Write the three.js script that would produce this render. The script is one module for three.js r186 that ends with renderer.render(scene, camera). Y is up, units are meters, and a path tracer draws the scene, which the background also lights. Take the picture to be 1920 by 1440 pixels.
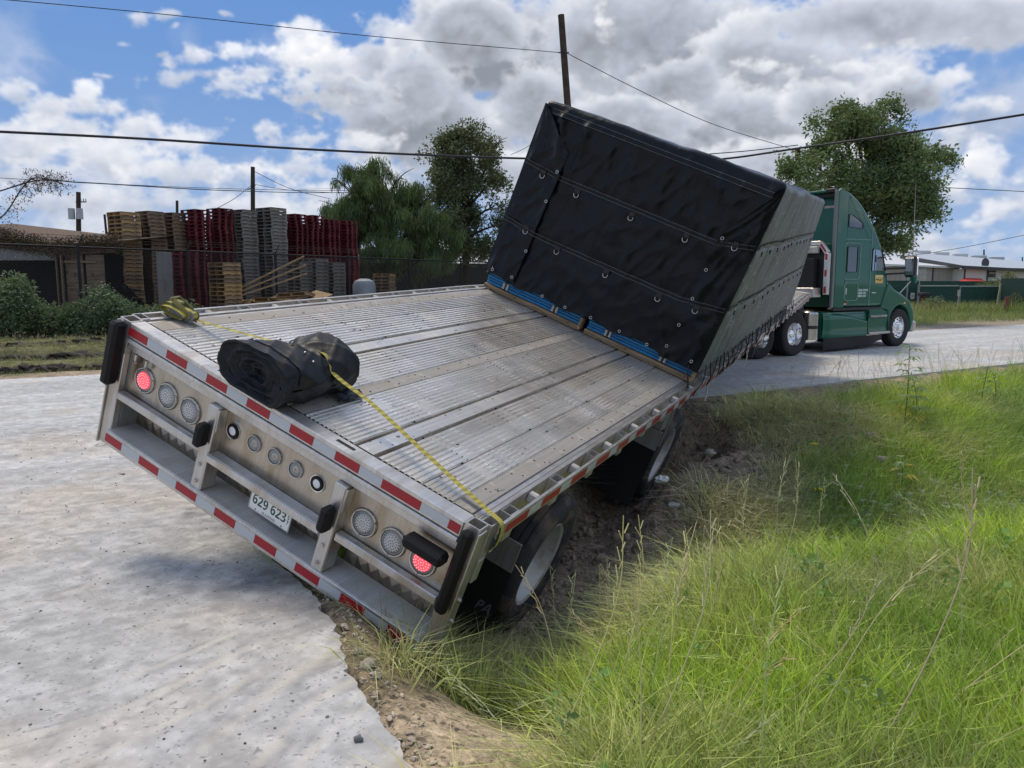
import * as THREE from 'three';
import { mergeGeometries, mergeVertices } from 'three/addons/utils/BufferGeometryUtils.js';
import { ImprovedNoise } from 'three/addons/math/ImprovedNoise.js';

// ------------------------------------------------------------------ camera, sky, sun, exposure
const scene = new THREE.Scene();
const EYE = 1.65, FPX = 1442, PITCH = Math.atan(185 / FPX);
const camera = new THREE.PerspectiveCamera(2 * Math.atan(720 / FPX) * 180 / Math.PI, 4 / 3, 0.05, 3000);
camera.position.set(0, EYE, 0);
camera.rotation.x = -PITCH;
scene.add(camera);
const renderer = new THREE.WebGLRenderer({ antialias: true });
renderer.setSize(1024, 768);
renderer.toneMapping = THREE.LinearToneMapping;
renderer.toneMappingExposure = 1.2;
renderer.shadowMap.enabled = true;
const sun = new THREE.DirectionalLight(0xffefd8, 2.0);
sun.position.set(-0.24, 0.92, -0.28).multiplyScalar(60);
sun.castShadow = true;
sun.shadow.radius = 36;
sun.shadow.mapSize.set(4096, 4096);
Object.assign(sun.shadow.camera, { left: -40, right: 40, top: 40, bottom: -40, near: 1, far: 160 });
scene.add(sun); scene.add(sun.target);

// ------------------------------------------------------------------ numbers
function rng(seed) { let a = seed >>> 0; return () => { a |= 0; a = a + 0x6D2B79F5 | 0; let t = Math.imul(a ^ a >>> 15, 1 | a); t = t + Math.imul(t ^ t >>> 7, 61 | t) ^ t; return ((t ^ t >>> 14) >>> 0) / 4294967296; }; }
const PN = new ImprovedNoise();
const n3 = (x, y, z) => PN.noise(x, y, z);
function fbm(x, y, z, o = 4, g = 0.5) { let s = 0, a = 1, t = 0; for (let i = 0; i < o; i++) { s += a * PN.noise(x, y, z); t += a; a *= g; x = x * 2.03 + 11.3; y = y * 2.03 + 5.7; z = z * 2.03 + 3.1; } return s / t; }
const clamp = (x, a = 0, b = 1) => x < a ? a : x > b ? b : x;
const ss = (a, b, x) => { const t = clamp((x - a) / (b - a)); return t * t * (3 - 2 * t); };
const mix = (a, b, t) => a + (b - a) * t;
const V = (x, y, z) => new THREE.Vector3(x, y, z);
const D2R = Math.PI / 180;
const rad = a => a * D2R;
// a pixel of the photograph and a depth along the view give a point (x, y, z = -depth)
const cP = Math.cos(PITCH), sP = Math.sin(PITCH);
function rayOf(px, py) { const X = (px - 960) / FPX, Y = (720 - py) / FPX; return [X, Y * cP - sP, Y * sP + cP]; }
function at(px, py, depth) { const r = rayOf(px, py), t = depth / r[2]; return V(r[0] * t, EYE + r[1] * t, -depth); }
function onGround(px, py, h = 0) { const r = rayOf(px, py), t = (h - EYE) / r[1]; return V(r[0] * t, h, -r[2] * t); }

// ------------------------------------------------------------------ the sky: blue air and a broken deck of cumulus
{
  const W = 4096, H = 2048, data = new Float32Array(W * H * 4);
  // cloud masses in the part of the sky the photograph shows: [photo x, y, half width, half height, amount]
  const masses = [
    [980, 120, 330, 190, .50], [1250, 90, 330, 170, .55], [1480, 150, 260, 150, .58], [800, 230, 230, 110, .52], [1350, 260, 300, 110, .56], [1650, 40, 330, 62, .66], [1640, 195, 120, 70, .58], [1500, 330, 200, 70, .66],
    [560, 45, 46, 40, .88], [590, 85, 58, 44, .84], [640, 125, 60, 46, .80], [700, 42, 52, 38, .88], [745, 78, 60, 50, .74], [690, 115, 60, 58, .64], [765, 150, 95, 80, .55], [655, 185, 95, 42, .60], [810, 25, 55, 50, .72], [900, 60, 120, 70, .54], [1010, 190, 150, 80, .52],
    [1135, 60, 16, 70, .95], [1440, 132, 80, 28, .92], [1390, 165, 60, 28, .86], [1600, 118, 75, 26, .92], [1700, 95, 90, 22, .88], [862, 240, 26, 26, .95], [930, 225, 24, 14, .8], [1500, 205, 50, 36, .85], [1260, 160, 120, 70, .52], [1560, 190, 90, 60, .55], [1785, 155, 42, 34, .88], [1700, 180, 90, 50, .58], [1180, 220, 130, 60, .54],
    [370, 108, 70, 26, .92], [440, 103, 70, 26, .94], [350, 140, 90, 22, .88], [470, 140, 60, 24, .88], [425, 168, 70, 18, .85], [560, 172, 60, 24, .84], [605, 198, 62, 24, .70], [505, 178, 40, 16, .85], [465, 185, 26, 14, .9],
    [258, 27, 26, 9, .82], [320, 25, 28, 12, .78], [215, 66, 24, 8, .86], [190, 136, 22, 7, .88], [300, 92, 18, 7, .7], [330, 50, 14, 8, .75], [420, 20, 16, 7, .7],
    [28, 182, 44, 30, .90], [90, 222, 62, 44, .86], [160, 186, 44, 38, .94], [212, 206, 50, 40, .92], [130, 258, 120, 48, .82], [262, 244, 90, 48, .86], [335, 262, 80, 42, .9], [60, 280, 110, 42, .78], [210, 298, 140, 42, .76], [350, 316, 110, 42, .76], [80, 330, 120, 34, .72], [150, 215, 60, 36, .8],
    [500, 244, 36, 22, .88], [565, 262, 78, 32, .88], [645, 275, 90, 36, .86], [705, 268, 58, 22, .82], [560, 314, 110, 36, .82], [470, 326, 60, 32, .88], [600, 356, 120, 32, .78], [725, 325, 80, 46, .7], [480, 380, 140, 34, .78], [120, 385, 150, 30, .74], [300, 370, 110, 30, .76], [900, 330, 120, 50, .66],
    [1830, 202, 62, 16, .92], [1884, 206, 40, 13, .86], [1800, 262, 50, 36, .86], [1842, 300, 48, 46, .92], [1790, 352, 50, 38, .86], [1884, 345, 50, 22, .86], [1872, 392, 60, 28, .86], [1812, 412, 45, 18, .92], [1762, 440, 80, 22, .82], [1900, 440, 60, 22, .82], [1850, 470, 90, 18, .78], [1720, 400, 70, 40, .72],
  ];
  const sunV = sun.position.clone().normalize();
  for (let j = 0; j < H; j++) {
    const th = ((j + .5) / H - .5) * Math.PI, y = Math.sin(th), c = Math.cos(th);
    for (let i = 0; i < W; i++) {
      const k = (j * W + i) * 4;
      if (th < -0.01) { data[k] = .30; data[k + 1] = .31; data[k + 2] = .31; data[k + 3] = 1; continue; }
      const inView = i > 606 && i < 1442 && j > 1010 && j < 1275;      // the rest of the dome is worked out on a coarser grid
      if (!inView && (i % 4 || j % 4)) { const q = ((j - j % 4) * W + i - i % 4) * 4; if ((j - j % 4) / H >= .4966) { data[k] = data[q]; data[k + 1] = data[q + 1]; data[k + 2] = data[q + 2]; data[k + 3] = 1; continue; } }
      const ph = ((i + .5) / W - .5) * 2 * Math.PI, x = c * Math.cos(ph), z = c * Math.sin(ph);
      // camera frame
      const f = -z * cP - y * sP, u = y * cP - z * sP;
      let w = 0, mass = 0, px = 0, py = 0;
      if (f > .2) {
        px = 960 + FPX * x / f; py = 720 - FPX * u / f;
        w = ss(-500, -60, px) * ss(2420, 1980, px) * ss(-420, -40, py);
      }
      const sx = x, sy = y * 1.2, sz = z;
      const big = fbm(sx * 2.1 + 3.3, sy * 2.6 + 1.7, sz * 2.1 + 8.1, 3);
      const w1 = fbm(sx * 7 + 4, sy * 8, sz * 7, 3), w2 = fbm(sx * 7, sy * 8 + 7, sz * 7 + 2, 3);
      const puff = (yy, o) => { let r = 0, a = 1, t = 0, f = 8.5; for (let q = 0; q < o; q++) { r += a * (q < 2 ? n3(sx * f + q * 7.1, yy * f, sz * f) : .42 - Math.abs(n3(sx * f + q * 7.1, yy * f, sz * f)) * 1.6); t += a; a *= .52; f *= 2.02; } return r / t; };
      const oct = inView ? 7 : 4, p0 = puff(sy, oct), p1 = puff(sy + .022, 5), p2 = puff(sy + .065, 3), lit = (p0 - p1);
      const hz = Math.pow(1 - clamp(y), 5);
      let cr = mix(.085, .36, hz), cg = mix(.225, .48, hz), cb = mix(.54, .66, hz);
      const over = (L, a) => { L = clamp(L * .93, .27, .90); const grey = ss(.9, .45, L); cr = mix(cr, L * mix(1.0, .90, grey), a); cg = mix(cg, L * mix(1.0, .965, grey), a); cb = mix(cb, L * mix(1.02, 1.11, grey), a); };
      // the rest of the dome: the same broken deck, without particular shapes
      if (w < 1) { const F0 = .50 + big * 1.0, d0 = F0 - .34 + p0 * .95, d1 = F0 - .34 + p1 * .95, d2 = F0 - .34 + p2 * .95, occ = clamp(d1 * 1.1) * .75 + clamp(d2) * .8; over(.44 + .5 * Math.exp(-1.9 * occ) + lit * .25, ss(-.02, .2, d0) * (1 - w)); }
      if (w > 0) {
        // thin veil low down, then one cloud over the other
        const veil = ss(.38, .05, y) * ss(-.20, .24, w1 + p0 * .8 + (.12 - y) * 1.3); over(.60 + p0 * .30 + lit * .4, veil * .85 * w);
        const pf = fbm(sx * 38, sy * 44, sz * 38, 4, .6);
        const qx = px + w1 * 46 + p0 * 16, qy = py + w2 * 36 + p0 * 12;
        for (const b of masses) {
          const dx = (qx - b[0]) / b[2], ey = (qy - b[1]) / b[3]; if (dx * dx + ey * ey > 3) continue;
          const size = clamp(Math.min(b[2], b[3]) / 60, .25, 1.6), r = Math.sqrt(dx * dx + ey * ey), small = ss(1.0, .25, size), d = 1 - r + p0 * 1.25 * .9 * (1 - small * .6) + pf * (.28 + 1.7 * small);
          if (d < -.05) continue;
          const sf = (b[4] > .75 ? .42 : .32) + small * .6, a = ss(-.04, sf, d), e = clamp(d / .75), up = clamp(.5 - ey * .5);
          const rim = Math.pow(1 - e, 1.6) * (.35 + .65 * up), core = (b[4] < .7 ? b[4] * .72 : b[4] - .08) - .16 * clamp(ey + .2) * (b[4] > .7 ? 1.3 : .4);
          over(mix(core, .98, rim * .95) + lit * .48 + p0 * .05 + pf * .06, a * w * mix(.97, .72, small));
        }
      }
      data[k] = cr; data[k + 1] = cg; data[k + 2] = cb;
      const s = x * sunV.x + y * sunV.y + z * sunV.z, glow = .2 * Math.exp(-(1 - s) * 22);
      data[k] += glow; data[k + 1] += glow * .97; data[k + 2] += glow * .92;
      data[k + 3] = 1;
    }
  }
  const t = new THREE.DataTexture(data, W, H, THREE.RGBAFormat, THREE.FloatType);
  t.mapping = THREE.EquirectangularReflectionMapping; t.magFilter = THREE.LinearFilter; t.needsUpdate = true;
  scene.background = t; scene.environment = t;
}

// ------------------------------------------------------------------ naming
const taken = {};
function numbered(n) { const k = taken[n] = (taken[n] ?? -1) + 1; return k ? `${n}_${String(k).padStart(3, '0')}` : n; }
function tag(o, label, category, group) { o.userData.label = label; o.userData.category = category; if (group) o.userData.group = group; return o; }
function thing(name, label, category, group) { const o = new THREE.Group(); o.name = numbered(name); scene.add(o); return tag(o, label, category, group); }
function struct(o) { o.userData.kind = 'structure'; return o; }
function mesh(name, geo, mat, parent = scene) {
  const m = new THREE.Mesh(geo, mat); m.name = parent === scene ? numbered(name) : name; m.castShadow = m.receiveShadow = true; parent.add(m); return m;
}

// ------------------------------------------------------------------ geometry builder: every piece gets uv in metres
class B {
  constructor() { this.p = []; this.n = []; this.u = []; }
  tri(a, b, c, na, nb, nc, ua, ub, uc) {
    if (!na) { na = nb = nc = b.clone().sub(a).cross(c.clone().sub(a)).normalize(); }
    const P = [a, b, c], N = [na, nb, nc], U = [ua, ub, uc];
    const g = Math.abs(na.x + nb.x + nc.x), h = Math.abs(na.y + nb.y + nc.y), i = Math.abs(na.z + nb.z + nc.z);
    for (let k = 0; k < 3; k++) {
      this.p.push(P[k].x, P[k].y, P[k].z); this.n.push(N[k].x, N[k].y, N[k].z);
      if (ua) this.u.push(U[k][0], U[k][1]);
      else if (h >= g && h >= i) this.u.push(P[k].x, P[k].z); else if (g >= i) this.u.push(P[k].z, P[k].y); else this.u.push(P[k].x, P[k].y);
    }
    return this;
  }
  quad(a, b, c, d) { this.tri(a, b, c); this.tri(a, c, d); return this; }
  geo(g, m, keepUV) {
    g = g.index ? g.toNonIndexed() : g.clone(); if (m) g.applyMatrix4(m);
    const p = g.attributes.position, n = g.attributes.normal, u = g.attributes.uv;
    for (let i = 0; i < p.count; i += 3) {
      const v = [0, 1, 2].map(k => V(p.getX(i + k), p.getY(i + k), p.getZ(i + k))), w = [0, 1, 2].map(k => V(n.getX(i + k), n.getY(i + k), n.getZ(i + k)));
      const t = keepUV && u ? [0, 1, 2].map(k => [u.getX(i + k), u.getY(i + k)]) : [];
      this.tri(...v, ...w, ...t);
    }
    return this;
  }
  // box between two corners with chamfered edges
  box(x0, x1, y0, y1, z0, z1, ch = 0, m) {
    const C = [[x0, x1], [y0, y1], [z0, z1]];
    const pt = (s, a) => { const q = [0, 1, 2].map(i => C[i][s[i]] + (i === a || !ch ? 0 : (s[i] ? -ch : ch))); const v = V(...q); return m ? v.applyMatrix4(m) : v; };
    const flip = m && m.determinant() < 0;
    const face = (...v) => { if (v.length === 4) { flip ? this.quad(v[3], v[2], v[1], v[0]) : this.quad(...v); } else flip ? this.tri(v[2], v[1], v[0]) : this.tri(...v); };
    for (let a = 0; a < 3; a++) {
      const b = (a + 1) % 3, c = (a + 2) % 3;
      for (const s of [0, 1]) {
        const q = [[0, 0], [1, 0], [1, 1], [0, 1]].map(([i, j]) => { const k = [0, 0, 0]; k[a] = s; k[b] = i; k[c] = j; return pt(k, a); });
        s ? face(...q) : face(q[3], q[2], q[1], q[0]);
      }
      if (ch) for (const [i, j] of [[0, 0], [1, 0], [1, 1], [0, 1]]) {
        const k0 = [0, 0, 0], k1 = [0, 0, 0]; k0[b] = k1[b] = i; k0[c] = k1[c] = j; k1[a] = 1;
        const q = [pt(k0, b), pt(k1, b), pt(k1, c), pt(k0, c)];
        (i ^ j) ? face(q[3], q[2], q[1], q[0]) : face(...q);
      }
    }
    if (ch) for (let k = 0; k < 8; k++) { const s = [k & 1, k >> 1 & 1, k >> 2 & 1], q = [pt(s, 0), pt(s, 1), pt(s, 2)]; ((s[0] ^ s[1] ^ s[2]) ? face(...q) : face(q[2], q[1], q[0])); }
    return this;
  }
  // bar of w (sideways) by h (towards up) from a to b
  bar(a, b, w, h, ch = 0, up = V(0, 1, 0)) {
    const d = b.clone().sub(a), L = d.length(); d.normalize();
    if (Math.abs(d.dot(up)) > .98) up = Math.abs(d.x) < .9 ? V(1, 0, 0) : V(0, 0, 1);
    const x = up.clone().cross(d).normalize(), y = d.clone().cross(x);
    const m = new THREE.Matrix4().makeBasis(x, y, d).setPosition(a);
    return this.box(-w / 2, w / 2, -h / 2, h / 2, 0, L, ch, m);
  }
  cyl(a, b, r0, r1 = r0, seg = 12, caps = true) {
    const d = b.clone().sub(a).normalize(), t = Math.abs(d.y) < .9 ? V(0, 1, 0) : V(1, 0, 0), x = t.clone().cross(d).normalize(), y = d.clone().cross(x);
    const ring = (c, r) => Array.from({ length: seg + 1 }, (_, i) => { const q = i / seg * 2 * Math.PI; return c.clone().addScaledVector(x, Math.cos(q) * r).addScaledVector(y, Math.sin(q) * r); });
    const A = ring(a, r0), C = ring(b, r1), L = a.distanceTo(b);
    for (let i = 0; i < seg; i++) {
      const na = A[i].clone().sub(a).normalize(), nb = A[i + 1].clone().sub(a).normalize();
      if (r0 < 1e-6) { na.copy(C[i].clone().sub(b).normalize()); nb.copy(C[i + 1].clone().sub(b).normalize()); }
      const u0 = i / seg * 2 * Math.PI * Math.max(r0, r1), u1 = (i + 1) / seg * 2 * Math.PI * Math.max(r0, r1);
      this.tri(A[i], A[i + 1], C[i + 1], na, nb, nb, [u0, 0], [u1, 0], [u1, L]); this.tri(A[i], C[i + 1], C[i], na, nb, na, [u0, 0], [u1, L], [u0, L]);
      if (caps) { if (r0 > 1e-4) this.tri(a, A[i + 1], A[i]); if (r1 > 1e-4) this.tri(b, C[i], C[i + 1]); }
    }
    return this;
  }
  tube(pts, r, seg = 6, n = pts.length * 4, radius) {
    const c = new THREE.CatmullRomCurve3(pts), q = Array.from({ length: n + 1 }, (_, i) => c.getPoint(i / n));
    const fr = []; let up = V(0, 1, 0);
    for (let i = 0; i <= n; i++) { const d = q[Math.min(i + 1, n)].clone().sub(q[Math.max(i - 1, 0)]).normalize(); if (Math.abs(d.dot(up)) > .97) up = V(1, 0, .1).normalize(); const x = up.clone().cross(d).normalize(), y = d.clone().cross(x); up = y.clone(); fr.push([x, y]); }
    let L = 0;
    const R = i => radius ? radius(i / n) * r : r;
    for (let i = 0; i < n; i++) {
      const l = q[i].distanceTo(q[i + 1]);
      for (let k = 0; k < seg; k++) {
        const P = (ii, kk) => { const a = kk / seg * 2 * Math.PI; const nn = fr[ii][0].clone().multiplyScalar(Math.cos(a)).addScaledVector(fr[ii][1], Math.sin(a)); return [q[ii].clone().addScaledVector(nn, R(ii)), nn]; };
        const a = P(i, k), b = P(i, k + 1), e = P(i + 1, k + 1), f = P(i + 1, k), u0 = k / seg * 6.283 * r, u1 = (k + 1) / seg * 6.283 * r;
        this.tri(a[0], b[0], e[0], a[1], b[1], e[1], [u0, L], [u1, L], [u1, L + l]); this.tri(a[0], e[0], f[0], a[1], e[1], f[1], [u0, L], [u1, L + l], [u0, L + l]);
      }
      L += l;
    }
    return this;
  }
  // profile of [radius, along] turned round the x axis
  lathe(prof, seg, m, crease = 35) {
    const N = prof.length, dir = []; for (let i = 0; i < N - 1; i++) { const d = [prof[i + 1][0] - prof[i][0], prof[i + 1][1] - prof[i][1]], l = Math.hypot(...d) || 1; dir.push([-d[1] / l, d[0] / l]); }
    const nm = (i, e) => { const o = dir[e ? i - 1 : i], p = dir[e ? i : i - 1]; if (!p) return o; const c = o[0] * p[0] + o[1] * p[1]; if (c < Math.cos(crease * D2R)) return o; const s = [o[0] + p[0], o[1] + p[1]], l = Math.hypot(...s); return [s[0] / l, s[1] / l]; };
    const nmat = m ? new THREE.Matrix3().getNormalMatrix(m) : null;
    const P = (r, x, a) => { const v = V(x, Math.cos(a) * r, Math.sin(a) * r); return m ? v.applyMatrix4(m) : v; };
    const NN = (n, a) => { const v = V(-n[1], -Math.cos(a) * n[0], -Math.sin(a) * n[0]); return nmat ? v.applyMatrix3(nmat).normalize() : v; };
    for (let i = 0; i < N - 1; i++) for (let k = 0; k < seg; k++) {
      const a = k / seg * 2 * Math.PI, b = (k + 1) / seg * 2 * Math.PI, p = prof[i], q = prof[i + 1], n0 = nm(i, 0), n1 = nm(i + 1, 1);
      const A = P(p[0], p[1], a), Bb = P(p[0], p[1], b), C = P(q[0], q[1], b), Dd = P(q[0], q[1], a);
      const R = Math.max(p[0], q[0]);
      const ua = [a * R, p[1] + p[0]], ub = [b * R, p[1] + p[0]], uc = [b * R, q[1] + q[0]], ud = [a * R, q[1] + q[0]];
      if (p[0] > 1e-5) this.tri(A, Bb, C, NN(n0, a), NN(n0, b), NN(n1, b), ua, ub, uc);
      if (q[0] > 1e-5) this.tri(A, C, Dd, NN(n0, a), NN(n1, b), NN(n1, a), ua, uc, ud);
    }
    return this;
  }
  // sheet over a grid fn(u, v) -> point
  sheet(nu, nv, fn, uvScale = 1, flip = false) {
    const q = []; for (let j = 0; j <= nv; j++) for (let i = 0; i <= nu; i++) q.push(fn(i / nu, j / nv));
    const at = (i, j) => q[clamp(j, 0, nv) * (nu + 1) + clamp(i, 0, nu)];
    const nor = (i, j) => { const v = at(i + 1, j).clone().sub(at(i - 1, j)).cross(at(i, j + 1).clone().sub(at(i, j - 1))).normalize(); return flip ? v.negate() : v; };
    const N = []; for (let j = 0; j <= nv; j++) for (let i = 0; i <= nu; i++) N.push(nor(i, j));
    const at2 = (i, j) => N[j * (nu + 1) + i];
    const U = (i, j) => [i / nu * uvScale, j / nv * uvScale];
    for (let j = 0; j < nv; j++) for (let i = 0; i < nu; i++) {
      const a = [at(i, j), at2(i, j), U(i, j)], b = [at(i + 1, j), at2(i + 1, j), U(i + 1, j)], c = [at(i + 1, j + 1), at2(i + 1, j + 1), U(i + 1, j + 1)], d = [at(i, j + 1), at2(i, j + 1), U(i, j + 1)];
      const T = (p, r, s) => uvScale ? this.tri(p[0], r[0], s[0], p[1], r[1], s[1], p[2], r[2], s[2]) : this.tri(p[0], r[0], s[0], p[1], r[1], s[1]);
      flip ? (T(a, c, b), T(a, d, c)) : (T(a, b, c), T(a, c, d));
    }
    return this;
  }
  done(warp) {
    const g = new THREE.BufferGeometry(), p = new Float32Array(this.p), n = new Float32Array(this.n);
    if (warp) { const a = V(0, 0, 0), b = V(0, 0, 0); for (let i = 0; i < p.length; i += 3) { a.set(p[i], p[i + 1], p[i + 2]); b.set(n[i], n[i + 1], n[i + 2]); warp(a, b); p[i] = a.x; p[i + 1] = a.y; p[i + 2] = a.z; n[i] = b.x; n[i + 1] = b.y; n[i + 2] = b.z; } }
    g.setAttribute('position', new THREE.BufferAttribute(p, 3)); g.setAttribute('normal', new THREE.BufferAttribute(n, 3)); g.setAttribute('uv', new THREE.BufferAttribute(new Float32Array(this.u), 2));
    return g;
  }
  put(name, mat, parent, warp) { return mesh(name, this.done(warp), mat, parent); }
}

// ------------------------------------------------------------------ textures and materials
function hash2(x, y, s) { let h = Math.imul(x, 374761393) + Math.imul(y, 668265263) + Math.imul(s, 2147483647) | 0; h = Math.imul(h ^ h >>> 13, 1274126177); return ((h ^ h >>> 16) >>> 0) / 4294967296; }
// noise that repeats after per cells
function tn(x, y, px, py, s) { const xi = Math.floor(x), yi = Math.floor(y); let fx = x - xi, fy = y - yi; fx = fx * fx * (3 - 2 * fx); fy = fy * fy * (3 - 2 * fy); const a = ((xi % px) + px) % px, b = (a + 1) % px, c = ((yi % py) + py) % py, d = (c + 1) % py; return mix(mix(hash2(a, c, s), hash2(b, c, s), fx), mix(hash2(a, d, s), hash2(b, d, s), fx), fy); }
function tf(u, v, fx, fy, o, s) { let r = 0, a = .5, t = 0; for (let i = 0; i < o; i++) { r += a * tn(u * fx, v * fy, fx, fy, s + i); t += a; a *= .55; fx *= 2; fy *= 2; } return r / t; }
function tex(w, h, fn, srgb, rx = 1, ry = 1) {
  const d = new Uint8Array(w * h * 4);
  for (let j = 0; j < h; j++) for (let i = 0; i < w; i++) { const c = fn(i / w, j / h), k = (j * w + i) * 4; if (typeof c === 'number') d[k] = d[k + 1] = d[k + 2] = clamp(c) * 255; else { d[k] = clamp(c[0]) * 255; d[k + 1] = clamp(c[1]) * 255; d[k + 2] = clamp(c[2]) * 255; } d[k + 3] = 255; }
  const t = new THREE.DataTexture(d, w, h, THREE.RGBAFormat); t.wrapS = t.wrapT = THREE.RepeatWrapping; t.magFilter = THREE.LinearFilter; t.minFilter = THREE.LinearMipmapLinearFilter; t.generateMipmaps = true;
  t.repeat.set(rx, ry); if (srgb) t.colorSpace = THREE.SRGBColorSpace; t.needsUpdate = true; return t;
}
function again(t, rx, ry) { const c = t.clone(); c.repeat.set(rx, ry); c.needsUpdate = true; return c; }
const lin = (r, g, b) => new THREE.Color().setRGB(r, g, b);
const std = (o) => new THREE.MeshStandardMaterial({ side: THREE.DoubleSide, ...o });
const phy = (o) => new THREE.MeshPhysicalMaterial({ side: THREE.DoubleSide, ...o });
function canvasTex(w, h, draw) { const c = document.createElement('canvas'); c.width = w; c.height = h; draw(c.getContext('2d'), w, h); const t = new THREE.CanvasTexture(c); t.colorSpace = THREE.SRGBColorSpace; return t; }

const tGrain = tex(512, 512, (u, v) => .5 + .5 * (tf(u, v, 64, 64, 3, 3) - .5) + .4 * (tf(u, v, 8, 8, 4, 9) - .5), false);
const tScuff = tex(1024, 1024, (u, v) => { const a = tf(u, v, 6, 60, 4, 21), b = tf(u, v, 9, 9, 5, 22), c = tf(u, v, 90, 8, 3, 23); return .40 + .20 * (b - .5) + .10 * (a - .5) + .08 * (c - .5); }, false);
// worn aluminium: dull patches, tan road film, fine lengthways scratches
const tAlu = tex(1024, 1024, (u, v) => { const b = tf(u, v, 5, 5, 5, 31), s = tf(u, v, 120, 4, 3, 32), d = ss(.5, .72, tf(u, v, 10, 3, 5, 33)); const g = .80 + .14 * (b - .5) + .10 * (s - .5); return [g * mix(1, .94, d), g * mix(.99, .90, d), g * mix(.975, .84, d)]; }, true);
const tDirtSpots = tex(1024, 1024, (u, v) => { const b = tf(u, v, 6, 3, 5, 41), s = tf(u, v, 160, 6, 3, 42), sp = ss(.83, .87, tf(u, v, 70, 50, 2, 43)), st = ss(.52, .75, tf(u, v, 3, 9, 4, 44)), w = ss(.66, .74, tf(u, v, 12, 60, 3, 45)); let g = .86 + .10 * (b - .5) + .14 * (s - .5) + w * .08; g *= 1 - .5 * sp; return [g, g * mix(.99, .97, st), g * mix(.975, .925, st)]; }, true);
const M = {};
M.deck = std({ color: lin(1, 1, 1), map: again(tDirtSpots, .6, .45), metalness: .78, roughness: .85, roughnessMap: again(tScuff, .7, .35), bumpMap: again(tGrain, 4, 4), bumpScale: .0006 });
M.deck.roughness = 1.0;
M.alu = std({ color: lin(1, 1, 1), map: again(tAlu, .8, .8), metalness: .85, roughness: 1, roughnessMap: again(tScuff, 1.3, 1.3), bumpMap: again(tGrain, 5, 5), bumpScale: .0003 });
M.steel = std({ color: lin(.84, .79, .71), map: again(tAlu, 1.1, 1.1), metalness: 1, roughness: .85, roughnessMap: again(tScuff, 1.6, 1.6) });
M.strip = std({ color: lin(.46, .445, .42), map: again(tDirtSpots, 1.1, .4), metalness: .25, roughness: .62 });
M.galv = std({ color: lin(.42, .46, .49), map: again(tAlu, 1.5, 1.5), metalness: .45, roughness: .5 });
M.rubber = phy({ color: lin(.008, .008, .009), roughness: .5, specularIntensity: .5, bumpMap: again(tGrain, 8, 8), bumpScale: .001 });
const tMuddy = tex(512, 512, (u, v) => { const m = ss(.50, .66, tf(u, v, 6, 6, 5, 141)), g = .2 + .06 * (tf(u, v, 40, 40, 2, 142) - .5); return [mix(g, .44, m * .8), mix(g, .38, m * .8), mix(g * 1.03, .33, m * .8)]; }, true);
M.muddyTyre = std({ color: lin(1, 1, 1), roughness: .9, map: again(tMuddy, .9, .9), bumpMap: again(tGrain, 10, 10), bumpScale: .0015 });
M.tyre = std({ color: lin(.034, .034, .036), roughness: .85, map: again(tAlu, 2, 2), bumpMap: again(tGrain, 10, 10), bumpScale: .0015 });
M.blackSteel = std({ color: lin(.022, .022, .024), roughness: .5, metalness: .2 });
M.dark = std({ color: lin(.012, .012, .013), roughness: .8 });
M.chrome = std({ color: lin(.86, .86, .87), metalness: 1, roughness: .12 });
M.polish = std({ color: lin(.82, .82, .83), metalness: 1, roughness: .22, map: again(tAlu, 2, 2) });
M.redTape = std({ color: lin(.36, .012, .022), roughness: .32, bumpMap: again(tGrain, 20, 20), bumpScale: .0004 });
M.whiteTape = std({ color: lin(.50, .54, .57), roughness: .35, metalness: .1 });
M.white = std({ color: lin(.72, .72, .70), roughness: .5, map: again(tAlu, 1, 1) });
M.rimWhite = std({ color: lin(.85, .86, .85), roughness: .45, metalness: .25, map: again(tAlu, 1.5, 1.5) });

// ------------------------------------------------------------------ the ground, in x (to the side) and d (depth, = -z)
const RN = [-.53, .848], RA = [.848, .53];                       // across and along the cross road
const nOf = (x, d) => RN[0] * x + RN[1] * d, aOf = (x, d) => RA[0] * x + RA[1] * d;
const NEAR = 8.15, FAR = 16.2;
const EDGE = [[-.1, -30], [-.12, 1], [-.35, 2.46], [-.73, 3.22], [-.95, 3.79], [-1.52, 4.6], [-1.05, 5.6], [-.35, 7.0], [.3, 8.3], [.95, 9.6], [1.45, 10.55]];
const DITCH = [[.3, 2.0], [.0, 3.6], [.15, 4.9], [1.0, 5.5], [2.3, 5.8], [4.2, 6.5], [7, 8.4], [11, 11.4], [30, 24], [80, 55]];
function distPoly(P, x, d) { let m = 1e9; for (let i = 0; i < P.length - 1; i++) { const [ax, ad] = P[i], bx = P[i + 1][0] - ax, bd = P[i + 1][1] - ad, t = clamp(((x - ax) * bx + (d - ad) * bd) / (bx * bx + bd * bd)), q = Math.hypot(x - ax - bx * t, d - ad - bd * t); if (q < m) m = q; } return m; }
function edgeX(d) { for (let i = 0; i < EDGE.length - 1; i++) if (d <= EDGE[i + 1][1]) { const a = EDGE[i], b = EDGE[i + 1]; return mix(a[0], b[0], clamp((d - a[1]) / (b[1] - a[1]))); } return 1.45; }
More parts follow.
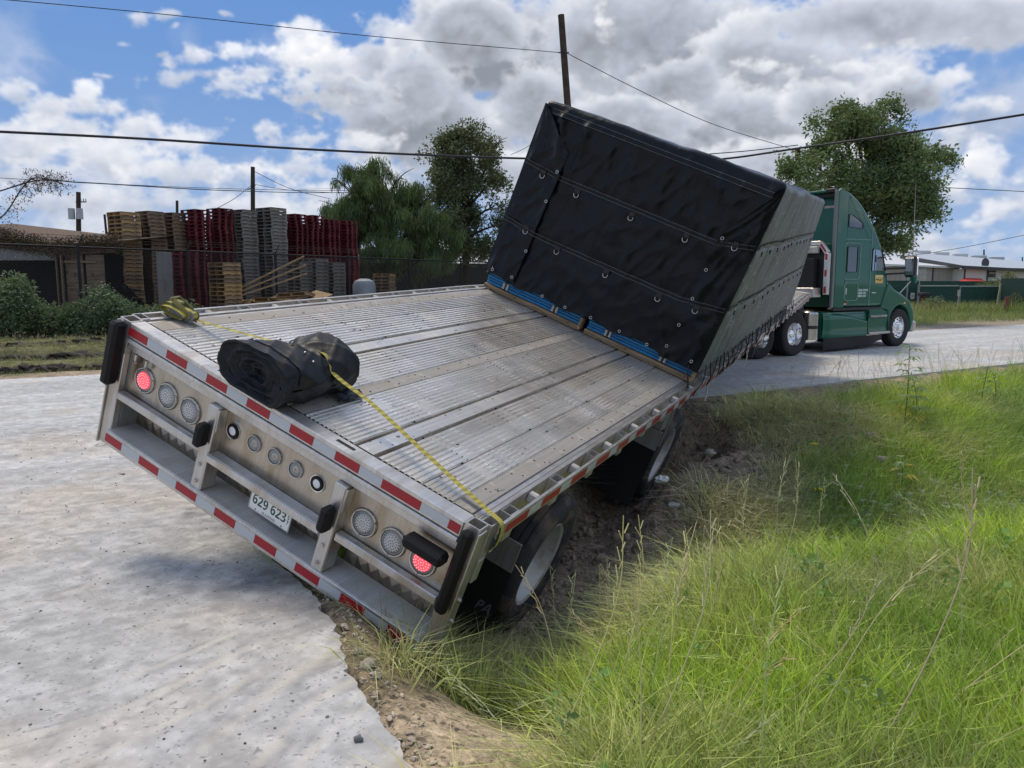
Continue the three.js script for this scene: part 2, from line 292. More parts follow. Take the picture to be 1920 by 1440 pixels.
// > 0 off the paving, metres from its edge
function offPaving(x, d) {
  const n = nOf(x, d);
  if (n > FAR) return n - FAR;
  if (n > NEAR) return -Math.min(n - NEAR, FAR - n);
  const right = x > edgeX(d), e = distPoly(EDGE, x, d);
  return right ? Math.min(e, NEAR - n) : -Math.max(.2, e);
}
const holeAmt = (x, d) => { const u = (x - 1.75) * .75 + (d - 8.4) * .66, v = -(x - 1.75) * .66 + (d - 8.4) * .75, w = n3(x * 2.1, d * 2.1, 4) * .5; return 1 - ss(.55, 1.05, Math.hypot(u / 1.1, v / .62) + w * .45); };
const rutAmt = (x, d) => { const t = ss(3.4, 4.6, d) * (1 - ss(8.2, 9, d)); return t * Math.exp(-Math.pow(distPoly([[-.55, 3.6], [-.06, 5.1], [1.25, 7.9], [1.5, 8.6]], x, d) / .42, 4)); };
function gh(x, d) {
  const e = offPaving(x, d), n = nOf(x, d);
  if (e < 0) return -.012 - .07 * ss(0, .12, -e);
  const lump = fbm(x * .9, d * .9, 2, 3) * .09 + fbm(x * 4, d * 4, 7, 3) * .03;
  if (n > FAR) {
    const t = n - FAR, a = aOf(x, d), rise = .34 * ss(.4, 4.5, t) * (1 - ss(16, 26, a));
    const furrow = (t < 6.5 && a < 14) ? .07 * Math.sin(t * 4.2 + n3(x * .5, d * .5, 9) * 1.5) * ss(.8, 1.4, t) * (1 - ss(5, 6.5, t)) : 0;
    return -.01 + rise + furrow + lump * .35 * ss(0, 1, t) * (1 - ss(30, 60, t));
  }
  const dd = distPoly(DITCH, x, d), A = .66 * ss(2.2, 4.6, d) * (1 - .35 * ss(8, 14, x));
  const far = 1 - ss(20, 60, d);
  let h = -.02 - .05 * ss(0, .4, e) - A * Math.exp(-Math.pow(dd / mix(.85, 1.3, ss(4.6, 6.5, d)), 2)) * ss(.05, .75, e) + lump * ss(0, .5, e) * far;
  h += .10 * Math.exp(-Math.pow(Math.hypot(x - 3.4, (d - 9.6)) / 1.1, 2));                      // spoil heap by the hole
  const hole = holeAmt(x, d);
  h = mix(h, Math.min(h, -.58 + n3(x * 5, d * 5, 1) * .07), hole * ss(.02, .25, e));
  h = mix(h, Math.min(h, -.62 + n3(x * 6, d * 6, 3) * .04), rutAmt(x, d) * ss(3.9, 4.6, d) * ss(.1, .4, e));
  return h;
}
const mudAmt = (x, d) => { const e = offPaving(x, d); if (e < 0 || nOf(x, d) > NEAR) return 0; const w = fbm(x * 2.2, d * 2.2, 5, 3) * .5; return clamp(Math.max(ss(.9, .1, Math.hypot((x - 1.65) * .95, (d - 8.3) * .8) / 1.35 + w - .35), ss(.85, .3, distPoly([[.25, 5.2], [1.35, 7.7], [2.0, 9.2]], x, d) + w - .15))); };
const tSoil = tex(1024, 1024, (u, v) => { const a = tf(u, v, 24, 24, 5, 51), b = tf(u, v, 120, 120, 2, 52), c = ss(.68, .75, tf(u, v, 60, 60, 2, 53)); const g = .78 + .45 * (a - .5) + .35 * (b - .5) - .22 * c; return [g, g * .985, g * .96]; }, true);
const tSoilBump = tex(512, 512, (u, v) => .6 * tf(u, v, 16, 16, 5, 55) + .4 * tf(u, v, 90, 90, 2, 56), false);
{
  const axis = (lo, a, b, hi, st) => { const r = []; for (let q = a; q <= b + 1e-6; q += st) r.push(q); let s = st, q = b; while (q < hi) { s *= 1.09; q += s; r.push(q); } s = st; q = a; while (q > lo) { s *= 1.09; q -= s; r.unshift(q); } return r; };
  const xs = axis(-900, -2.2, 6.5, 900, .07), ds = axis(-60, 1.4, 11.5, 1500, .07);
  const nx = xs.length, nd = ds.length, pos = new Float32Array(nx * nd * 3), col = new Float32Array(nx * nd * 3), uv = new Float32Array(nx * nd * 2), idx = [];
  for (let j = 0; j < nd; j++) for (let i = 0; i < nx; i++) {
    const x = xs[i], d = ds[j], k = j * nx + i, h = gh(x, d), n = nOf(x, d), e = offPaving(x, d), a = aOf(x, d);
    pos.set([x, h, -d], k * 3); uv.set([x / 2.2, d / 2.2], k * 2);
    const w = fbm(x * .7, d * .7, 3, 4), w2 = fbm(x * 3, d * 3, 8, 3);
    let c = [.115, .12, .055];                                        // soil under grass
    const put = (q, t) => { t = clamp(t); c = [mix(c[0], q[0], t), mix(c[1], q[1], t), mix(c[2], q[2], t)]; };
    if (n > FAR) {
      const t = n - FAR;
      if (a < 14) { put([.19, .20, .085], 1); put([.035, .029, .023], ss(-.15, .2, Math.sin(t * 4.2 + 3.1 + n3(x * .5, d * .5, 9) * 1.5) - .35 + w2) * ss(.9, 1.6, t) * (1 - ss(4.6, 6, t))); put([.42, .34, .26], ss(1.1, .3, t + w * 1.6)); put([.11, .095, .06], ss(5.8, 7, t)); }
      else { put([.15, .17, .05], 1); put([.40, .34, .27], ss(2.2 + 2.5 * ss(20, 40, a), .8, t + w * 1.5)); put([.36, .36, .35], (1 - ss(.6, 1.5, Math.abs(t - 13 - w * 2))) * ss(26, 32, x)); }
    } else if (e > 0) {
      put([.20, .165, .09], ss(-.1, .4, w2 + w) * .5);
      put([.40, .325, .235], ss(mix(1.8, 1.15, ss(5, 9, x)), .6, NEAR - n + w * .8) * ss(6.5, 9, d));                 // sandy shoulder of the cross road
      put([.30, .235, .165], ss(.5, .05, e + w * .4) * .8);
      put([.50, .415, .30], ss(.62, .2, Math.hypot((x + .12) / .5, (d - 2.6) / .85) * .55 + w * .2));   // bare sand beside the broken concrete
      put([.27, .22, .175], mudAmt(x, d));
      put([.21, .17, .135], holeAmt(x, d) * .75);
    } else put([.30, .27, .23], 1);
    col.set(c, k * 3);
  }
  for (let j = 0; j < nd - 1; j++) for (let i = 0; i < nx - 1; i++) { const k = j * nx + i; idx.push(k, k + 1, k + nx + 1, k, k + nx + 1, k + nx); }
  const g = new THREE.BufferGeometry(); g.setAttribute('position', new THREE.BufferAttribute(pos, 3)); g.setAttribute('color', new THREE.BufferAttribute(col, 3)); g.setAttribute('uv', new THREE.BufferAttribute(uv, 2)); g.setIndex(idx); g.computeVertexNormals();
  struct(mesh('ground', g, std({ vertexColors: true, map: tSoil, color: lin(1.5, 1.5, 1.5), roughness: .95, bumpMap: again(tSoilBump, 2, 2), bumpScale: .03 })));
}

// concrete: pale dusty slab with aggregate, scrapes and tan tracks
const concreteAt = (u, v, S, seed) => {   // u, v over one repeat of S metres
  const q = Math.round(S * 1.5), a = tf(u, v, q, q, 5, seed), p = tf(u, v, Math.round(S * 14), Math.round(S * 14), 3, seed + 7), sp = tn(u * S * 70, v * S * 70, Math.round(S * 70), Math.round(S * 70), seed + 11), lt = tn(u * S * 95, v * S * 95, Math.round(S * 95), Math.round(S * 95), seed + 13);
  let g = .70 + .07 * (a - .5) + .25 * (p - .5);
  g -= .17 * ss(.80, .95, sp) * ss(.35, .6, p + .1); g += .08 * ss(.86, .97, lt);
  const tan = ss(.52, .74, tf(u, v, Math.round(S * .8), Math.round(S * .8), 4, seed + 17));
  return [g * mix(.985, 1.01, tan), g * mix(.99, .98, tan), g * mix(.99, .94, tan)];
};
const AX = -6.2, AD = 1.9, AS = 6.6;
const scrapes = [[[330, 1440], [520, 1290], [655, 1205]], [[150, 1440], [380, 1325], [590, 1205]], [[470, 1440], [600, 1310], [700, 1262]], [[0, 1395], [260, 1320], [470, 1215], [610, 1165]], [[560, 1440], [640, 1360], [735, 1300]], [[40, 1330], [300, 1250], [500, 1160]], [[0, 1150], [200, 1090], [420, 1005]], [[120, 1000], [330, 975], [480, 920]], [[60, 960], [260, 930], [420, 890]]].map(l => new THREE.CatmullRomCurve3(l.map(([x, y]) => onGround(x, y))).getPoints(10).map(p => [p.x, -p.z]));
const AN = 1800, scrapeD = new Float32Array(AN * AN).fill(9), scrapeK = new Uint8Array(AN * AN);
scrapes.forEach((l, k) => { for (let i = 0; i < l.length - 1; i++) { const n = Math.ceil(Math.hypot(l[i + 1][0] - l[i][0], l[i + 1][1] - l[i][1]) / .012); for (let q = 0; q < n; q++) { const x = mix(l[i][0], l[i + 1][0], q / n), d = mix(l[i][1], l[i + 1][1], q / n), wb = fbm(x * 1.7, d * 1.7, 3, 2) * .08, cx = Math.round((x + wb - AX) / AS * AN), cy = Math.round((d + wb - AD) / AS * AN), r = 44; for (let b = -r; b <= r; b++) for (let a = -r; a <= r; a++) { const px = cx + a, py = cy + b; if (px < 0 || py < 0 || px >= AN || py >= AN) continue; const e = Math.hypot(a, b) * AS / AN, o = py * AN + px; if (e < scrapeD[o]) { scrapeD[o] = e; scrapeK[o] = k; } } } } });
const tApron = tex(AN, AN, (u, v) => {
  const x = AX + u * AS, d = AD + v * AS, c = concreteAt(u, v, AS, 61);
  const o = Math.round(v * AN) * AN + Math.round(u * AN), q = scrapeD[o], k = scrapeK[o];
  if (q < .15) {
    const wdt = [.030, .017, .022, .018, .02, .015, .024, .03, .024][k], t = Math.exp(-(q * q) / (wdt * wdt)) * clamp(.15 + 1.6 * tf(u, v, 30, 30, 3, 90 + k) - .45), t2 = Math.exp(-Math.pow((q - wdt * 2.2) / (wdt * .6), 2)) * .35 * clamp(2.2 * tf(u, v, 50, 50, 2, 99) - .8);
    c[0] = mix(c[0], .80, t * .6) - t2 * .2; c[1] = mix(c[1], .77, t * .6) - t2 * .2; c[2] = mix(c[2], .71, t * .6) - t2 * .19;
  }
  const dust = ss(.1, .6, fbm(x * .8 + 2, d * 1.6, 6, 4) + .25) * ss(5.4, 6.4, d) * .55;
  c[0] = mix(c[0], .78, dust * .6); c[1] = mix(c[1], .73, dust * .6); c[2] = mix(c[2], .655, dust * .6);
  const oil = ss(.42, .62, fbm(x * 1.1, d * 1.1, 20, 4) + .12) * .16; c[0] -= oil; c[1] -= oil; c[2] -= oil * .92;
  const sand = ss(.55, .05, Math.hypot((x + .15) / .75, (d - 2.45) / .9) + fbm(x * 4, d * 4, 1, 3) * .5); c[0] = mix(c[0], .78, sand * .7); c[1] = mix(c[1], .69, sand * .7); c[2] = mix(c[2], .56, sand * .7);
  return c;
}, true);
const tRoad = tex(1024, 1024, (u, v) => {
  const c = concreteAt(u, v, 12, 71), w = tf(u, v, 4, 40, 4, 75), m = tf(u, v, 3, 26, 4, 76);
  const track = .10 * (w - .5) + .08 * (m - .5); c[0] += track + .02; c[1] += track + .02; c[2] += track + .02;
  const crack = Math.abs(tf(u, v, 6, 9, 5, 77) - .5); const k = .22 * (1 - ss(.001, .004, crack)) * ss(.5, .65, tf(u, v, 5, 5, 3, 78)); c[0] -= k; c[1] -= k; c[2] -= k; return c;
}, true);
const tConcBump = tex(1024, 1024, (u, v) => { const p = tf(u, v, 110, 110, 3, 81), s = tn(u * 420, v * 420, 420, 420, 82); return .5 + .4 * (p - .5) + .25 * (s - .5) + .3 * (tf(u, v, 9, 9, 4, 83) - .5); }, false);
{
  // cross road: a strip with thickness
  const P = (a, n, y) => V(RA[0] * a + RN[0] * n, y, -(RA[1] * a + RN[1] * n));
  const b = new B();
  const seg = [-140, -60, -30, -15, -5, 0, 5, 10, 15, 20, 26, 34, 45, 60, 90, 140, 260];
  for (let i = 0; i < seg.length - 1; i++) {
    const [s, t] = [seg[i], seg[i + 1]];
    const q = [P(s, NEAR, 0), P(t, NEAR, 0), P(t, FAR, 0), P(s, FAR, 0)], u = [[s, NEAR], [t, NEAR], [t, FAR], [s, FAR]].map(([a, n]) => [a / 12, n / 12]), up = V(0, 1, 0);
    b.tri(q[0], q[1], q[2], up, up, up, u[0], u[1], u[2]); b.tri(q[0], q[2], q[3], up, up, up, u[0], u[2], u[3]);
    b.quad(P(s, NEAR, -.1), P(t, NEAR, -.1), q[1], q[0]); b.quad(q[3], q[2], P(t, FAR, -.1), P(s, FAR, -.1));
  }
  struct(b.put('road', std({ map: tRoad, roughness: .88, bumpMap: again(tConcBump, 6, 6), bumpScale: .004, color: lin(.98, .99, 1) }), scene));
  // apron in front: broken edge, thickness showing
  const R = rng(5), pts = [];
  const edge = [];
  for (let i = 1; i < EDGE.length - 1; i++) { const a = EDGE[i], c = EDGE[i + 1], L = Math.hypot(c[0] - a[0], c[1] - a[1]), n = Math.max(2, Math.round(L / .045)); for (let k = 0; k < n; k++) { const t = k / n, x = mix(a[0], c[0], t), d = mix(a[1], c[1], t), w = fbm(x * 2.3, d * 2.3, 1, 4) * .16 + (R() - .5) * .028; edge.push([x + w, d - w * .5]); } }
  edge.push([RA[0] * 6.7 + RN[0] * NEAR, RA[1] * 6.7 + RN[1] * NEAR]);
  const outline = [[-.1, -14], ...edge, [RA[0] * -60 + RN[0] * NEAR, RA[1] * -60 + RN[1] * NEAR], [-60, -40], [-.1, -40]];
  const shape = new THREE.Shape(outline.map(([x, d]) => new THREE.Vector2(x, d)));
  const eg = new THREE.ExtrudeGeometry(shape, { depth: .15, bevelEnabled: false });
  const m = new THREE.Matrix4().set(1, 0, 0, 0, 0, 0, 1, -.146, 0, -1, 0, 0, 0, 0, 0, 1);
  eg.applyMatrix4(m);
  const p = eg.attributes.position, u = eg.attributes.uv, n = eg.attributes.normal;
  for (let i = 0; i < p.count; i++) { const side = Math.abs(n.getY(i)) < .5; u.setXY(i, (p.getX(i) - AX + (side ? p.getY(i) * .8 : 0)) / AS, (-p.getZ(i) - AD + (side ? p.getY(i) * .8 : 0)) / AS); }
  struct(mesh('concrete_apron', eg, std({ map: tApron, roughness: .9, bumpMap: again(tConcBump, 4, 4), bumpScale: .006 })));
}

// ------------------------------------------------------------------ small loose matter
function stoneGeo(seed, flat = .7) { const g = mergeVertices(new THREE.IcosahedronGeometry(1, 1).deleteAttribute('uv').deleteAttribute('normal')); const p = g.attributes.position; for (let i = 0; i < p.count; i++) { const k = 1 + .75 * n3(p.getX(i) * 1.6 + seed, p.getY(i) * 1.3, p.getZ(i) * 1.3); p.setXYZ(i, p.getX(i) * k, p.getY(i) * k * flat, p.getZ(i) * k); } g.computeVertexNormals(); g.setAttribute('uv', new THREE.BufferAttribute(new Float32Array(p.count * 2), 2)); return g; }
function scatter(name, geo, mat, list, label, category, parent = scene) {
  const m = new THREE.InstancedMesh(geo, mat, list.length), o = new THREE.Object3D(), c = new THREE.Color();
  list.forEach((q, i) => { o.position.set(q.x, q.y, q.z); o.rotation.set(q.rx || 0, q.ry || 0, q.rz || 0, 'YXZ'); if (Array.isArray(q.s)) o.scale.set(...q.s); else o.scale.setScalar(q.s); o.updateMatrix(); m.setMatrixAt(i, o.matrix); if (q.c) m.setColorAt(i, c.setRGB(...q.c)); });
  m.name = parent === scene ? numbered(name) : name; m.castShadow = m.receiveShadow = true; m.userData.kind = 'stuff'; if (label) tag(m, label, category); parent.add(m); return m;
}
{
  const R = rng(77), L = [];
  for (let i = 0; i < 2000; i++) { const x = mix(-6, .4, R()), d = mix(2.1, 9, R()); if (offPaving(x, d) > -.05 && R() < .7) continue; const s = .002 + .0045 * Math.pow(R(), 3) + (R() < .006 ? .008 : 0), g = mix(.08, .4, R()); L.push({ x, y: (offPaving(x, d) > 0 ? gh(x, d) : .004) + s * .35, z: -d, s, ry: R() * 6.28, c: [g, g * .97, g * .93] }); }
  scatter('loose_gravel', stoneGeo(1), std({ roughness: .9 }), L, 'loose grey gravel specks strewn over the concrete', 'gravel');
  const K = [];
  const clod = (x, d, s, c, sink = .3) => K.push({ x, y: gh(x, d) + s * sink, z: -d, s: [s * mix(.6, 1.5, R()), s * mix(.5, 1, R()), s * mix(.6, 1.3, R())], rx: R() * 6, ry: R() * 6, rz: R() * 6, c });
  for (let i = 0; i < 4200; i++) { const x = mix(-.9, 4.6, R()), d = mix(3.6, 11, R()), m = mudAmt(x, d); if (R() > m) continue; const e = offPaving(x, d); if (e < .08) continue; const g = mix(.11, .27, R()); clod(x, d, .008 + .04 * Math.pow(R(), 3), [g * 1.25, g * 1.0, g * .80]); }
  for (let i = 0; i < 700; i++) { const a = R() * 1.6, n = NEAR - .15 - R() * .9, s0 = 6.8 + a * 1.9, x = RA[0] * s0 + RN[0] * n, d = RA[1] * s0 + RN[1] * n; const g = mix(.13, .3, R()); clod(x, d, .008 + .035 * R() * R(), [g, g * .84, g * .68]); }
  for (let i = 0; i < 900; i++) { const d = mix(2.2, 5.2, R()), x = edgeX(d) + (R() - .42) * .3; if (offPaving(x, d) < -.12) continue; const g = mix(.3, .6, R()), s = .003 + .010 * Math.pow(R(), 3); K.push({ x, y: (offPaving(x, d) > 0 ? gh(x, d) : .004) + s * .3, z: -d, s: [s * 1.3, s * .7, s], ry: R() * 6, rx: R() * 3, c: [g, g * .86, g * .68] }); }
  scatter('mud_clods', stoneGeo(4, .8), std({ roughness: .95, bumpMap: again(tSoilBump, 1, 1), bumpScale: .01 }), K, 'dark torn clods of mud round the sunken trailer wheels', 'mud');
  const F = [];
  for (let i = 0; i < 4200; i++) { const row = [1.2, 2.7, 4.2][i % 3] + (R() - .5) * .3, a = mix(-16, 10, R()), n = FAR + row; if (n3(a * .35, row * 3, 2) < -.12) continue; const x = RA[0] * a + RN[0] * n, d = RA[1] * a + RN[1] * n, s = .05 + .15 * R() * R(), g = mix(.02, .06, R()); F.push({ x, y: gh(x, d) + s * .25, z: -d, s: [s, s * .55, s], ry: R() * 6, rx: R(), c: [g, g * .85, g * .68] }); }
  scatter('furrow_mud', stoneGeo(9, .7), std({ roughness: .95 }), F, 'dark wet mud turned up in ruts across the far verge', 'mud');
}

// ------------------------------------------------------------------ the flatbed trailer; own axes: x right, y up from the deck, f forward from the tail (z = -f)
const TRAILER = new THREE.Matrix4().makeBasis(V(.83819, -.38028, .39092).normalize(), V(.32531, .92394, .20129).normalize(), V(-.43773, -.04155, .89814).normalize()).setPosition(-1.22262, .98167, -4.01965);
const LOAD_F = 4.44, DECK_LEN = 16.1;
const twistAt = f => Math.max(0, f - LOAD_F) * 1.12 * D2R;         // the long frame is wrung back towards level at the tractor
function wring(p, n) { const a = twistAt(-p.z), c = Math.cos(a), s = Math.sin(a), x = p.x, y = p.y + .3; p.x = x * c - y * s; p.y = x * s + y * c - .3; if (n) { const nx = n.x, ny = n.y; n.x = nx * c - ny * s; n.y = nx * s + ny * c; } return p; }
function onTrailer(name, label, category, group) { const o = thing(name, label, category, group); TRAILER.decompose(o.position, o.quaternion, o.scale); return o; }
B.prototype.tb = function (x0, x1, y0, y1, f0, f1, ch = 0) { return this.box(x0, x1, y0, y1, -f1, -f0, ch); };
B.prototype.long = function (x0, x1, y0, y1, f0, f1, ch = 0, step = 1) { const n = Math.max(1, Math.round((f1 - f0) / step)); for (let i = 0; i < n; i++) this.tb(x0, x1, y0, y1, mix(f0, f1, i / n), mix(f0, f1, (i + 1) / n), 0); return this; };
const trailer = onTrailer('flatbed_trailer', 'silver aluminium flatbed trailer tipped sideways with its wheels sunk in the ditch', 'trailer');
const put = (b, name, mat, parent = trailer) => b.put(name, mat, parent, wring);
{
  // deck: ribbed planks, smooth strips and nailer boards running lengthways
  const cuts = [.113, 1.2, 2.3, 3.4, LOAD_F]; for (let f = 5.5; f < DECK_LEN; f += 1.1) cuts.push(f); cuts.push(DECK_LEN);
  const plank = (x0, x1, ribs, mat, name, y = 0) => {
    const b = new B(), pr = [];
    if (ribs) { const n = Math.round((x1 - x0) / .0325), w = (x1 - x0) / n; for (let i = 0; i < n; i++) { const a = x0 + i * w; pr.push([a + .0005, -.0075], [a + .004, -.0075], [a + .008, 0], [a + w - .0075, 0], [a + w - .0035, -.0075]); } pr.push([x1, -.0075]); }
    else pr.push([x0, -.0015], [x0 + .002, 0], [x1 - .002, 0], [x1, -.0015]);
    pr.unshift([x0, -.13]); pr.push([x1, -.13]);
    for (let k = 0; k < cuts.length - 1; k++) for (let i = 0; i < pr.length - 1; i++) { const [p, q] = [pr[i], pr[i + 1]]; b.quad(V(p[0], y + p[1], -cuts[k]), V(q[0], y + q[1], -cuts[k]), V(q[0], y + q[1], -cuts[k + 1]), V(p[0], y + p[1], -cuts[k + 1])); }
    return put(b, name, mat);
  };
  const R = rng(3), tints = [0, 1, 2].map(i => { const m = M.deck.clone(); m.map = again(tDirtSpots, .6, .45); m.map.offset.set(i * .37, i * .21); m.color = lin(...[[.97, .965, .95], [.91, .90, .875], [1, 1, .99]][i]); return m; });
  let k = 0;
  for (const s of [-1, 1]) {
    const pl = (a, b, r, m, n, y) => plank(Math.min(s * a, s * b), Math.max(s * a, s * b), r, m, n, y);
    pl(.055, .235, true, tints[k++ % 3], 'deck_plank'); pl(.237, .412, true, tints[k++ % 3], 'deck_plank');
    pl(.438, .542, false, tints[(k + 2) % 3], 'deck_channel', -.002);
    pl(.568, .71, true, tints[k++ % 3], 'deck_plank'); pl(.712, .856, true, tints[k++ % 3], 'deck_plank');
    pl(.862, 1.054, true, tints[k++ % 3], 'deck_plank');
    pl(1.058, 1.168, false, M.strip, 'nailer_strip', -.003);
    put(new B().long(Math.min(s * .41, s * .44), Math.max(s * .41, s * .44), -.15, -.135, .12, DECK_LEN), 'slot_floor', M.galv); put(new B().long(Math.min(s * .54, s * .57), Math.max(s * .54, s * .57), -.15, -.135, .12, DECK_LEN), 'slot_floor', M.galv);
  }
  plank(-.051, .051, false, M.strip, 'nailer_strip', -.003);
  // screw heads and worn holes in the nailers
  const bolts = (x, y0) => { const b = new B(); for (let f = .35 + R() * .1; f < LOAD_F; f += .31) for (const e of [-.025, .025]) b.cyl(V(x + e, y0, -f - e), V(x + e, y0 + .0015, -f - e), .006 + R() * .003, .006, 8); put(b, 'screw_head', M.dark); };
  bolts(0, -.0028); bolts(1.11, -.0028); bolts(-1.11, -.0028);
  { const b = new B(); for (const x of [.859, .72, .415, -.859, -.72, -.415, .565, -.565]) for (let f = .4 + R() * .3; f < LOAD_F; f += .85 + R() * .3) b.cyl(V(x, -.004, -f), V(x, .0035, -f), .008, .006, 8); put(b, 'deck_rivet', M.blackSteel); }

  // side rails, stake pockets, spools, rub rails with tape
  for (const s of [-1, 1]) {
    const X = (a, b) => [Math.min(s * a, s * b), Math.max(s * a, s * b)];
    put(new B().long(...X(1.172, 1.20), -.16, -.012, .11, DECK_LEN).long(...X(1.20, 1.212), -.16, -.02, .11, DECK_LEN), 'side_rail', M.alu);
    put(new B().long(...X(1.212, 1.236), -.16, -.004, .11, DECK_LEN), 'side_rail_cap', M.alu);
    put(new B().long(...X(1.302, 1.318), -.095, -.008, .17, DECK_LEN), 'rub_rail', M.alu);
    let n = 0;
    for (let f = .30; f < DECK_LEN - .2; f += .31, n++) {
      const b = new B();
      if (n % 2 === 0) {   // open square pocket
        b.tb(...X(1.238, 1.300), -.17, -.010, f, f + .006).tb(...X(1.238, 1.300), -.17, -.010, f + .094, f + .10).tb(...X(1.238, 1.243), -.17, -.010, f + .006, f + .094).tb(...X(1.295, 1.300), -.17, -.010, f + .006, f + .094).tb(...X(1.243, 1.295), -.17, -.165, f + .006, f + .094);
        put(b, 'stake_pocket', M.alu);
      } else { b.tb(...X(1.238, 1.300), -.075, -.014, f + .03, f + .075, .008); put(b, 'pipe_spool', M.white); }
    }
    n = 0;
    for (let f = .24; f < DECK_LEN - .3; n++) { const w = n % 2 ? .17 : .27; put(new B().long(...X(1.3185, 1.320), -.082, -.03, f, Math.min(f + w, DECK_LEN - .05), 0, .3), 'reflective_tape', n % 2 ? M.whiteTape : M.redTape); f += w; }
  }

  // tail: sill, tape, posts, recessed light panel, steps
  put(new B().tb(-1.19, 1.19, -.09, .001, 0, .1, .005), 'rear_sill', M.alu);
  put(new B().tb(-1.19, 1.19, -.118, -.0925, -.012, .05, .005).tb(-1.19, 1.19, -.168, -.1205, .012, .05, .004), 'sill_flange', M.alu);
  put(new B().tb(-1.19, 1.19, -.03, -.006, .101, .112), 'sill_gasket', M.dark);
  for (const x of [-.46, .405]) put(new B().tb(x - .06, x + .06, .0012, .0022, .04, .065), 'slot_shade', M.dark);  // thin dark plates on the sill, painted as the shade inside slots
  const tape = (list, y0, y1, f, a, z) => { let x = a; for (const [p, q] of list) { if (p - x > .01) put(new B().tb(x + .001, p - .001, y0, y1, f - .0012, f), 'reflective_tape', M.whiteTape); put(new B().tb(p, q, y0, y1, f - .0014, f), 'reflective_tape', M.redTape); x = q; } if (z - x > .01) put(new B().tb(x + .001, z, y0, y1, f - .0012, f), 'reflective_tape', M.whiteTape); };
  tape([[-1.188, -1.03], [-.868, -.703], [-.545, -.387], [-.234, -.066], [.081, .244], [.395, .554], [.702, .944], [1.114, 1.18]], -.076, -.026, -.0005, -1.188, 1.186);
  // corner posts with open tube tops
  for (const s of [-1, 1]) {
    const X = (a, b) => [Math.min(s * a, s * b), Math.max(s * a, s * b)];
    const t = .006, b = new B();
    const cell = (x0, x1, f0, f1) => { b.tb(...X(x0, x1), -.2, .003, f0, f0 + t).tb(...X(x0, x1), -.2, .003, f1 - t, f1).tb(...X(x0, x0 + t), -.2, .0025, f0 + t, f1 - t).tb(...X(x1 - t, x1), -.2, .0025, f0 + t, f1 - t); };
    cell(1.194, 1.278, .001, .088); cell(1.214, 1.297, .09, .155);
    b.tb(...X(1.194, 1.278), -.83, -.2, .001, .088, .004).tb(...X(1.214, 1.297), -.34, -.2, .09, .155, .004);
    put(b, 'corner_post', M.alu);
    put(new B().tb(...X(1.280, 1.290), -.84, -.015, -.012, .07, .003), 'post_flange', M.alu);
    for (const y of [-.42, -.55, -.7]) put(new B().cyl(V(s * 1.290, y, -.04), V(s * 1.302, y, -.04), .014, .012, 8), 'post_bolt', M.polish);
  }
  const rub = (x0, x1, y0, y1, f0, f1, name) => { const b = new B(); b.tb(x0, x1, y0, y1, f0, f1, .018); return put(b, name, M.rubber); };
  rub(1.203, 1.268, -.50, -.012, -.05, -.002, 'rubber_bumper'); rub(-1.272, -1.200, -.41, -.004, -.085, -.002, 'rubber_bumper');
  rub(-.466, -.404, -.415, -.27, -.105, -.024, 'rubber_bumper'); rub(.458, .520, -.44, -.29, -.105, -.024, 'rubber_bumper');
  rub(.94, 1.178, -.255, -.185, -.085, .01, 'rubber_bumper');
  for (const x of [-.435, .489]) {
    put(new B().tb(x - .04, x + .04, -.703, -.17, -.022, .09, .006), 'bumper_post', M.alu);
    for (const [e, y] of [[0, -.655], [0, -.545]]) put(new B().cyl(V(x + e, y, .022), V(x + e, y, .034), .013, .011, 8), 'post_bolt', M.polish);
    put(new B().tb(x + .041, x + .052, -.32, -.18, -.02, .05, .003), 'post_gusset', M.alu);
  }
  for (const x of [-1.12, -1.03]) put(new B().cyl(V(x, -.175, -.02), V(x, -.215, -.02), .012, .01, 8).cyl(V(x, -.215, -.012), V(x, -.235, -.03), .008, .008, 6), 'cable_clip', M.polish);
  const bays = [[-1.19, -.476], [-.394, .448], [.53, 1.19]];
  for (const [a, c] of bays) {
    put(new B().tb(a, c, -.455, -.169, .05, .06), 'light_panel', M.steel);
    // pressed quilting low down
    const b = new B(), w = .075, n = Math.round((c - a) / w), m = 3, h = .235 / m;
    for (let i = 0; i < n; i++) for (let j = 0; j < m; j++) { const x0 = a + (c - a) * i / n, x1 = a + (c - a) * (i + 1) / n, y0 = -.705 + j * h, y1 = y0 + h, f = .17, p = V((x0 + x1) / 2, (y0 + y1) / 2, -f + .006), q = [V(x0, y0, -f), V(x1, y0, -f), V(x1, y1, -f), V(x0, y1, -f)]; for (let e = 0; e < 4; e++) b.tri(q[e], q[(e + 1) % 4], p); }
    put(b, 'quilted_panel', M.steel);
    put(new B().tb(a, c, -.47, -.456, .05, .17), 'panel_shelf', M.alu);
  }
  for (const s of [-1, 1]) put(new B().tb(s * 1.187 - .003, s * 1.187 + .003, -.71, -.169, .046, .18), 'end_plate', M.galv);
  for (const [a, c] of [bays[0], bays[2]]) put(new B().tb(a, c, -.497, -.447, -.006, .046, .006), 'cross_tube', M.alu);
  const step = (a, c, y, h, f0, f1, name) => { const b = new B().tb(a, c, y - h, y - .004, f0, f1, .005); const n = Math.round((f1 - f0 - .012) / .0165); for (let i = 0; i < n; i++) { const f = f0 + .008 + (f1 - f0 - .012) * i / n; b.tb(a + .002, c - .002, y - .004, y + .002, f, f + .008, .002); } put(b, name, M.alu); };
  step(bays[1][0], bays[1][1], -.452, .05, -.035, .135, 'step_tread'); step(-1.196, 1.196, -.704, .1, -.03, .185, 'bumper_beam');
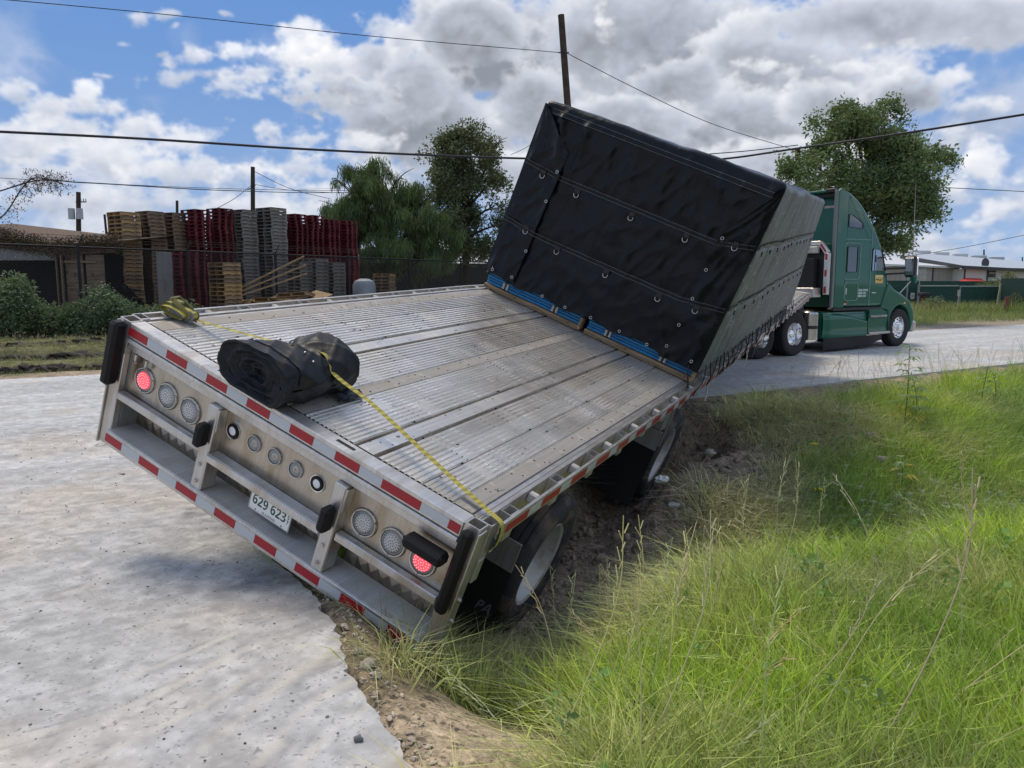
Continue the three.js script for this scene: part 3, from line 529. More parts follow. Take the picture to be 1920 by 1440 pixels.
  tape([[-1.19, -1.043], [-.886, -.718], [-.566, -.399], [-.249, -.087], [.064, .226], [.368, .537], [.687, .848], [1.0, 1.16]], -.780, -.728, -.0305, -1.19, 1.19);

  // lights
  const redGlow = std({ color: lin(.45, .03, .04), emissive: lin(1.0, .085, .12), emissiveIntensity: .8, roughness: .25 }), redDot = std({ color: lin(.8, .1, .12), emissive: lin(1, .30, .34), emissiveIntensity: 1.0, roughness: .3 });
  const clear = std({ color: lin(.58, .58, .56), roughness: .2 }), clearDot = std({ color: lin(.30, .30, .30), roughness: .15, metalness: .3 }), whiteLens = std({ color: lin(.78, .80, .82), roughness: .25 });
  const lamp = (x, y, kind) => {
    const g = new THREE.Group(); g.name = kind === 'small' || kind === 'ringed' ? 'reverse_light' : 'tail_light'; g.position.set(x, y, -.05); trailer.add(g);
    const q = new THREE.Matrix4().makeRotationY(Math.PI / 2).multiply(new THREE.Matrix4().makeScale(-1, 1, 1));   // lathe axis -> towards the tail
    const m = new THREE.Matrix4().makeRotationY(-Math.PI / 2);
    const big = kind === 'red' || kind === 'clear', r = big ? .084 : .052;
    const L = (prof, name, mat) => new B().lathe(prof, 28, m).put(name, mat, g);
    L([[r, .0], [r * .985, .008], [r * .93, .013], [r * .83, .012], [r * .80, .004]], 'bezel', kind === 'ringed' ? M.chrome : M.polish);
    if (big) {
      L([[r * .80, .004], [r * .78, .010], [r * .66, .011], [r * .63, .006]], 'flange', M.galv);
      L([[r * .63, .008], [r * .58, .016], [r * .35, .020], [0, .0215]], 'lens', kind === 'red' ? redGlow : clear);
      const b = new B(), R2 = rng(8);
      for (const [n, rr] of [[1, 0], [7, .19], [13, .38], [18, .53]]) for (let i = 0; i < n; i++) { const a = i / n * 6.283 + rr * 7; b.geo(new THREE.IcosahedronGeometry(.0048, 0), new THREE.Matrix4().makeTranslation(Math.cos(a) * rr * r, Math.sin(a) * rr * r, .0205 - rr * rr * .012)); }
      b.put('led_cluster', kind === 'red' ? redDot : clearDot, g);
      for (let i = 0; i < 3; i++) { const a = i * 2.094 + .5; new B().cyl(V(Math.cos(a) * r * .86, Math.sin(a) * r * .86, .011), V(Math.cos(a) * r * .86, Math.sin(a) * r * .86, .015), .005, .004, 6).put('screw', M.galv, g); }
    } else if (kind === 'ringed') { L([[r * .80, .006], [r * .76, .018], [r * .52, .019], [r * .5, .010]], 'grommet', M.rubber); L([[r * .5, .014], [r * .3, .018], [0, .019]], 'lens', whiteLens); }
    else { L([[r * .80, .005], [r * .72, .009], [r * .50, .010]], 'flange', M.galv); L([[r * .5, .010], [r * .46, .007], [r * .3, .012], [r * .12, .012], [r * .1, .016], [0, .017]], 'lens', std({ color: lin(.42, .40, .36), roughness: .18, metalness: .4 })); }
  };
  lamp(-1.045, -.315, 'red'); lamp(-.845, -.322, 'clear'); lamp(-.655, -.325, 'clear');
  [-.315, -.157, -.002, .153, .310].forEach((x, i) => lamp(x, -.283, i % 4 ? 'small' : 'ringed'));
  lamp(.648, -.338, 'clear'); lamp(.84, -.345, 'clear'); lamp(1.032, -.345, 'red');

  // number plate
  const t = canvasTex(512, 256, (c, w, h) => {
    c.fillStyle = '#e9edeb'; c.fillRect(0, 0, w, h); c.strokeStyle = '#2a3a36'; c.lineWidth = 5; c.strokeRect(6, 6, w - 12, h - 12);
    c.fillStyle = '#14453a'; c.textBaseline = 'middle'; c.textAlign = 'left'; c.font = 'bold 128px sans-serif';
    c.save(); c.translate(30, 132); c.scale(.93, 1.12); c.fillText('629 623', 0, 0); c.restore();
    c.font = 'bold 56px sans-serif'; c.textAlign = 'center'; c.fillText('S', 478, 108); c.fillText('T', 478, 160);
    c.fillStyle = '#1b2725'; c.font = 'bold 36px serif'; c.fillText('ILLINOIS', 256, 226); c.font = '26px serif'; c.fillText('Land of', 200, 30); c.fillText('AUG', 330, 30);
    c.fillStyle = '#222'; for (const x of [90, 420]) for (const y of [24, 232]) { c.beginPath(); c.arc(x, y, 8, 0, 7); c.fill(); }
  });
  const pg = new THREE.PlaneGeometry(.305, .152), plate = new THREE.Group(); plate.name = 'number_plate'; plate.position.set(.06, -.585, -.045); trailer.add(plate);
  new B().box(-.1525, .1525, -.076, .076, -.0025, -.0004, .0006).put('backing', M.galv, plate);
  mesh('face', pg, std({ map: t, roughness: .35 }), plate).position.z = .0002;

  // frame, axles and wheels
  for (const s of [-1, 1]) put(new B().long(s * .5 - .07, s * .5 + .07, -.085, -.06, .2, DECK_LEN).long(s * .5 - .006, s * .5 + .006, -.5, -.085, .2, 13).long(s * .5 - .07, s * .5 + .07, -.52, -.5, .2, 13), 'main_beam', M.galv);
  { const b = new B(); for (let f = .5; f < 15.8; f += .61) b.tb(-1.17, 1.17, -.14, -.05, f, f + .04); put(b, 'cross_member', M.alu); }
  const tyreProf = [[.30, -.115], [.34, -.135], [.42, -.148], [.475, -.140], [.497, -.122], [.503, -.11], [.506, -.085], [.494, -.083], [.494, -.073], [.507, -.071], [.509, -.036], [.496, -.034], [.496, -.024], [.51, -.022], [.51, .022], [.496, .024], [.496, .034], [.509, .036], [.507, .071], [.494, .073], [.494, .083], [.506, .085], [.503, .11], [.497, .122], [.475, .140], [.42, .148], [.34, .135], [.30, .115]];
  const wheelSet = (f, s) => {
    const g = new THREE.Group(); g.name = 'wheel'; g.position.set(s * 1.135, -.85, -f); trailer.add(g);
    const mir = new THREE.Matrix4().makeScale(s, 1, 1), fl = s < 0 ? new THREE.Matrix4().makeRotationY(Math.PI) : new THREE.Matrix4();
    new B().lathe(tyreProf, 56, fl).put('tyre', M.muddyTyre, g);
    new B().lathe(tyreProf, 40, fl.clone().multiply(new THREE.Matrix4().makeTranslation(-.33, 0, 0))).put('inner_tyre', M.muddyTyre, g);
    const m = fl.clone();
    new B().lathe([[.0, -.06], [.10, -.06], [.115, -.075], [.17, -.085], [.21, -.09], [.235, -.06], [.245, .03], [.27, .06], [.286, .112], [.306, .124], [.312, .112], [.300, .10]].reverse(), 48, m).put('rim', M.rimWhite, g);
    new B().lathe([[.0, .03], [.07, .03], [.085, .015], [.09, -.06]].reverse(), 24, m).put('hub_cap', M.galv, g);
    for (let i = 0; i < 10; i++) { const a = i / 10 * 6.283; const b = new B().cyl(V(-.083, Math.cos(a) * .142, Math.sin(a) * .142), V(-.055, Math.cos(a) * .142, Math.sin(a) * .142), .016, .013, 6); b.put('lug_nut', M.galv, g, (p, n) => { p.applyMatrix4(m); n.transformDirection(m); }); }
    const hole = new B(); for (let i = 0; i < 5; i++) { const a = i / 5 * 6.283 + .3; hole.cyl(V(-.0905, Math.cos(a) * .195, Math.sin(a) * .195), V(-.083, Math.cos(a) * .195, Math.sin(a) * .195), .024, .024, 12); } hole.put('hole_shade_disc', M.dark, g, (p, n) => { p.applyMatrix4(m); n.transformDirection(m); });  // solid dark discs: the shade of the rim openings is painted
  };
  for (const f of [1.45, 4.55]) {
    put(new B().cyl(V(-1.0, -.85, -f), V(1.0, -.85, -f), .065, .065, 14), 'axle', M.blackSteel);
    for (const s of [-1, 1]) { wheelSet(f, s); put(new B().tb(s * .5 - .06, s * .5 + .06, -.82, -.5, f - .05, f + .05, .01).cyl(V(s * .5, -.78, -f + .3), V(s * .5, -.52, -f + .3), .11, .11, 14), 'suspension', M.blackSteel); }
  }
  // mud flaps on their hangers
  const flapTex = canvasTex(512, 512, (c, w, h) => { c.fillStyle = '#0b0c0e'; c.fillRect(0, 0, w, h); c.fillStyle = '#5d6266'; c.font = 'bold italic 72px sans-serif'; c.textAlign = 'right'; c.textBaseline = 'middle'; c.fillText('PA', w - 26, 250); });
  const flapMat = std({ map: flapTex, roughness: .6 });
  for (const [f, len] of [[.80, .62], [3.88, .60]]) for (const s of [-1, 1]) {
    const x0 = s > 0 ? .68 : -1.28, x1 = s > 0 ? 1.28 : -.68, f0 = f;
    put(new B().tb(x0, x1, -.60, -.40, f0 - .03, f0 - .015, .003), 'flap_hanger', M.galv);
    const bow = (u, v) => V(mix(x0, x1, u), -.58 - v * len, -f0 + .015 + Math.sin(u * 3.1) * .015 + v * v * .10);
    put(new B().sheet(10, 12, (u, v) => bow(u, 1 - v)), 'mud_flap', f < 1 ? flapMat : M.rubber);
  }
  put(new B().tb(1.26, 1.275, -.60, -.16, 4.02, 4.06, .003).tb(1.0, 1.26, -.42, -.16, 4.02, 4.03, .002), 'fender_bracket', M.galv);
  put(new B().tb(.95, 1.26, -.40, -.16, 3.86, 4.02, .01), 'tool_plate', M.galv);
  // dolly legs and nose plate far forward
  for (const s of [-1, 1]) put(new B().tb(s * .75 - .06, s * .75 + .06, -1.15, -.1, 12.6, 12.72, .01), 'landing_leg', M.blackSteel);
  put(new B().tb(-1.29, 1.29, -.2, .01, DECK_LEN, DECK_LEN + .06, .01), 'nose_beam', M.alu);
}

// ------------------------------------------------------------------ load under its tarpaulin
const ridge = (x, y, z) => { const n = n3(x, y, z); return 1 - Math.abs(n) * 2.2; };
const tTarp = tex(1024, 1024, (u, v) => { const a = tf(u, v, 7, 9, 5, 101), r = 1 - Math.abs(tf(u, v, 12, 12, 3, 102) - .5) * 4, s = 1 - Math.abs(tf(u, v, 26, 22, 2, 103) - .5) * 4; return .5 + .35 * (a - .5) + .16 * clamp(r) + .10 * clamp(s); }, false);
const tTarpCol = tex(1024, 1024, (u, v) => { const a = tf(u, v, 5, 5, 5, 105), c = ss(.72, .8, tf(u, v, 20, 70, 3, 106)) + ss(.74, .82, tf(u, v, 80, 18, 3, 107)); const g = .62 + .3 * (a - .5) + c * .22; return [g * .96, g, g * 1.05]; }, true);
M.tarp = phy({ color: lin(.007, .013, .021), map: again(tTarpCol, .5, .5), roughness: .34, specularIntensity: .5, bumpMap: again(tTarp, .45, .3), bumpScale: .014, sheen: .06, sheenRoughness: .5, sheenColor: lin(.25, .26, .25) });
M.tarpRoll = phy({ color: lin(.014, .018, .022), map: again(tTarpCol, .5, .5), roughness: .48, specularIntensity: .7, bumpMap: again(tTarp, .3, .3), bumpScale: .006 });
M.tarpPale = phy({ color: lin(.45, .455, .43), map: again(tTarpCol, .5, .5), roughness: .5, bumpMap: again(tTarp, .6, .6), bumpScale: .006 });  // much paler tarp colour, for the right side cover and its bands
M.thread = std({ color: lin(.13, .135, .135), roughness: .8 });
M.cord = std({ color: lin(.02, .02, .02), roughness: .7 });
M.webWhite = std({ color: lin(.55, .55, .52), roughness: .8 });
const TF = 4.39, TE = 12.3, TL = -1.252, TR = 1.262, TOPY = 2.02, shear = y => .055 * y / TOPY;
const rearDisp = (x, y) => {
  const b = .026 * fbm(x * 1.3 + 2, y * 1.5, 3, 3) + .024 * Math.pow(clamp(ridge(x * 2.1 + y * 1.1, y * .9 - x * .3, 5)), 3) + .011 * Math.pow(clamp(ridge(x * 5.2 - y * 2.2, y * 2.4 + x * .8, 9)), 2) + .006 * fbm(x * 12, y * 9, 1, 2);
  const drape = .030 * Math.pow(clamp(ridge(x * 3.0 + (y - 1.9) * .5, y * .45, 14)), 3) * ss(.9, 1.9, y);
  return (b + drape) * 1.15 * ss(0, .12, TOPY - y) - .012 * Math.exp(-Math.pow((y - 1.36) / .05, 2)) - .012 * Math.exp(-Math.pow((y - .74) / .05, 2));
};
const sideDisp = (f, y) => .012 * Math.pow(clamp(ridge(f * 1.9 + y * .12, y * .22, 21)), 2.2) + .012 * Math.pow(clamp(ridge(f * 5.3, y * .3, 27)), 2) + .008 * fbm(f * 7, y * 1.5, 3, 2) + .03 * fbm(f * .4, y * .6, 2, 2) - .022 * Math.exp(-Math.pow((y - 1.42) / .035, 2)) - .018 * Math.exp(-Math.pow((y - .80) / .035, 2));
{
  const t = onTrailer('load_tarpaulin', 'black tarpaulin laced over the tall load on the flatbed', 'tarpaulin');
  // path round the load
  const path = [], seg = (x0, f0, x1, f1, n, side) => { for (let i = 0; i < n; i++) { const s = i / n; path.push([mix(x0, x1, s), mix(f0, f1, s), side]); } };
  const r = .045;
  const arc = (cx, cf, a0, side) => { for (let i = 0; i < 4; i++) { const a = a0 + i / 4 * Math.PI / 2; path.push([cx + Math.cos(a) * r, cf + Math.sin(a) * r, side]); } };
  seg(TL + r, TF, TR - r, TF, 120, 0); arc(TR - r, TF + r, -Math.PI / 2, 1); seg(TR, TF + r, TR, TE - r, 260, 1); arc(TR - r, TE - r, 0, 2); seg(TR - r, TE, TL + r, TE, 12, 2); arc(TL + r, TE - r, Math.PI / 2, 3); seg(TL, TE - r, TL, TF + r, 60, 3); arc(TL + r, TF + r, Math.PI, 0);
  path.push(path[0]);
  const rows = []; for (let i = 0; i <= 74; i++) rows.push([0, i / 74]); rows.push([.006, 1.008], [.02, 1.016], [.045, 1.02], [.1, 1.022], [.3, 1.026], [.7, 1.03], [1.18, 1.032]);
  const hem = (x, f, side) => side === 0 ? .17 + .018 * Math.sin(x * 11 + 1) + .02 * fbm(x * 2, 1, 1, 2) - .02 * ss(.8, 1.2, x) : side === 1 ? .10 + .035 * Math.abs(Math.sin(f * 5.2)) : .12;
  const mx = (TL + TR) / 2, mf = (TF + TE) / 2, pos = [], uv = [], idx = [];
  let L = 0;
  path.forEach((p, i) => {
    if (i) L += Math.hypot(p[0] - path[i - 1][0], p[1] - path[i - 1][1]);
    const h0 = hem(...p);
    for (const [ins, v] of rows) {
      let x = p[0], f = p[1]; const ty = TOPY - .02 + .045 * fbm(p[0] * 1.3 + 5, p[1] * .9, 7, 3) * (ins < .8 ? 1 : 0), y = v <= 1 ? mix(h0, ty, v) : ty * v;
      const kx = (Math.abs(p[0] - mx) - ins * Math.abs(p[0] - mx) / (TR - mx)) / (Math.abs(p[0] - mx) || 1), kf = (Math.abs(p[1] - mf) - ins * Math.abs(p[1] - mf) / (TE - mf)) / (Math.abs(p[1] - mf) || 1);
      x = mx + (x - mx) * kx; f = mf + (f - mf) * kf;
      let d = 0; const w = v <= 1 ? 1 : 0, edge = p[2] === 0 ? ss(0, .08, Math.min(p[0] - TL, TR - p[0])) : p[2] === 1 ? ss(0, .12, p[1] - TF) : .3;
      if (p[2] === 0) { d = rearDisp(p[0], y) * edge * w; f -= d; } else if (p[2] === 1) { d = sideDisp(p[1], y) * edge * w; x += d; }
      if (v > 1) { const q = fbm(x * 2, f * 1.3, 4, 3) * .02 * ss(1.01, 1.022, v) + .008 * ridge(x * .8, f * 3, 3); pos.push(x + shear(y), y + q, -f); } else pos.push(x + shear(y), y, -f);
      uv.push(L, y);
    }
  });
  const nr = rows.length;
  for (let i = 0; i < path.length - 1; i++) for (let j = 0; j < nr - 1; j++) { const a = i * nr + j, b = a + nr; idx.push(a, b, b + 1, a, b + 1, a + 1); }
  { const p = V(0, 0, 0); for (let i = 0; i < pos.length; i += 3) { p.set(pos[i], pos[i + 1], pos[i + 2]); wring(p); pos[i] = p.x; pos[i + 1] = p.y; pos[i + 2] = p.z; } }
  const g = new THREE.BufferGeometry(); g.setAttribute('position', new THREE.Float32BufferAttribute(pos, 3)); g.setAttribute('uv', new THREE.Float32BufferAttribute(uv, 2)); g.setIndex(idx); g.computeVertexNormals();
  mesh('cover', g, M.tarp, t);
  { const h = g.clone(); const first = path.findIndex((p, i) => p[2] === 1 && path[i - 1] && path[i - 1][2] === 0) + 3, last = path.findIndex(p => p[2] === 2), side = [], rest = []; for (let i = 0; i < path.length - 1; i++) for (let j = 0; j < nr - 1; j++) { const a = i * nr + j, q = a + nr; (i >= first && i < last && j < 76 ? side : rest).push(a, q, q + 1, a, q + 1, a + 1); } g.setIndex(rest); h.setIndex(side); mesh('side_cover', h, M.tarpPale, t); }
  const rp = (x, y, off = 0) => V(x + shear(y), y, -(TF - rearDisp(x, y) * ss(0, .08, Math.min(x - TL, TR - x)) - off));
  const sp = (f, y, off = 0) => V(TR + sideDisp(f, y) * ss(0, .12, f - TF) + off + shear(y), y, -f);
  // folded corners, gift-wrap fashion
  const flap = (inner, outer, seed, y0, y1, s) => { const b = new B(); b.sheet(18, 48, (u, v) => { const y = mix(y0, y1, v), xi = inner(y), xo = outer(y), x = mix(xo, xi, u), pl = .016 * Math.pow(clamp(ridge(u * 1.4 + seed, y * 2.6 + u * 2 * s, seed)), 2) * ss(0, .2, u) + .012 * fbm(x * 4, y * 3, seed, 3); const p = rp(clamp(x, TL + .01, TR - .01), y, .012 + .018 * u + pl); p.x = x + shear(y); return p; }, 0, s > 0); return put(b, 'folded_flap', M.tarp, t); };
  const lf = y => y > 1.62 ? mix(-.81, -1.235, (y - 1.62) / .39) : mix(-.885, -.81, clamp((y - .2) / 1.2));
  const rf = y => y > 1.43 ? mix(.915, 1.255, (y - 1.43) / .55) : y > .5 ? .90 : mix(.85, .89, (y - .13) / .37);
  flap(lf, y => TL - .006, 3.3, .20, 2.0, -1); flap(rf, y => TR + .006, 7.1, .14, 1.97, 1);
  // webbing bands with pale stitching
  const band = (fn, a, c, n, w, mat, off) => { const b = new B(); b.sheet(n, 1, (u, v) => fn(mix(a, c, u), v * w - w / 2, off), 0); return b; };
  const line = (pts) => x => { for (let i = 0; i < pts.length - 1; i++) if (x <= pts[i + 1][0]) return mix(pts[i][1], pts[i + 1][1], clamp((x - pts[i][0]) / (pts[i + 1][0] - pts[i][0]))); return pts[pts.length - 1][1]; };
  for (const [pts, w] of [[[[-1.24, 1.42], [-.8, 1.37], [.9, 1.34], [1.25, 1.42]], .05], [[[-1.24, .80], [-.8, .745], [.8, .725], [1.25, .79]], .05], [[[-1.13, 1.955], [1.2, 1.905]], .06]]) {
    const ly = line(pts), a = pts[0][0], c = pts[pts.length - 1][0], lift = x => (x < lf(1) ? .035 : x > rf(1) ? .035 : .006);
    put(band((x, e, o) => rp(clamp(x, TL + .012, TR - .012), ly(x) + e, lift(x) + o), a, c, 120, w, M.tarp, 0), 'webbing_band', M.tarp, t);
    for (const e of [-w * .38, w * .38]) put(band((x, q, o) => rp(clamp(x, TL + .012, TR - .012), ly(x) + e + q, lift(x) + o), a, c, 120, .0035, M.thread, .003), 'stitching', M.thread, t);
  }
  for (const y of [1.42, .80]) { put(band((f, e, o) => sp(f, y + e + .02 * Math.abs(Math.sin(f * 4.1)), .012 + o), TF + .06, TE - .06, 200, .05, M.tarp, 0), 'webbing_band', M.tarpPale, t); put(band((f, e, o) => sp(f, y + .022 + e + .02 * Math.abs(Math.sin(f * 4.1)), .016 + o), TF + .06, TE - .06, 200, .007, M.thread, 0), 'stitching', M.thread, t); }
  // D-rings and eyelets
  const ring = (p, rr = .026, tr = .0045, up = .0) => { const b = new B(); b.geo(new THREE.TorusGeometry(rr, tr, 6, 16, Math.PI * 1.25), new THREE.Matrix4().makeTranslation(p.x, p.y - .012, p.z + .006).multiply(new THREE.Matrix4().makeRotationZ(Math.PI * .9))); put(b, 'd_ring', M.polish, t); put(new B().box(p.x - .028, p.x + .028, p.y + .004, p.y + .045, p.z - .004, p.z + .006, .002), 'ring_tab', M.cord, t); };
  for (const [x, y] of [[-.99, 1.345], [-.575, 1.29], [.035, 1.275], [.615, 1.275], [1.08, 1.37], [-.551, .69], [.025, .668], [.615, .66], [-.95, .76], [1.0, .70]]) ring(rp(x, y, (x < -.86 || x > .92) ? .045 : .012));
  const eye = (p) => { const b = new B(); b.geo(new THREE.TorusGeometry(.0135, .0042, 6, 16), new THREE.Matrix4().makeTranslation(p.x, p.y, p.z + .003)); put(b, 'eyelet', M.polish, t); };
  for (const [x, y] of [[-.517, .195], [-.236, .19], [.06, .20], [.39, .195], [.698, .185], [.943, .18]]) eye(rp(x, y, .012));
  for (const [x, y] of [[-.84, 1.42], [-.845, 1.11], [-.87, .56], [-.91, .25], [-1.15, .24]]) eye(rp(x, y, .042));
  for (const [x, y] of [[.945, 1.40], [.93, 1.08], [.925, .78], [.915, .50], [.89, .26], [1.17, .22]]) eye(rp(x, y, .045));
  for (let f = 4.8; f < 12; f += .62) for (const y of [1.38, .76]) { const p = sp(f, y, .02); put(new B().cyl(p, p.clone().add(V(.004, -.045, 0)), .009, .006, 6), 'side_ring', M.cord, t); }
  // lacing along the hem down to the rub rail
  const R = rng(12);
  for (let i = 0, f = 4.6; f < 12.1; i++, f += .16 + R() * .22) {
    const e = .12 + R() * .3, s = R() < .4 ? -1 : 1;
    put(new B().tube([sp(f, .16 + R() * .05, .015), V(1.315 + R() * .02, .05, -(f + s * e * .4)), V(1.328, -.03, -(f + s * e)), V(1.322, -.095, -(f + s * e * 1.05))], .0065, 5, 9), 'bungee_cord', M.cord, t);
    if (R() < .35) put(new B().sheet(6, 1, (u, v) => V(1.325 + .012 * Math.sin(u * 5 + i), .04 - u * (.1 + .08 * R()), -(f + v * .022 + u * .1 * s)), 1), 'lacing_strap', M.webWhite, t);
  }
  put(new B().tube([rp(1.16, .17, .03), V(1.2, .09, -4.33), V(1.255, -.03, -4.33)], .009, 5, 8), 'bungee_cord', M.cord, t);
  put(new B().tube([V(1.33, -.1, -5.0), V(1.35, -.17, -5.02), V(1.37, -.26, -5.0)], .011, 4, 8), 'strap_tail', M.webWhite, t); put(new B().tube([V(1.33, -.1, -7.4), V(1.35, -.17, -7.42), V(1.36, -.30, -7.4)], .011, 4, 8), 'strap_tail', M.webWhite, t);
}
{
  const tWood = tex(512, 512, (u, v) => { const a = tf(u, v, 3, 40, 4, 111), b = tf(u, v, 6, 90, 2, 112), k = ss(.7, .78, tf(u, v, 10, 10, 2, 113)); const g = .66 + .3 * (a - .5) + .2 * (b - .5) - .15 * k; return [g, g * .975, g * .94]; }, true);
  M.wood = std({ color: lin(.80, .58, .36), map: again(tWood, 1.5, 1.5), roughness: .85 });
  M.woodGrey = std({ color: lin(.58, .56, .54), map: again(tWood, 1.5, 1.5), roughness: .9 });
  M.woodBrown = std({ color: lin(.58, .43, .29), map: again(tWood, 1.5, 1.5), roughness: .88 });
  M.woodRed = std({ color: lin(.33, .04, .06), map: again(tWood, 1.5, 1.5), roughness: .75 });
  M.tWood = tWood;
  M.blue = std({ color: lin(.018, .32, .78), roughness: .42, map: again(tAlu, 1, 1) });
  const blue2 = std({ color: lin(.014, .25, .64), roughness: .45, map: again(tAlu, 1, 1) });
  const R = rng(31);
  for (const [a, c, lab] of [[-1.225, -.035, 'blue wrapped sheet bundle on a timber runner beside the unlaced side of the deck'], [.03, 1.225, 'blue wrapped sheet bundle on a timber runner above the taped rub rail wheels']]) {
    const t = onTrailer('sheet_bundle', a < 0 ? 'blue sheet bundle under the tarpaulin, on the raised side of the deck' : 'blue sheet bundle under the tarpaulin, on the ditch side of the deck', 'bundle', 'blue bundles under the tarpaulin');
    for (let i = 0; i < 9; i++) put(new B().tb(a + R() * .008, c - R() * .008, .062 + i * .031, .089 + i * .031, 4.46 - R() * .012, 4.9, .004), 'blue_sheet', i % 2 ? blue2 : M.blue, t);
    put(new B().long(a + .01, c - .01, .345, 1.97, 4.5, 12.2, 0, 1.3).long(a + .03, c - .03, .06, .34, 4.9, 12.2, 0, 1.3), 'sheet_stack', M.blue, t);
    put(new B().tb(a - .006, c + .006, .003, .058, 4.425, 4.53, .005), 'timber_runner', M.woodBrown, t);
    for (let f = 6; f < 12; f += 1.9) put(new B().tb(a, c, .003, .058, f, f + .1, .004), 'timber_runner', M.woodBrown, t);
    const end = a < 0 ? c : c + .012; put(new B().tb(end - .018, end + .008, .012, .15, 4.41, 4.52, .004), 'edge_board', M.wood, t);
    for (const x of [.2, .72]) { const q = mix(a, c, x); put(new B().tb(q - .035, q - .008, .07, .135, 4.438, 4.446, .002), 'white_clip', M.white, t); put(new B().tb(q + .012, q + .038, .07, .135, 4.438, 4.446, .002), 'white_clip', M.white, t); put(new B().tb(q - .006, q + .010, .06, .34, 4.436, 4.444), 'banding', M.cord, t); }
  }
}

const ROLL_TOP = [];
// ------------------------------------------------------------------ spare tarpaulin rolled up on the deck
{
  const t = onTrailer('rolled_tarpaulin', 'black tarpaulin rolled into a bundle on the tail of the flatbed', 'tarpaulin');
  const sect = (s, a) => {          // s along the roll, a round it; returns [x, y]
    const waist = Math.exp(-Math.pow((s - .625) / .11, 2)), w = mix(.235, .185, s) * (1 - .06 * waist), h = .140 * (1 - .13 * waist) * (.98 + .10 * ss(.6, .9, s));
    const c = Math.cos(a), q = Math.sin(a), k = Math.pow(Math.pow(Math.abs(c), 2.3) + Math.pow(Math.abs(q), 2.3), -1 / 2.3);
    const fold = .016 * Math.pow(clamp(ridge(a * .9 + s * 2.2, s * 1.2, 4)), 2) + .010 * Math.pow(clamp(ridge(a * 1.6 - s * 3.0, s * 1.6 + 1, 12)), 2) + .012 * fbm(Math.cos(a) * 1.2, Math.sin(a) * 1.2, s * 3, 2);
    return [(w + fold) * c * k, Math.max((h + fold * .8) * q * k + h * .97, .004)];
  };
  const cx = s => -.195 + .03 * s + .015 * Math.sin(s * 5), L = .57;
  const P = (s, a) => { const [x, y] = sect(s, a); return V(cx(s) + x + .06 * (s - .5), y, -(-.03 + L * s)); };
  const b = new B(); b.sheet(96, 70, (u, v) => P(v, u * 2 * Math.PI), 2.2, true); put(b, 'roll_body', M.tarpRoll, t);
  const coil = (s0, dir, name) => { const e = new B(); e.sheet(96, 40, (u, v) => { const a = u * 2 * Math.PI, r = 1 - v, o = P(s0, a), c = V(cx(s0) + .06 * (s0 - .5), .125, o.z), q = c.clone().lerp(o, r), turns = (r * 3.6 + u + .22 * n3(Math.cos(a) * 2, Math.sin(a) * 2, 3)) % 1; q.z += dir * (-.05 * (1 - r) * 1.2 + .022 * Math.pow(Math.abs(turns - .5) * 2, 1.0) * (r > .05 ? 1 : 0) - .014 + .035 * fbm(q.x * 7, q.y * 7, 2, 3)) * ss(0, .08, v); return q; }, 1.2, dir < 0); put(e, name, M.tarpRoll, t); };
  coil(0, 1, 'coiled_end'); coil(1, -1, 'coiled_end');
  put(new B().sheet(14, 10, (u, v) => V(-.06 + .13 * u + .03 * v, .012 + .05 * (1 - u) * (1 - v) + .012 * ridge(u * 3, v * 3, 2), -(.42 + .2 * v + .03 * Math.sin(u * 4))), 1), 'loose_corner', M.tarpRoll, t);
  for (const a of [.9, 1.25, 1.7, 2.1]) { const p = P(.40, a), q = P(.43, a); put(new B().tube([p.clone().add(V(0, .006, 0)), p.clone().lerp(q, .5).add(V(0, .012, 0)), q.clone().add(V(0, .006, 0))], .004, 5, 6), 'd_ring', M.polish, t); }
  for (const a of [2.55, 2.2, 1.85, 1.5, 1.15, .8, .5]) { const p = P(.625, a); ROLL_TOP.push([p.x, p.y + .008, .375 - (1.5 - a) * .03]); }
  put(new B().sheet(60, 2, (u, v) => { const a = mix(.15, 2.9, u), p = P(.15 + v * .05, a); return p.add(V(Math.cos(a) * .006, Math.sin(a) * .007, 0)); }, 1), 'hem_band', M.tarpRoll, t);
}
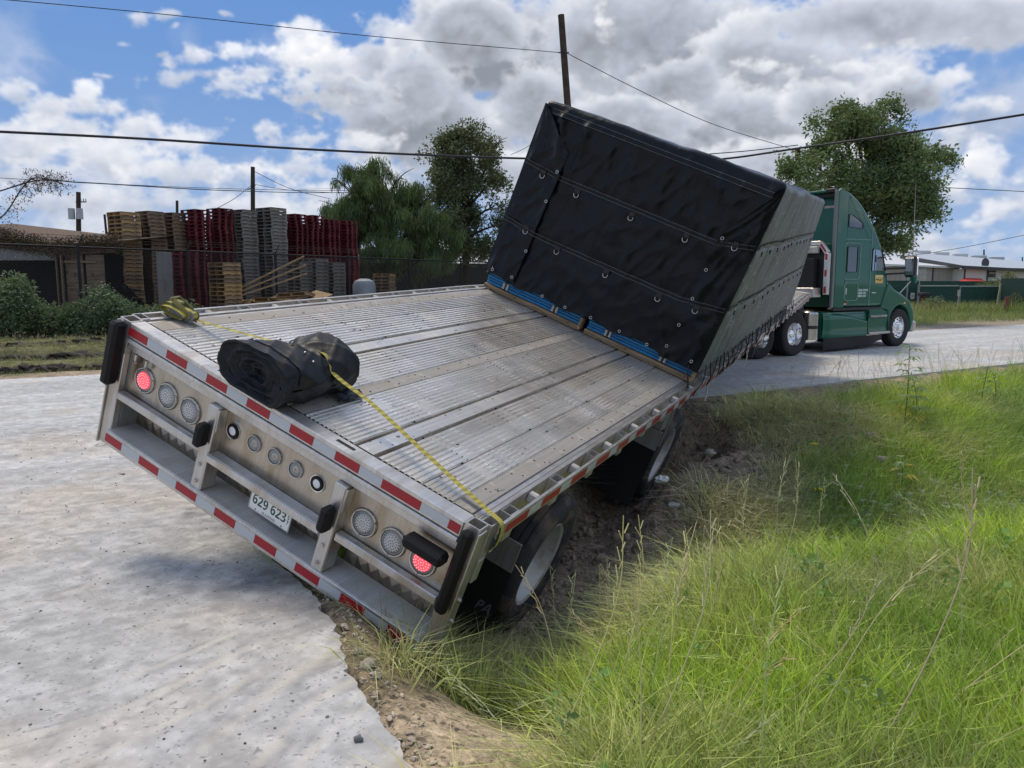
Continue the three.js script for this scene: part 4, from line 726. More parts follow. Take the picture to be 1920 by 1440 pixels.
// ------------------------------------------------------------------ yellow ratchet strap over it
{
  const t = onTrailer('ratchet_strap', 'yellow ratchet strap pulled across the tail of the flatbed deck', 'strap');
  const tWeb = tex(256, 256, (u, v) => { const g = .78 + .12 * Math.sin(u * 6.283 * 24) + .25 * (tf(u, v, 8, 8, 4, 121) - .5); return [g, g * .98, g * .9]; }, true);
  M.yellow = std({ color: lin(.60, .55, .13), map: tWeb, roughness: .75 });
  const pts = [[-1.322, -.09, .36], [-1.325, -.01, .37], [-1.30, .012, .375], [-1.21, .012, .38], [-1.08, .03, .383], ...ROLL_TOP, [.30, .14, .34], [.62, .098, .283], [.95, .055, .22], [1.22, .022, .172], [1.315, .012, .15], [1.332, -.012, .146], [1.330, -.12, .142], [1.30, -.16, .14]];
  const c = new THREE.CatmullRomCurve3(pts.map(p => V(p[0], p[1], -p[2])), false, 'centripetal');
  const web = (a, e, w, n, name, lift = 0) => put(new B().sheet(n, 1, (u, v) => { const s = mix(a, e, u), p = c.getPoint(s), d = c.getTangent(s), side = V(0, 0, 1).addScaledVector(d, -d.z).normalize(); return p.addScaledVector(side, (v - .5) * w).add(V(0, lift, 0)); }, 6), name, M.yellow, t);
  web(0, 1, .038, 260, 'webbing');
  // the ratchet: frame plates, handle, drum, wound strap and folded slack
  const olive = std({ color: lin(.26, .24, .10), metalness: .5, roughness: .45 });
  const g = new THREE.Group(); g.name = 'ratchet'; g.position.set(-1.15, .02, -.36); g.rotation.y = .15; g.scale.setScalar(.7); t.add(g);
  for (const s of [-1, 1]) { new B().box(-.16, .09, -.02, .05, s * .034 - .003, s * .034 + .003, .002).cyl(V(.06, .04, s * .038), V(.06, .04, s * .034), .045, .045, 16).put('frame_plate', M.galv, g); const hb = new B().bar(V(.07, .045, s * .042), V(-.15, .125, s * .042), .006, .045, .002); hb.put('handle_plate', olive, g); }
  new B().cyl(V(.06, .04, -.05), V(.06, .04, .05), .016, .016, 12).put('drum_axle', M.polish, g);
  new B().cyl(V(.06, .04, -.029), V(.06, .04, .029), .036, .036, 18).put('wound_strap', M.yellow, g);
  new B().cyl(V(-.15, .125, -.055), V(-.15, .125, .055), .014, .014, 10).box(-.17, -.06, .085, .12, -.03, .03, .01).put('handle_grip', olive, g);
  new B().sheet(40, 1, (u, v) => { const a = u * Math.PI * 2; return V(-.08 + Math.cos(a) * .15, .035 + Math.sin(a) * .052 + .01 * Math.sin(a * 3), (v - .5) * .055 + .03 * u); }, 3).put('slack_loop', M.yellow, g);
  new B().sheet(40, 1, (u, v) => { const a = u * Math.PI * 2; return V(-.09 + Math.cos(a) * .13, .028 + Math.sin(a) * .036, (v - .5) * .055 + .07); }, 3).put('slack_loop', M.yellow, g);
  put(new B().sheet(8, 1, (u, v) => V(1.318 + .01 * Math.sin(u * 5), -.05 - .12 * u, -(.12 + v * .04 + .03 * u)), 2), 'strap_tail', M.webWhite, t);
  put(new B().sheet(8, 1, (u, v) => V(1.325 + .008 * Math.sin(u * 4), -.0 - .13 * u, -(.115 + v * .062)), 2), 'strap_hook', M.cord, t);
}

// ------------------------------------------------------------------ the tractor; own axes: x right, y up, z back from the front axle
{
  const t = thing('semi_truck', 'dark green sleeper cab semi truck standing on the road ahead of the trailer', 'truck');
  t.position.set(10.06, 0, -22.11); t.rotation.y = -53.13 * D2R;
  const paint = phy({ color: lin(.006, .105, .062), roughness: .5, specularIntensity: .35, clearcoat: .65, clearcoatRoughness: .04, metalness: 0 });
  const trim = std({ color: lin(.16, .17, .17), roughness: .5 }), glassDark = phy({ color: lin(.012, .014, .016), roughness: .05, clearcoat: 1 }), glassSky = std({ color: lin(.36, .40, .43), metalness: .85, roughness: .07 });
  const seamMat = std({ color: lin(.38, .55, .48), roughness: .4 });
  const P = (b, n, m, p = t) => b.put(n, m, p);
  const toSide = new THREE.Matrix4().set(0, 0, -1, 0, 0, 1, 0, 0, 1, 0, 0, 0, 0, 0, 0, 1);   // shape x -> z, extrusion -> -x
  const ext = (pts, x0, x1, bev = .02, spline) => { const sh = new THREE.Shape(pts.map(([z, y]) => new THREE.Vector2(z, y))); const g = new THREE.ExtrudeGeometry(sh, { depth: x1 - x0 - 2 * bev, bevelEnabled: bev > 0, bevelSize: bev, bevelThickness: bev, bevelOffset: -bev, bevelSegments: 4, curveSegments: 10 }); g.translate(0, 0, -x1 + bev); g.applyMatrix4(toSide); const c = mergeVertices(g.deleteAttribute('normal').deleteAttribute('uv'), 1e-4); c.computeVertexNormals(); const q = c.toNonIndexed(); return smoothGeo(q, 38); };
  function smoothGeo(g, deg) {       // creased normals
    const p = g.attributes.position, n = p.count / 3, fn = [], map = new Map(), key = i => `${Math.round(p.getX(i) * 2e3)},${Math.round(p.getY(i) * 2e3)},${Math.round(p.getZ(i) * 2e3)}`;
    const a = V(0, 0, 0), b = V(0, 0, 0), c = V(0, 0, 0);
    for (let f = 0; f < n; f++) { a.fromBufferAttribute(p, f * 3); b.fromBufferAttribute(p, f * 3 + 1); c.fromBufferAttribute(p, f * 3 + 2); const v = b.clone().sub(a).cross(c.clone().sub(a)); fn.push(v); for (let k = 0; k < 3; k++) { const q = key(f * 3 + k); if (!map.has(q)) map.set(q, []); map.get(q).push(f); } }
    const N = new Float32Array(p.count * 3), lim = Math.cos(deg * D2R);
    for (let f = 0; f < n; f++) { const u = fn[f].clone().normalize(); for (let k = 0; k < 3; k++) { const s = V(0, 0, 0); for (const o of map.get(key(f * 3 + k))) if (fn[o].clone().normalize().dot(u) > lim) s.add(fn[o]); s.normalize(); N.set([s.x, s.y, s.z], (f * 3 + k) * 3); } }
    g.setAttribute('normal', new THREE.BufferAttribute(N, 3)); return g;
  }
  const extPart = (pts, x0, x1, bev, name, mat, parent = t) => P(new B().geo(ext(pts, x0, x1, bev)), name, mat, parent);
  const roof = new THREE.SplineCurve([[3.22, 3.95], [3.0, 3.90], [2.5, 3.66], [1.92, 3.20], [1.55, 2.80], [1.40, 2.58]].map(q => new THREE.Vector2(...q))).getPoints(16).map(q => [q.x, q.y]);
  const body = [[3.22, 1.10], ...roof, [1.06, 1.92], [.98, 1.5], [1.0, 1.10]];
  extPart(body.slice().reverse(), -1.2, 1.2, .10, 'sleeper_cab', paint);
  // windscreen
  { const a = V(0, 0, 0); P(new B().quad(V(-1.05, 2.52, 1.375), V(1.05, 2.52, 1.375), V(1.08, 1.95, 1.065), V(-1.08, 1.95, 1.065)), 'windscreen', glassDark); }
  // side and roof extenders behind the sleeper
  for (const s of [-1, 1]) {
    extPart([[3.16, 1.10], [3.60, 1.10], [3.60, 3.90], [3.5, 3.99], [3.16, 3.90]], Math.min(s * 1.13, s * 1.205), Math.max(s * 1.13, s * 1.205), .02, 'side_extender', paint);
    P(new B().box(Math.min(s * 1.135, s * 1.20), Math.max(s * 1.135, s * 1.20), 1.10, 3.93, 3.605, 3.70, .01), 'extender_edge', trim);
  }
  P(new B().box(-1.13, 1.12, 3.90, 3.97, 3.18, 3.62, .02), 'roof_extender', paint);
  P(new B().box(-1.1, 1.1, 3.80, 3.90, 3.40, 3.46, .01).box(.85, 1.13, 3.90, 3.985, 3.55, 3.64, .015), 'roof_seal', M.blackSteel);
  for (const s of [-1, 1]) { P(new B().box(s * .80 - .20, s * .80 + .20, 3.56, 3.62, 3.222, 3.227), 'marker_tape', M.white); P(new B().box(s * .97 - .03, s * .97 + .03, 3.2, 3.558, 3.222, 3.227), 'marker_tape', M.white); }
  P(new B().box(.18, .30, 3.50, 3.58, 3.222, 3.30, .01).bar(V(.24, 3.5, 3.24), V(.3, 3.36, 3.26), .02, .02), 'work_lamp', M.blackSteel);
  // right and near side panels: seam line, windows, hatch, door
  const outline = (pts, w, x, name, mat, closed = true) => { const b = new B(); const n = pts.length; for (let i = 0; i < (closed ? n : n - 1); i++) { const a = pts[i], c = pts[(i + 1) % n]; b.bar(V(x, a[1], a[0]), V(x, c[1], c[0]), .006, w, 0, V(1, 0, 0)); } return P(b, name, mat); };
  const rr = (z0, z1, y0, y1, r) => { const o = []; for (const [cz, cy, a] of [[z1 - r, y1 - r, 0], [z0 + r, y1 - r, 90], [z0 + r, y0 + r, 180], [z1 - r, y0 + r, 270]]) for (let k = 0; k <= 4; k++) { const q = rad(a + k * 22.5); o.push([cz + Math.cos(q) * r, cy + Math.sin(q) * r]); } return o; };
  const pane = (pts, x, name, mat) => { const g = new THREE.ShapeGeometry(new THREE.Shape(pts.map(([z, y]) => new THREE.Vector2(z, y)))); g.applyMatrix4(toSide); g.translate(x, 0, 0); return P(new B().geo(g), name, mat); };
  for (const s of [-1, 1]) {
    const x = s * 1.206;
    outline([[3.2, 2.78], [1.98, 2.80]], .012, x, 'panel_seam', seamMat, false);
    outline([[1.97, 1.12], [1.97, 3.02], [2.45, 3.42], [3.05, 3.58]], .014, x, 'panel_seam', seamMat, false);
    outline(rr(2.50, 3.20, 1.80, 2.69, .10), .022, x, 'window_seal', seamMat);
    pane(rr(2.64, 3.10, 1.98, 2.60, .04), s * 1.210, 'bunk_window', glassDark);
    outline(rr(2.64, 3.10, 1.98, 2.60, .04), .03, s * 1.208, 'window_frame', M.blackSteel);
    P(new B().box(s * 1.212 - .003, s * 1.212 + .003, 2.24, 2.255, 2.66, 3.08), 'window_bar', trim);
    const tri = [[3.12, 3.08], [3.12, 3.38], [2.95, 3.37], [2.47, 3.20], [2.46, 3.07]];
    pane(tri, s * 1.210, 'upper_window', glassDark); outline(tri, .03, s * 1.208, 'window_frame', M.blackSteel);
    outline(rr(2.54, 3.16, 1.27, 1.71, .09), .02, x, 'hatch_seal', seamMat);
    P(new B().box(s * 1.205 - .012, s * 1.205 + .012, 1.42, 1.58, 3.06, 3.10, .006), 'hatch_handle', M.chrome);
    const dw = [[1.93, 2.02], [1.93, 2.52], [1.88, 2.58], [1.50, 2.56], [1.42, 2.45], [1.24, 2.03]];
    pane(dw, s * 1.210, 'door_window', glassSky); outline(dw, .045, s * 1.208, 'window_frame', M.blackSteel);
    P(new B().box(s * 1.213 - .004, s * 1.213 + .004, 2.03, 2.55, 1.78, 1.795).box(s * 1.213 - .003, s * 1.213 + .003, 2.24, 2.42, 1.72, 1.80), 'window_bar', M.blackSteel);
    outline([[1.16, 1.95], [1.12, 1.62], [1.35, 1.12]], .012, x, 'panel_seam', M.blackSteel, false);
    P(new B().box(s * 1.21 - .014, s * 1.21 + .014, 1.44, 1.475, 1.66, 1.86, .008), 'door_handle', M.chrome);
    P(new B().box(Math.min(s * 1.02, s * 1.2), Math.max(s * 1.02, s * 1.2), 1.02, 1.095, 1.05, 3.6, .02), 'cab_sill', M.blackSteel);
    // mirrors
    const mz = .72;
    P(new B().bar(V(s * 1.18, 2.08, 1.22), V(s * 1.52, 2.10, mz + .03), .05, .05, .01).bar(V(s * 1.18, 1.94, 1.20), V(s * 1.52, 1.97, mz + .03), .05, .05, .01), 'mirror_arm', M.blackSteel);
    P(new B().box(s * 1.60 - .14, s * 1.60 + .14, 1.86, 2.42, mz - .12, mz + .06, .05), 'wing_mirror', M.blackSteel);
    P(new B().box(s * 1.60 - .11, s * 1.60 + .11, 1.92, 2.36, mz + .061, mz + .065, .002), 'mirror_glass', glassSky);
    P(new B().box(s * 1.60 - .143, s * 1.60 + .143, 1.90, 2.38, mz - .15, mz - .121, .02), 'mirror_shell', M.chrome);
    P(new B().bar(V(s * 1.05, 1.42, .1), V(s * 1.22, 1.78, -.18), .02, .02), 'hood_mirror_arm', M.polish);
    P(new B().box(s * 1.25 - .09, s * 1.25 + .09, 1.72, 1.92, -.28, -.16, .035), 'hood_mirror', paint);
  }
  P(new B().cyl(V(1.62, 2.40, .66), V(1.60, 4.25, .70), .012, .004, 6), 'antenna', M.white);
  // lettering and badges on the right side
  const text = canvasTex(512, 256, (c, w, h) => { c.clearRect(0, 0, w, h); c.fillStyle = '#0f5a43'; c.fillRect(0, 0, w, h); c.fillStyle = '#e4ebe7'; const R = rng(4); [[30, 480], [108, 370], [186, 380]].forEach(([y, e]) => { for (let x = 18; x < e; x += 34) if (Math.abs(x - 220) > 14) { c.fillRect(x, y, 9, 50); c.fillRect(x + 15, y, 9, 50); c.fillRect(x, y + (R() < .5 ? 0 : 42), 24, 9); if (R() < .6) c.fillRect(x, y + 21, 24, 8); } }); });
  { const g = new THREE.PlaneGeometry(.50, .24); g.rotateY(Math.PI / 2); const m = mesh('door_lettering', g, std({ map: text, roughness: .4 }), t); m.position.set(1.2085, 1.46, 2.27); }
  const badge = canvasTex(256, 160, (c, w, h) => { c.fillStyle = '#d9b45e'; c.fillRect(0, 0, w, h); c.fillStyle = '#e6cf96'; c.fillRect(0, 0, w, 40); c.strokeStyle = '#20543f'; c.lineWidth = 16; c.beginPath(); c.moveTo(14, 88); c.lineTo(110, 80); c.lineTo(80, 120); c.moveTo(110, 80); c.lineTo(150, 112); c.lineTo(236, 62); c.moveTo(170, 80); c.lineTo(190, 112); c.stroke(); });
  { const g = new THREE.PlaneGeometry(.40, .21); g.rotateY(Math.PI / 2); mesh('door_badge', g, std({ map: badge, roughness: .4 }), t).position.set(1.2085, 1.81, 1.52); }
  P(new B().box(1.203, 1.209, 1.17, 1.25, 2.98, 3.03), 'reflector', M.redTape); P(new B().box(1.203, 1.208, 1.17, 1.20, 3.04, 3.16), 'number_strip', M.whiteTape);
  P(new B().box(1.19, 1.22, 1.15, 1.20, .06, .16, .008), 'marker_light', std({ color: lin(.75, .45, .2), roughness: .3 }));
  // bonnet with wheel arches
  { const b = new B(); b.sheet(30, 18, (u, v) => { const z = mix(-.95, 1.06, v), w = mix(.80, 1.03, ss(-.9, .6, z)), top = mix(1.28, 1.86, ss(-1.1, 1.15, z)), a = mix(0, Math.PI, u), c = Math.cos(a), s = Math.sin(a); return V(w * Math.sign(c) * Math.pow(Math.abs(c), .45), .70 + (top - .70) * Math.pow(s, .55), z); }, 0, false); P(b, 'bonnet', paint); P(new B().box(-.75, .75, .55, 1.2, -.97, -.93, .01), 'grille', M.chrome); P(new B().box(-1.05, 1.05, .35, .66, -1.0, -.75, .05), 'bumper', M.polish); }
  const arch = []; for (let k = 0; k <= 14; k++) { const a = rad(-12 + k * (207 / 14)); arch.push([.30 - Math.cos(a) * .60, .53 + Math.sin(a) * .60]); }
  for (const s of [-1, 1]) {
    const pts = [[-.46, .62], [-.48, .80], [-.40, 1.02], [-.16, 1.24], [.2, 1.40], [.62, 1.52], [1.0, 1.72], [1.08, 1.62], [1.24, 1.24], [1.36, 1.06], [.98, 1.0], ...arch.slice().reverse()];
    extPart(pts, Math.min(s * .9, s * 1.215), Math.max(s * .9, s * 1.215), .05, 'fender', paint);
    P(new B().box(Math.min(s * .92, s * 1.16), Math.max(s * .92, s * 1.16), .36, .68, -.52, -.36, .05), 'bumper_end', M.galv);
    // steps and skirts
    extPart([[.88, .40], [.90, .66], [.98, .98], [1.32, 1.05], [1.90, 1.05], [1.93, .40]], Math.min(s * .9, s * 1.19), Math.max(s * .9, s * 1.19), .03, 'step_fairing', paint);
    P(new B().box(Math.min(s * 1.12, s * 1.235), Math.max(s * 1.12, s * 1.235), .81, .875, 1.02, 1.84, .015), 'cab_step', M.polish); P(new B().box(Math.min(s * 1.12, s * 1.235), Math.max(s * 1.12, s * 1.235), .37, .44, .82, 1.88, .015), 'cab_step', M.polish);
    P(new B().sheet(40, 24, (u, v) => { const z = mix(1.97, 3.95, u), y = mix(.36, .985, v), arc = .62 + .28 * Math.sin(clamp((u - .05) / .9) * Math.PI * .62), sc = ss(-.03, .03, v - arc) * .05 * ss(1, .75, u), low = ss(.2, .1, v) * .04 * ss(.85, .5, u), end = ss(.86, 1, u); return V(s * (1.205 - sc + low * .6 - .05 * end - .03 * Math.pow(Math.abs(v - .5) * 2, 4)), y, z); }, 0, s > 0), 'side_skirt', paint);
    P(new B().quad(V(s * 1.15, .985, 1.97), V(s * .6, .985, 1.97), V(s * .6, .985, 3.95), V(s * 1.10, .985, 3.95)).quad(V(s * 1.12, .36, 3.95), V(s * .6, .36, 3.95), V(s * .6, .985, 3.95), V(s * 1.12, .985, 3.95)), 'skirt_top', paint);
    outline([[1.93, .42], [1.96, .7], [1.90, 1.0]], .03, s * 1.197, 'skirt_gap', M.blackSteel, false);
    P(new B().sheet(12, 2, (u, v) => V(s * (1.15 + .02 * Math.sin(u * 9)), mix(.07 + .14 * ss(.35, 0, u), .36, v), mix(1.1, 3.9, u)), 0), 'skirt_flap', M.rubber);
    P(new B().cyl(V(s * .95, .33, 4.22), V(s * .95, .96, 4.22), .21, .21, 22).lathe([[.21, 0], [.20, .05], [.14, .1], [0, .12]], 22, new THREE.Matrix4().makeTranslation(s * .95, .95, 4.22).multiply(new THREE.Matrix4().makeRotationZ(Math.PI / 2))), 'exhaust_canister', M.polish);
    P(new B().cyl(V(s * .95, .60, 4.22), V(s * .95, .68, 4.22), .214, .214, 22), 'canister_band', M.blackSteel);
    P(new B().box(s * .78 - .14, s * .78 + .14, .45, 1.1, 4.40, 4.62, .03), 'battery_box', M.blackSteel);
    P(new B().box(s * .43 - .05, s * .43 + .05, .78, 1.05, .2, 7.1), 'frame_rail', M.blackSteel);
    // wheels
    const prof = [[.29, -.13], [.34, -.142], [.43, -.15], [.48, -.142], [.50, -.125], [.51, -.10], [.50, -.07], [.50, -.06], [.512, -.055], [.515, -.01], [.502, -.005], [.502, .005], [.515, .01], [.512, .055], [.50, .06], [.50, .07], [.51, .10], [.50, .125], [.48, .142], [.43, .15], [.34, .142], [.29, .13]];
    const fl = s < 0 ? new THREE.Matrix4().makeRotationY(Math.PI) : new THREE.Matrix4(), T = (p, n) => { p.applyMatrix4(fl); n.transformDirection(fl); };
    { const g = new THREE.Group(); g.name = 'steer_wheel'; g.position.set(s * 1.06, .512, .30); g.rotation.y = -.06; t.add(g);
      new B().lathe(prof, 48, fl).put('tyre', M.tyre, g);
      new B().lathe([[.30, .125], [.29, .12], [.275, .07], [.26, .055], [.24, .075], [.19, .085], [.165, .09], [.16, .12], [.10, .13], [.095, .19], [.07, .21], [0, .215]], 40, fl).put('rim', M.chrome, g);
      const h = new B(); for (let i = 0; i < 10; i++) { const a = i / 10 * 6.283; h.cyl(V(.074, Math.cos(a) * .215, Math.sin(a) * .215), V(.086, Math.cos(a) * .215, Math.sin(a) * .215), .024, .024, 10); } h.put('hole_shade_disc', M.dark, g, T);  // no openings cut, their shade is put in as dark discs
      for (let i = 0; i < 10; i++) { const a = (i + .5) / 10 * 6.283; new B().cyl(V(.09, Math.cos(a) * .142, Math.sin(a) * .142), V(.20, Math.cos(a) * .142, Math.sin(a) * .142), .02, .003, 8).put('lug_spike', M.chrome, g, T); } }
    for (const z of [5.2, 6.5]) { const g = new THREE.Group(); g.name = 'drive_wheel'; g.position.set(s * 1.08, .512, z); t.add(g);
      new B().lathe(prof, 48, fl).put('tyre', M.tyre, g); new B().lathe(prof, 32, fl.clone().multiply(new THREE.Matrix4().makeTranslation(-.34, 0, 0))).put('inner_tyre', M.tyre, g);
      new B().lathe([[.305, .13], [.29, .13], [.28, .08], [.262, .03], [.255, -.06], [.23, -.085], [.18, -.08], [.15, -.07], [.12, -.06], [.115, .03], [.10, .06], [.06, .085], [0, .09]], 40, fl).put('rim', M.chrome, g);
      for (let i = 0; i < 10; i++) { const a = (i + .5) / 10 * 6.283; new B().cyl(V(-.08, Math.cos(a) * .16, Math.sin(a) * .16), V(-.03, Math.cos(a) * .16, Math.sin(a) * .16), .018, .014, 6).put('lug_nut', M.chrome, g, T); } }
    P(new B().sheet(10, 8, (u, v) => V(s * mix(.70, 1.27, u), mix(.16 + .03 * Math.sin(u * 9), .86, v), 7.10 + .03 * Math.sin(u * 5) - .06 * (1 - v)), 1), 'mud_flap', std({ color: lin(.045, .034, .026), roughness: .9, map: tSoil }));
  }
  for (const z of [.3, 5.2, 6.5]) P(new B().cyl(V(-.95, .5, z), V(.95, .5, z), .07, .07, 10), 'axle', M.blackSteel);
  P(new B().box(-.45, .45, 1.05, 1.13, 5.4, 6.3, .03), 'fifth_wheel', M.blackSteel);
  P(new B().box(-.9, .9, .55, 1.0, .5, 3.9, .02), 'chassis_body', M.dark);
  // headache rack behind the sleeper
  { const z0 = 3.86, z1 = 3.98, y0 = 1.42, y1 = 2.72;
    const g = new THREE.Group(); g.name = 'headache_rack'; t.add(g);
    new B().box(-1.0, 1.0, y1 - .11, y1, z0, z1, .01).put('top_rail', M.alu, g);
    for (const s of [-1, 1]) { new B().bar(V(s * .98, y1 - .055, (z0 + z1) / 2), V(s * 1.17, y1 - .30, (z0 + z1) / 2), .11, .11, .01, V(0, 0, 1)).put('corner_rail', M.alu, g); new B().box(s * 1.17 - .055, s * 1.17 + .055, y0, y1 - .29, z0, z1, .01).put('side_rail', M.alu, g);
      for (let i = 0; i < 5; i++) new B().box(s * 1.172 - .03, s * 1.172 + .03, y0 + .04 + i * .20, y0 + .20 + i * .20, z1 + .0005, z1 + .002).put('reflective_tape', i % 2 ? M.whiteTape : M.redTape, g);
      new B().bar(V(s * 1.01, y1 - .08, z1 + .002), V(s * 1.145, y1 - .26, z1 + .002), .05, .003, 0, V(0, 0, 1)).put('reflective_tape', M.redTape, g); }
    new B().box(-1.1, 1.1, y0, y1 - .12, z0 + .01, z0 + .03).put('back_panel', M.blackSteel, g);
    new B().box(-1.05, .98, y1 - .30, y1 - .13, z1 - .03, z1 + .10, .02).put('light_bar', M.white, g);
    new B().box(.42, .93, y0 + .03, y1 - .42, z1 - .04, z1 + .12, .01).put('cabinet', M.dark, g);
    new B().box(-1.0, 1.06, y0 - .06, y0 + .17, z1 - .02, z1 + .30, .01).put('chain_tray', M.alu, g);
    const R = rng(6); for (let c = 0; c < 4; c++) for (let i = 0; i < 16; i++) new B().geo(new THREE.TorusGeometry(.028, .008, 5, 8), new THREE.Matrix4().makeTranslation(.18 + c * .055 + (R() - .5) * .02, y1 - .36 - i * .052, z1 + .06 + (R() - .5) * .04).multiply(new THREE.Matrix4().makeRotationY(i % 2 ? .3 : 1.7))).put('chain_link', M.galv, g);
    for (const s of [-1, 1]) new B().box(s * .5 - .05, s * .5 + .05, .95, y0, z0, z0 + .1).put('rack_foot', M.alu, g);
  }
}

// ------------------------------------------------------------------ leaves, trees, bushes
const leafMat = (r, g, b, t = .35) => phy({ color: lin(r, g, b), roughness: .9, transmission: t, thickness: 0, side: THREE.DoubleSide });
function leafClump(n, rad_, len, wid, droop, seed) {
  const R = rng(seed), pos = [], idx = [];
  for (let i = 0; i < n; i++) {
    const u = V(R() * 2 - 1, R() * 2 - 1, R() * 2 - 1); u.normalize().multiplyScalar(rad_ * Math.cbrt(R()));
    const d = V(R() * 2 - 1, (R() * 2 - 1) * .7 - droop, R() * 2 - 1).normalize(), s = V(R() * 2 - 1, R() * 2 - 1, R() * 2 - 1).cross(d).normalize(), l = len * mix(.6, 1.2, R()), w = wid * mix(.7, 1.2, R()), k = pos.length / 3;
    const a = u, m = u.clone().addScaledVector(d, l * .5), e = u.clone().addScaledVector(d, l).add(V(0, -l * .15 * droop, 0)), p = m.clone().addScaledVector(s, w / 2), q = m.clone().addScaledVector(s, -w / 2).add(V(0, w * .2, 0));
    for (const v of [a, p, e, q]) pos.push(v.x, v.y, v.z); idx.push(k, k + 1, k + 2, k, k + 2, k + 3);
  }
  const g = new THREE.BufferGeometry(); g.setAttribute('position', new THREE.Float32BufferAttribute(pos, 3)); g.setIndex(idx); g.computeVertexNormals(); g.setAttribute('uv', new THREE.Float32BufferAttribute(new Float32Array(pos.length / 3 * 2), 2)); return g;
}
const tBark = tex(256, 512, (u, v) => { const a = tf(u, v, 14, 4, 4, 131), g = .6 + .6 * (a - .5); return [g, g * .94, g * .86]; }, true);
M.bark = std({ color: lin(.16, .13, .105), map: tBark, roughness: .95, bumpMap: tBark, bumpScale: .02 });
M.barkDark = std({ color: lin(.085, .07, .058), map: tBark, roughness: .95 });
// lobes: [x, y, z, rx, ry, rz] round the foot of the tree
function tree(name, label, foot, lobes, o) {
  const t = thing(name, label, o.category || 'tree', o.group); t.position.copy(foot); const R = rng(o.seed);
  const w = new B(), top = o.trunkTop, pts = [V(0, -.1, 0), V(top[0] * .3 + .1, top[1] * .4, top[2] * .3), V(top[0], top[1], top[2])];
  w.tube(pts, o.r, 9, 10, u => 1.15 - .55 * u);
  for (const l of lobes) { const e = V(l[0], l[1] + l[4] * .3, l[2]), s = new THREE.CatmullRomCurve3(pts).getPoint(clamp((l[1] - l[4] - 0) / top[1], .3, .97)); const m = s.clone().lerp(e, .5).add(V((R() - .5) * .5, l[4] * .15, (R() - .5) * .5)); w.tube([s, m, e], o.r * .42, 6, 8, u => 1 - .8 * u); for (let k = 0; k < 5; k++) { const f = m.clone().lerp(e, R()), q = V(l[0] + (R() * 2 - 1) * l[3] * .9, l[1] + (R() * 2 - .6) * l[4] * .8, l[2] + (R() * 2 - 1) * l[5] * .9); w.tube([f, f.clone().lerp(q, .5).add(V(0, .15, 0)), q], o.r * .16, 4, 5, u => 1 - .75 * u); } }
  w.put('trunk', o.bark || M.bark, t);
  const list = [], vol = lobes.map(l => Math.pow(l[3] * l[4] * l[5], .72)), sum = vol.reduce((a, b) => a + b);
  lobes.forEach((l, i) => {
    const n = Math.round(o.clumps * vol[i] / sum), subs = []; for (let k = 0; k < 9; k++) { const u = V(R() * 2 - 1, R() * 2 - 1, R() * 2 - 1).normalize().multiplyScalar(mix(.45, .98, R())); subs.push([u, mix(.26, .5, R())]); } subs.push([V(0, 0, 0), .5]);
    for (let k = 0; k < n; k++) {
      const [c, sr] = subs[k % subs.length], q = V(R() * 2 - 1, R() * 2 - 1, R() * 2 - 1).normalize().multiplyScalar(Math.pow(R(), .45) * sr).add(c), p = V(l[0] + q.x * l[3], l[1] + q.y * l[4], l[2] + q.z * l[5]);
      if (n3(p.x * o.gap + 3, p.y * o.gap, p.z * o.gap + o.seed) < (o.open ?? -.1)) continue;
      const g = mix(.62, 1.38, R()), y = R(), s = (o.scale || 1) * mix(.7, 1.3, R());
      list.push({ x: p.x, y: p.y, z: p.z, s: o.stretch ? [s, s * o.stretch, s] : s, ry: R() * 6.28, rx: o.stretch ? (R() - .5) * .3 : R() * 6.28, c: [g * mix(.9, 1.12, y * y), g, g * mix(1, .75, y)] });
    }
  });
  scatter('crown', o.clump, o.leaf, list, null, null, t);
  return t;
}
function foot(px, depth, h) { const p = at(px, 540, depth); return V(p.x, h ?? gh(p.x, depth), -depth); }
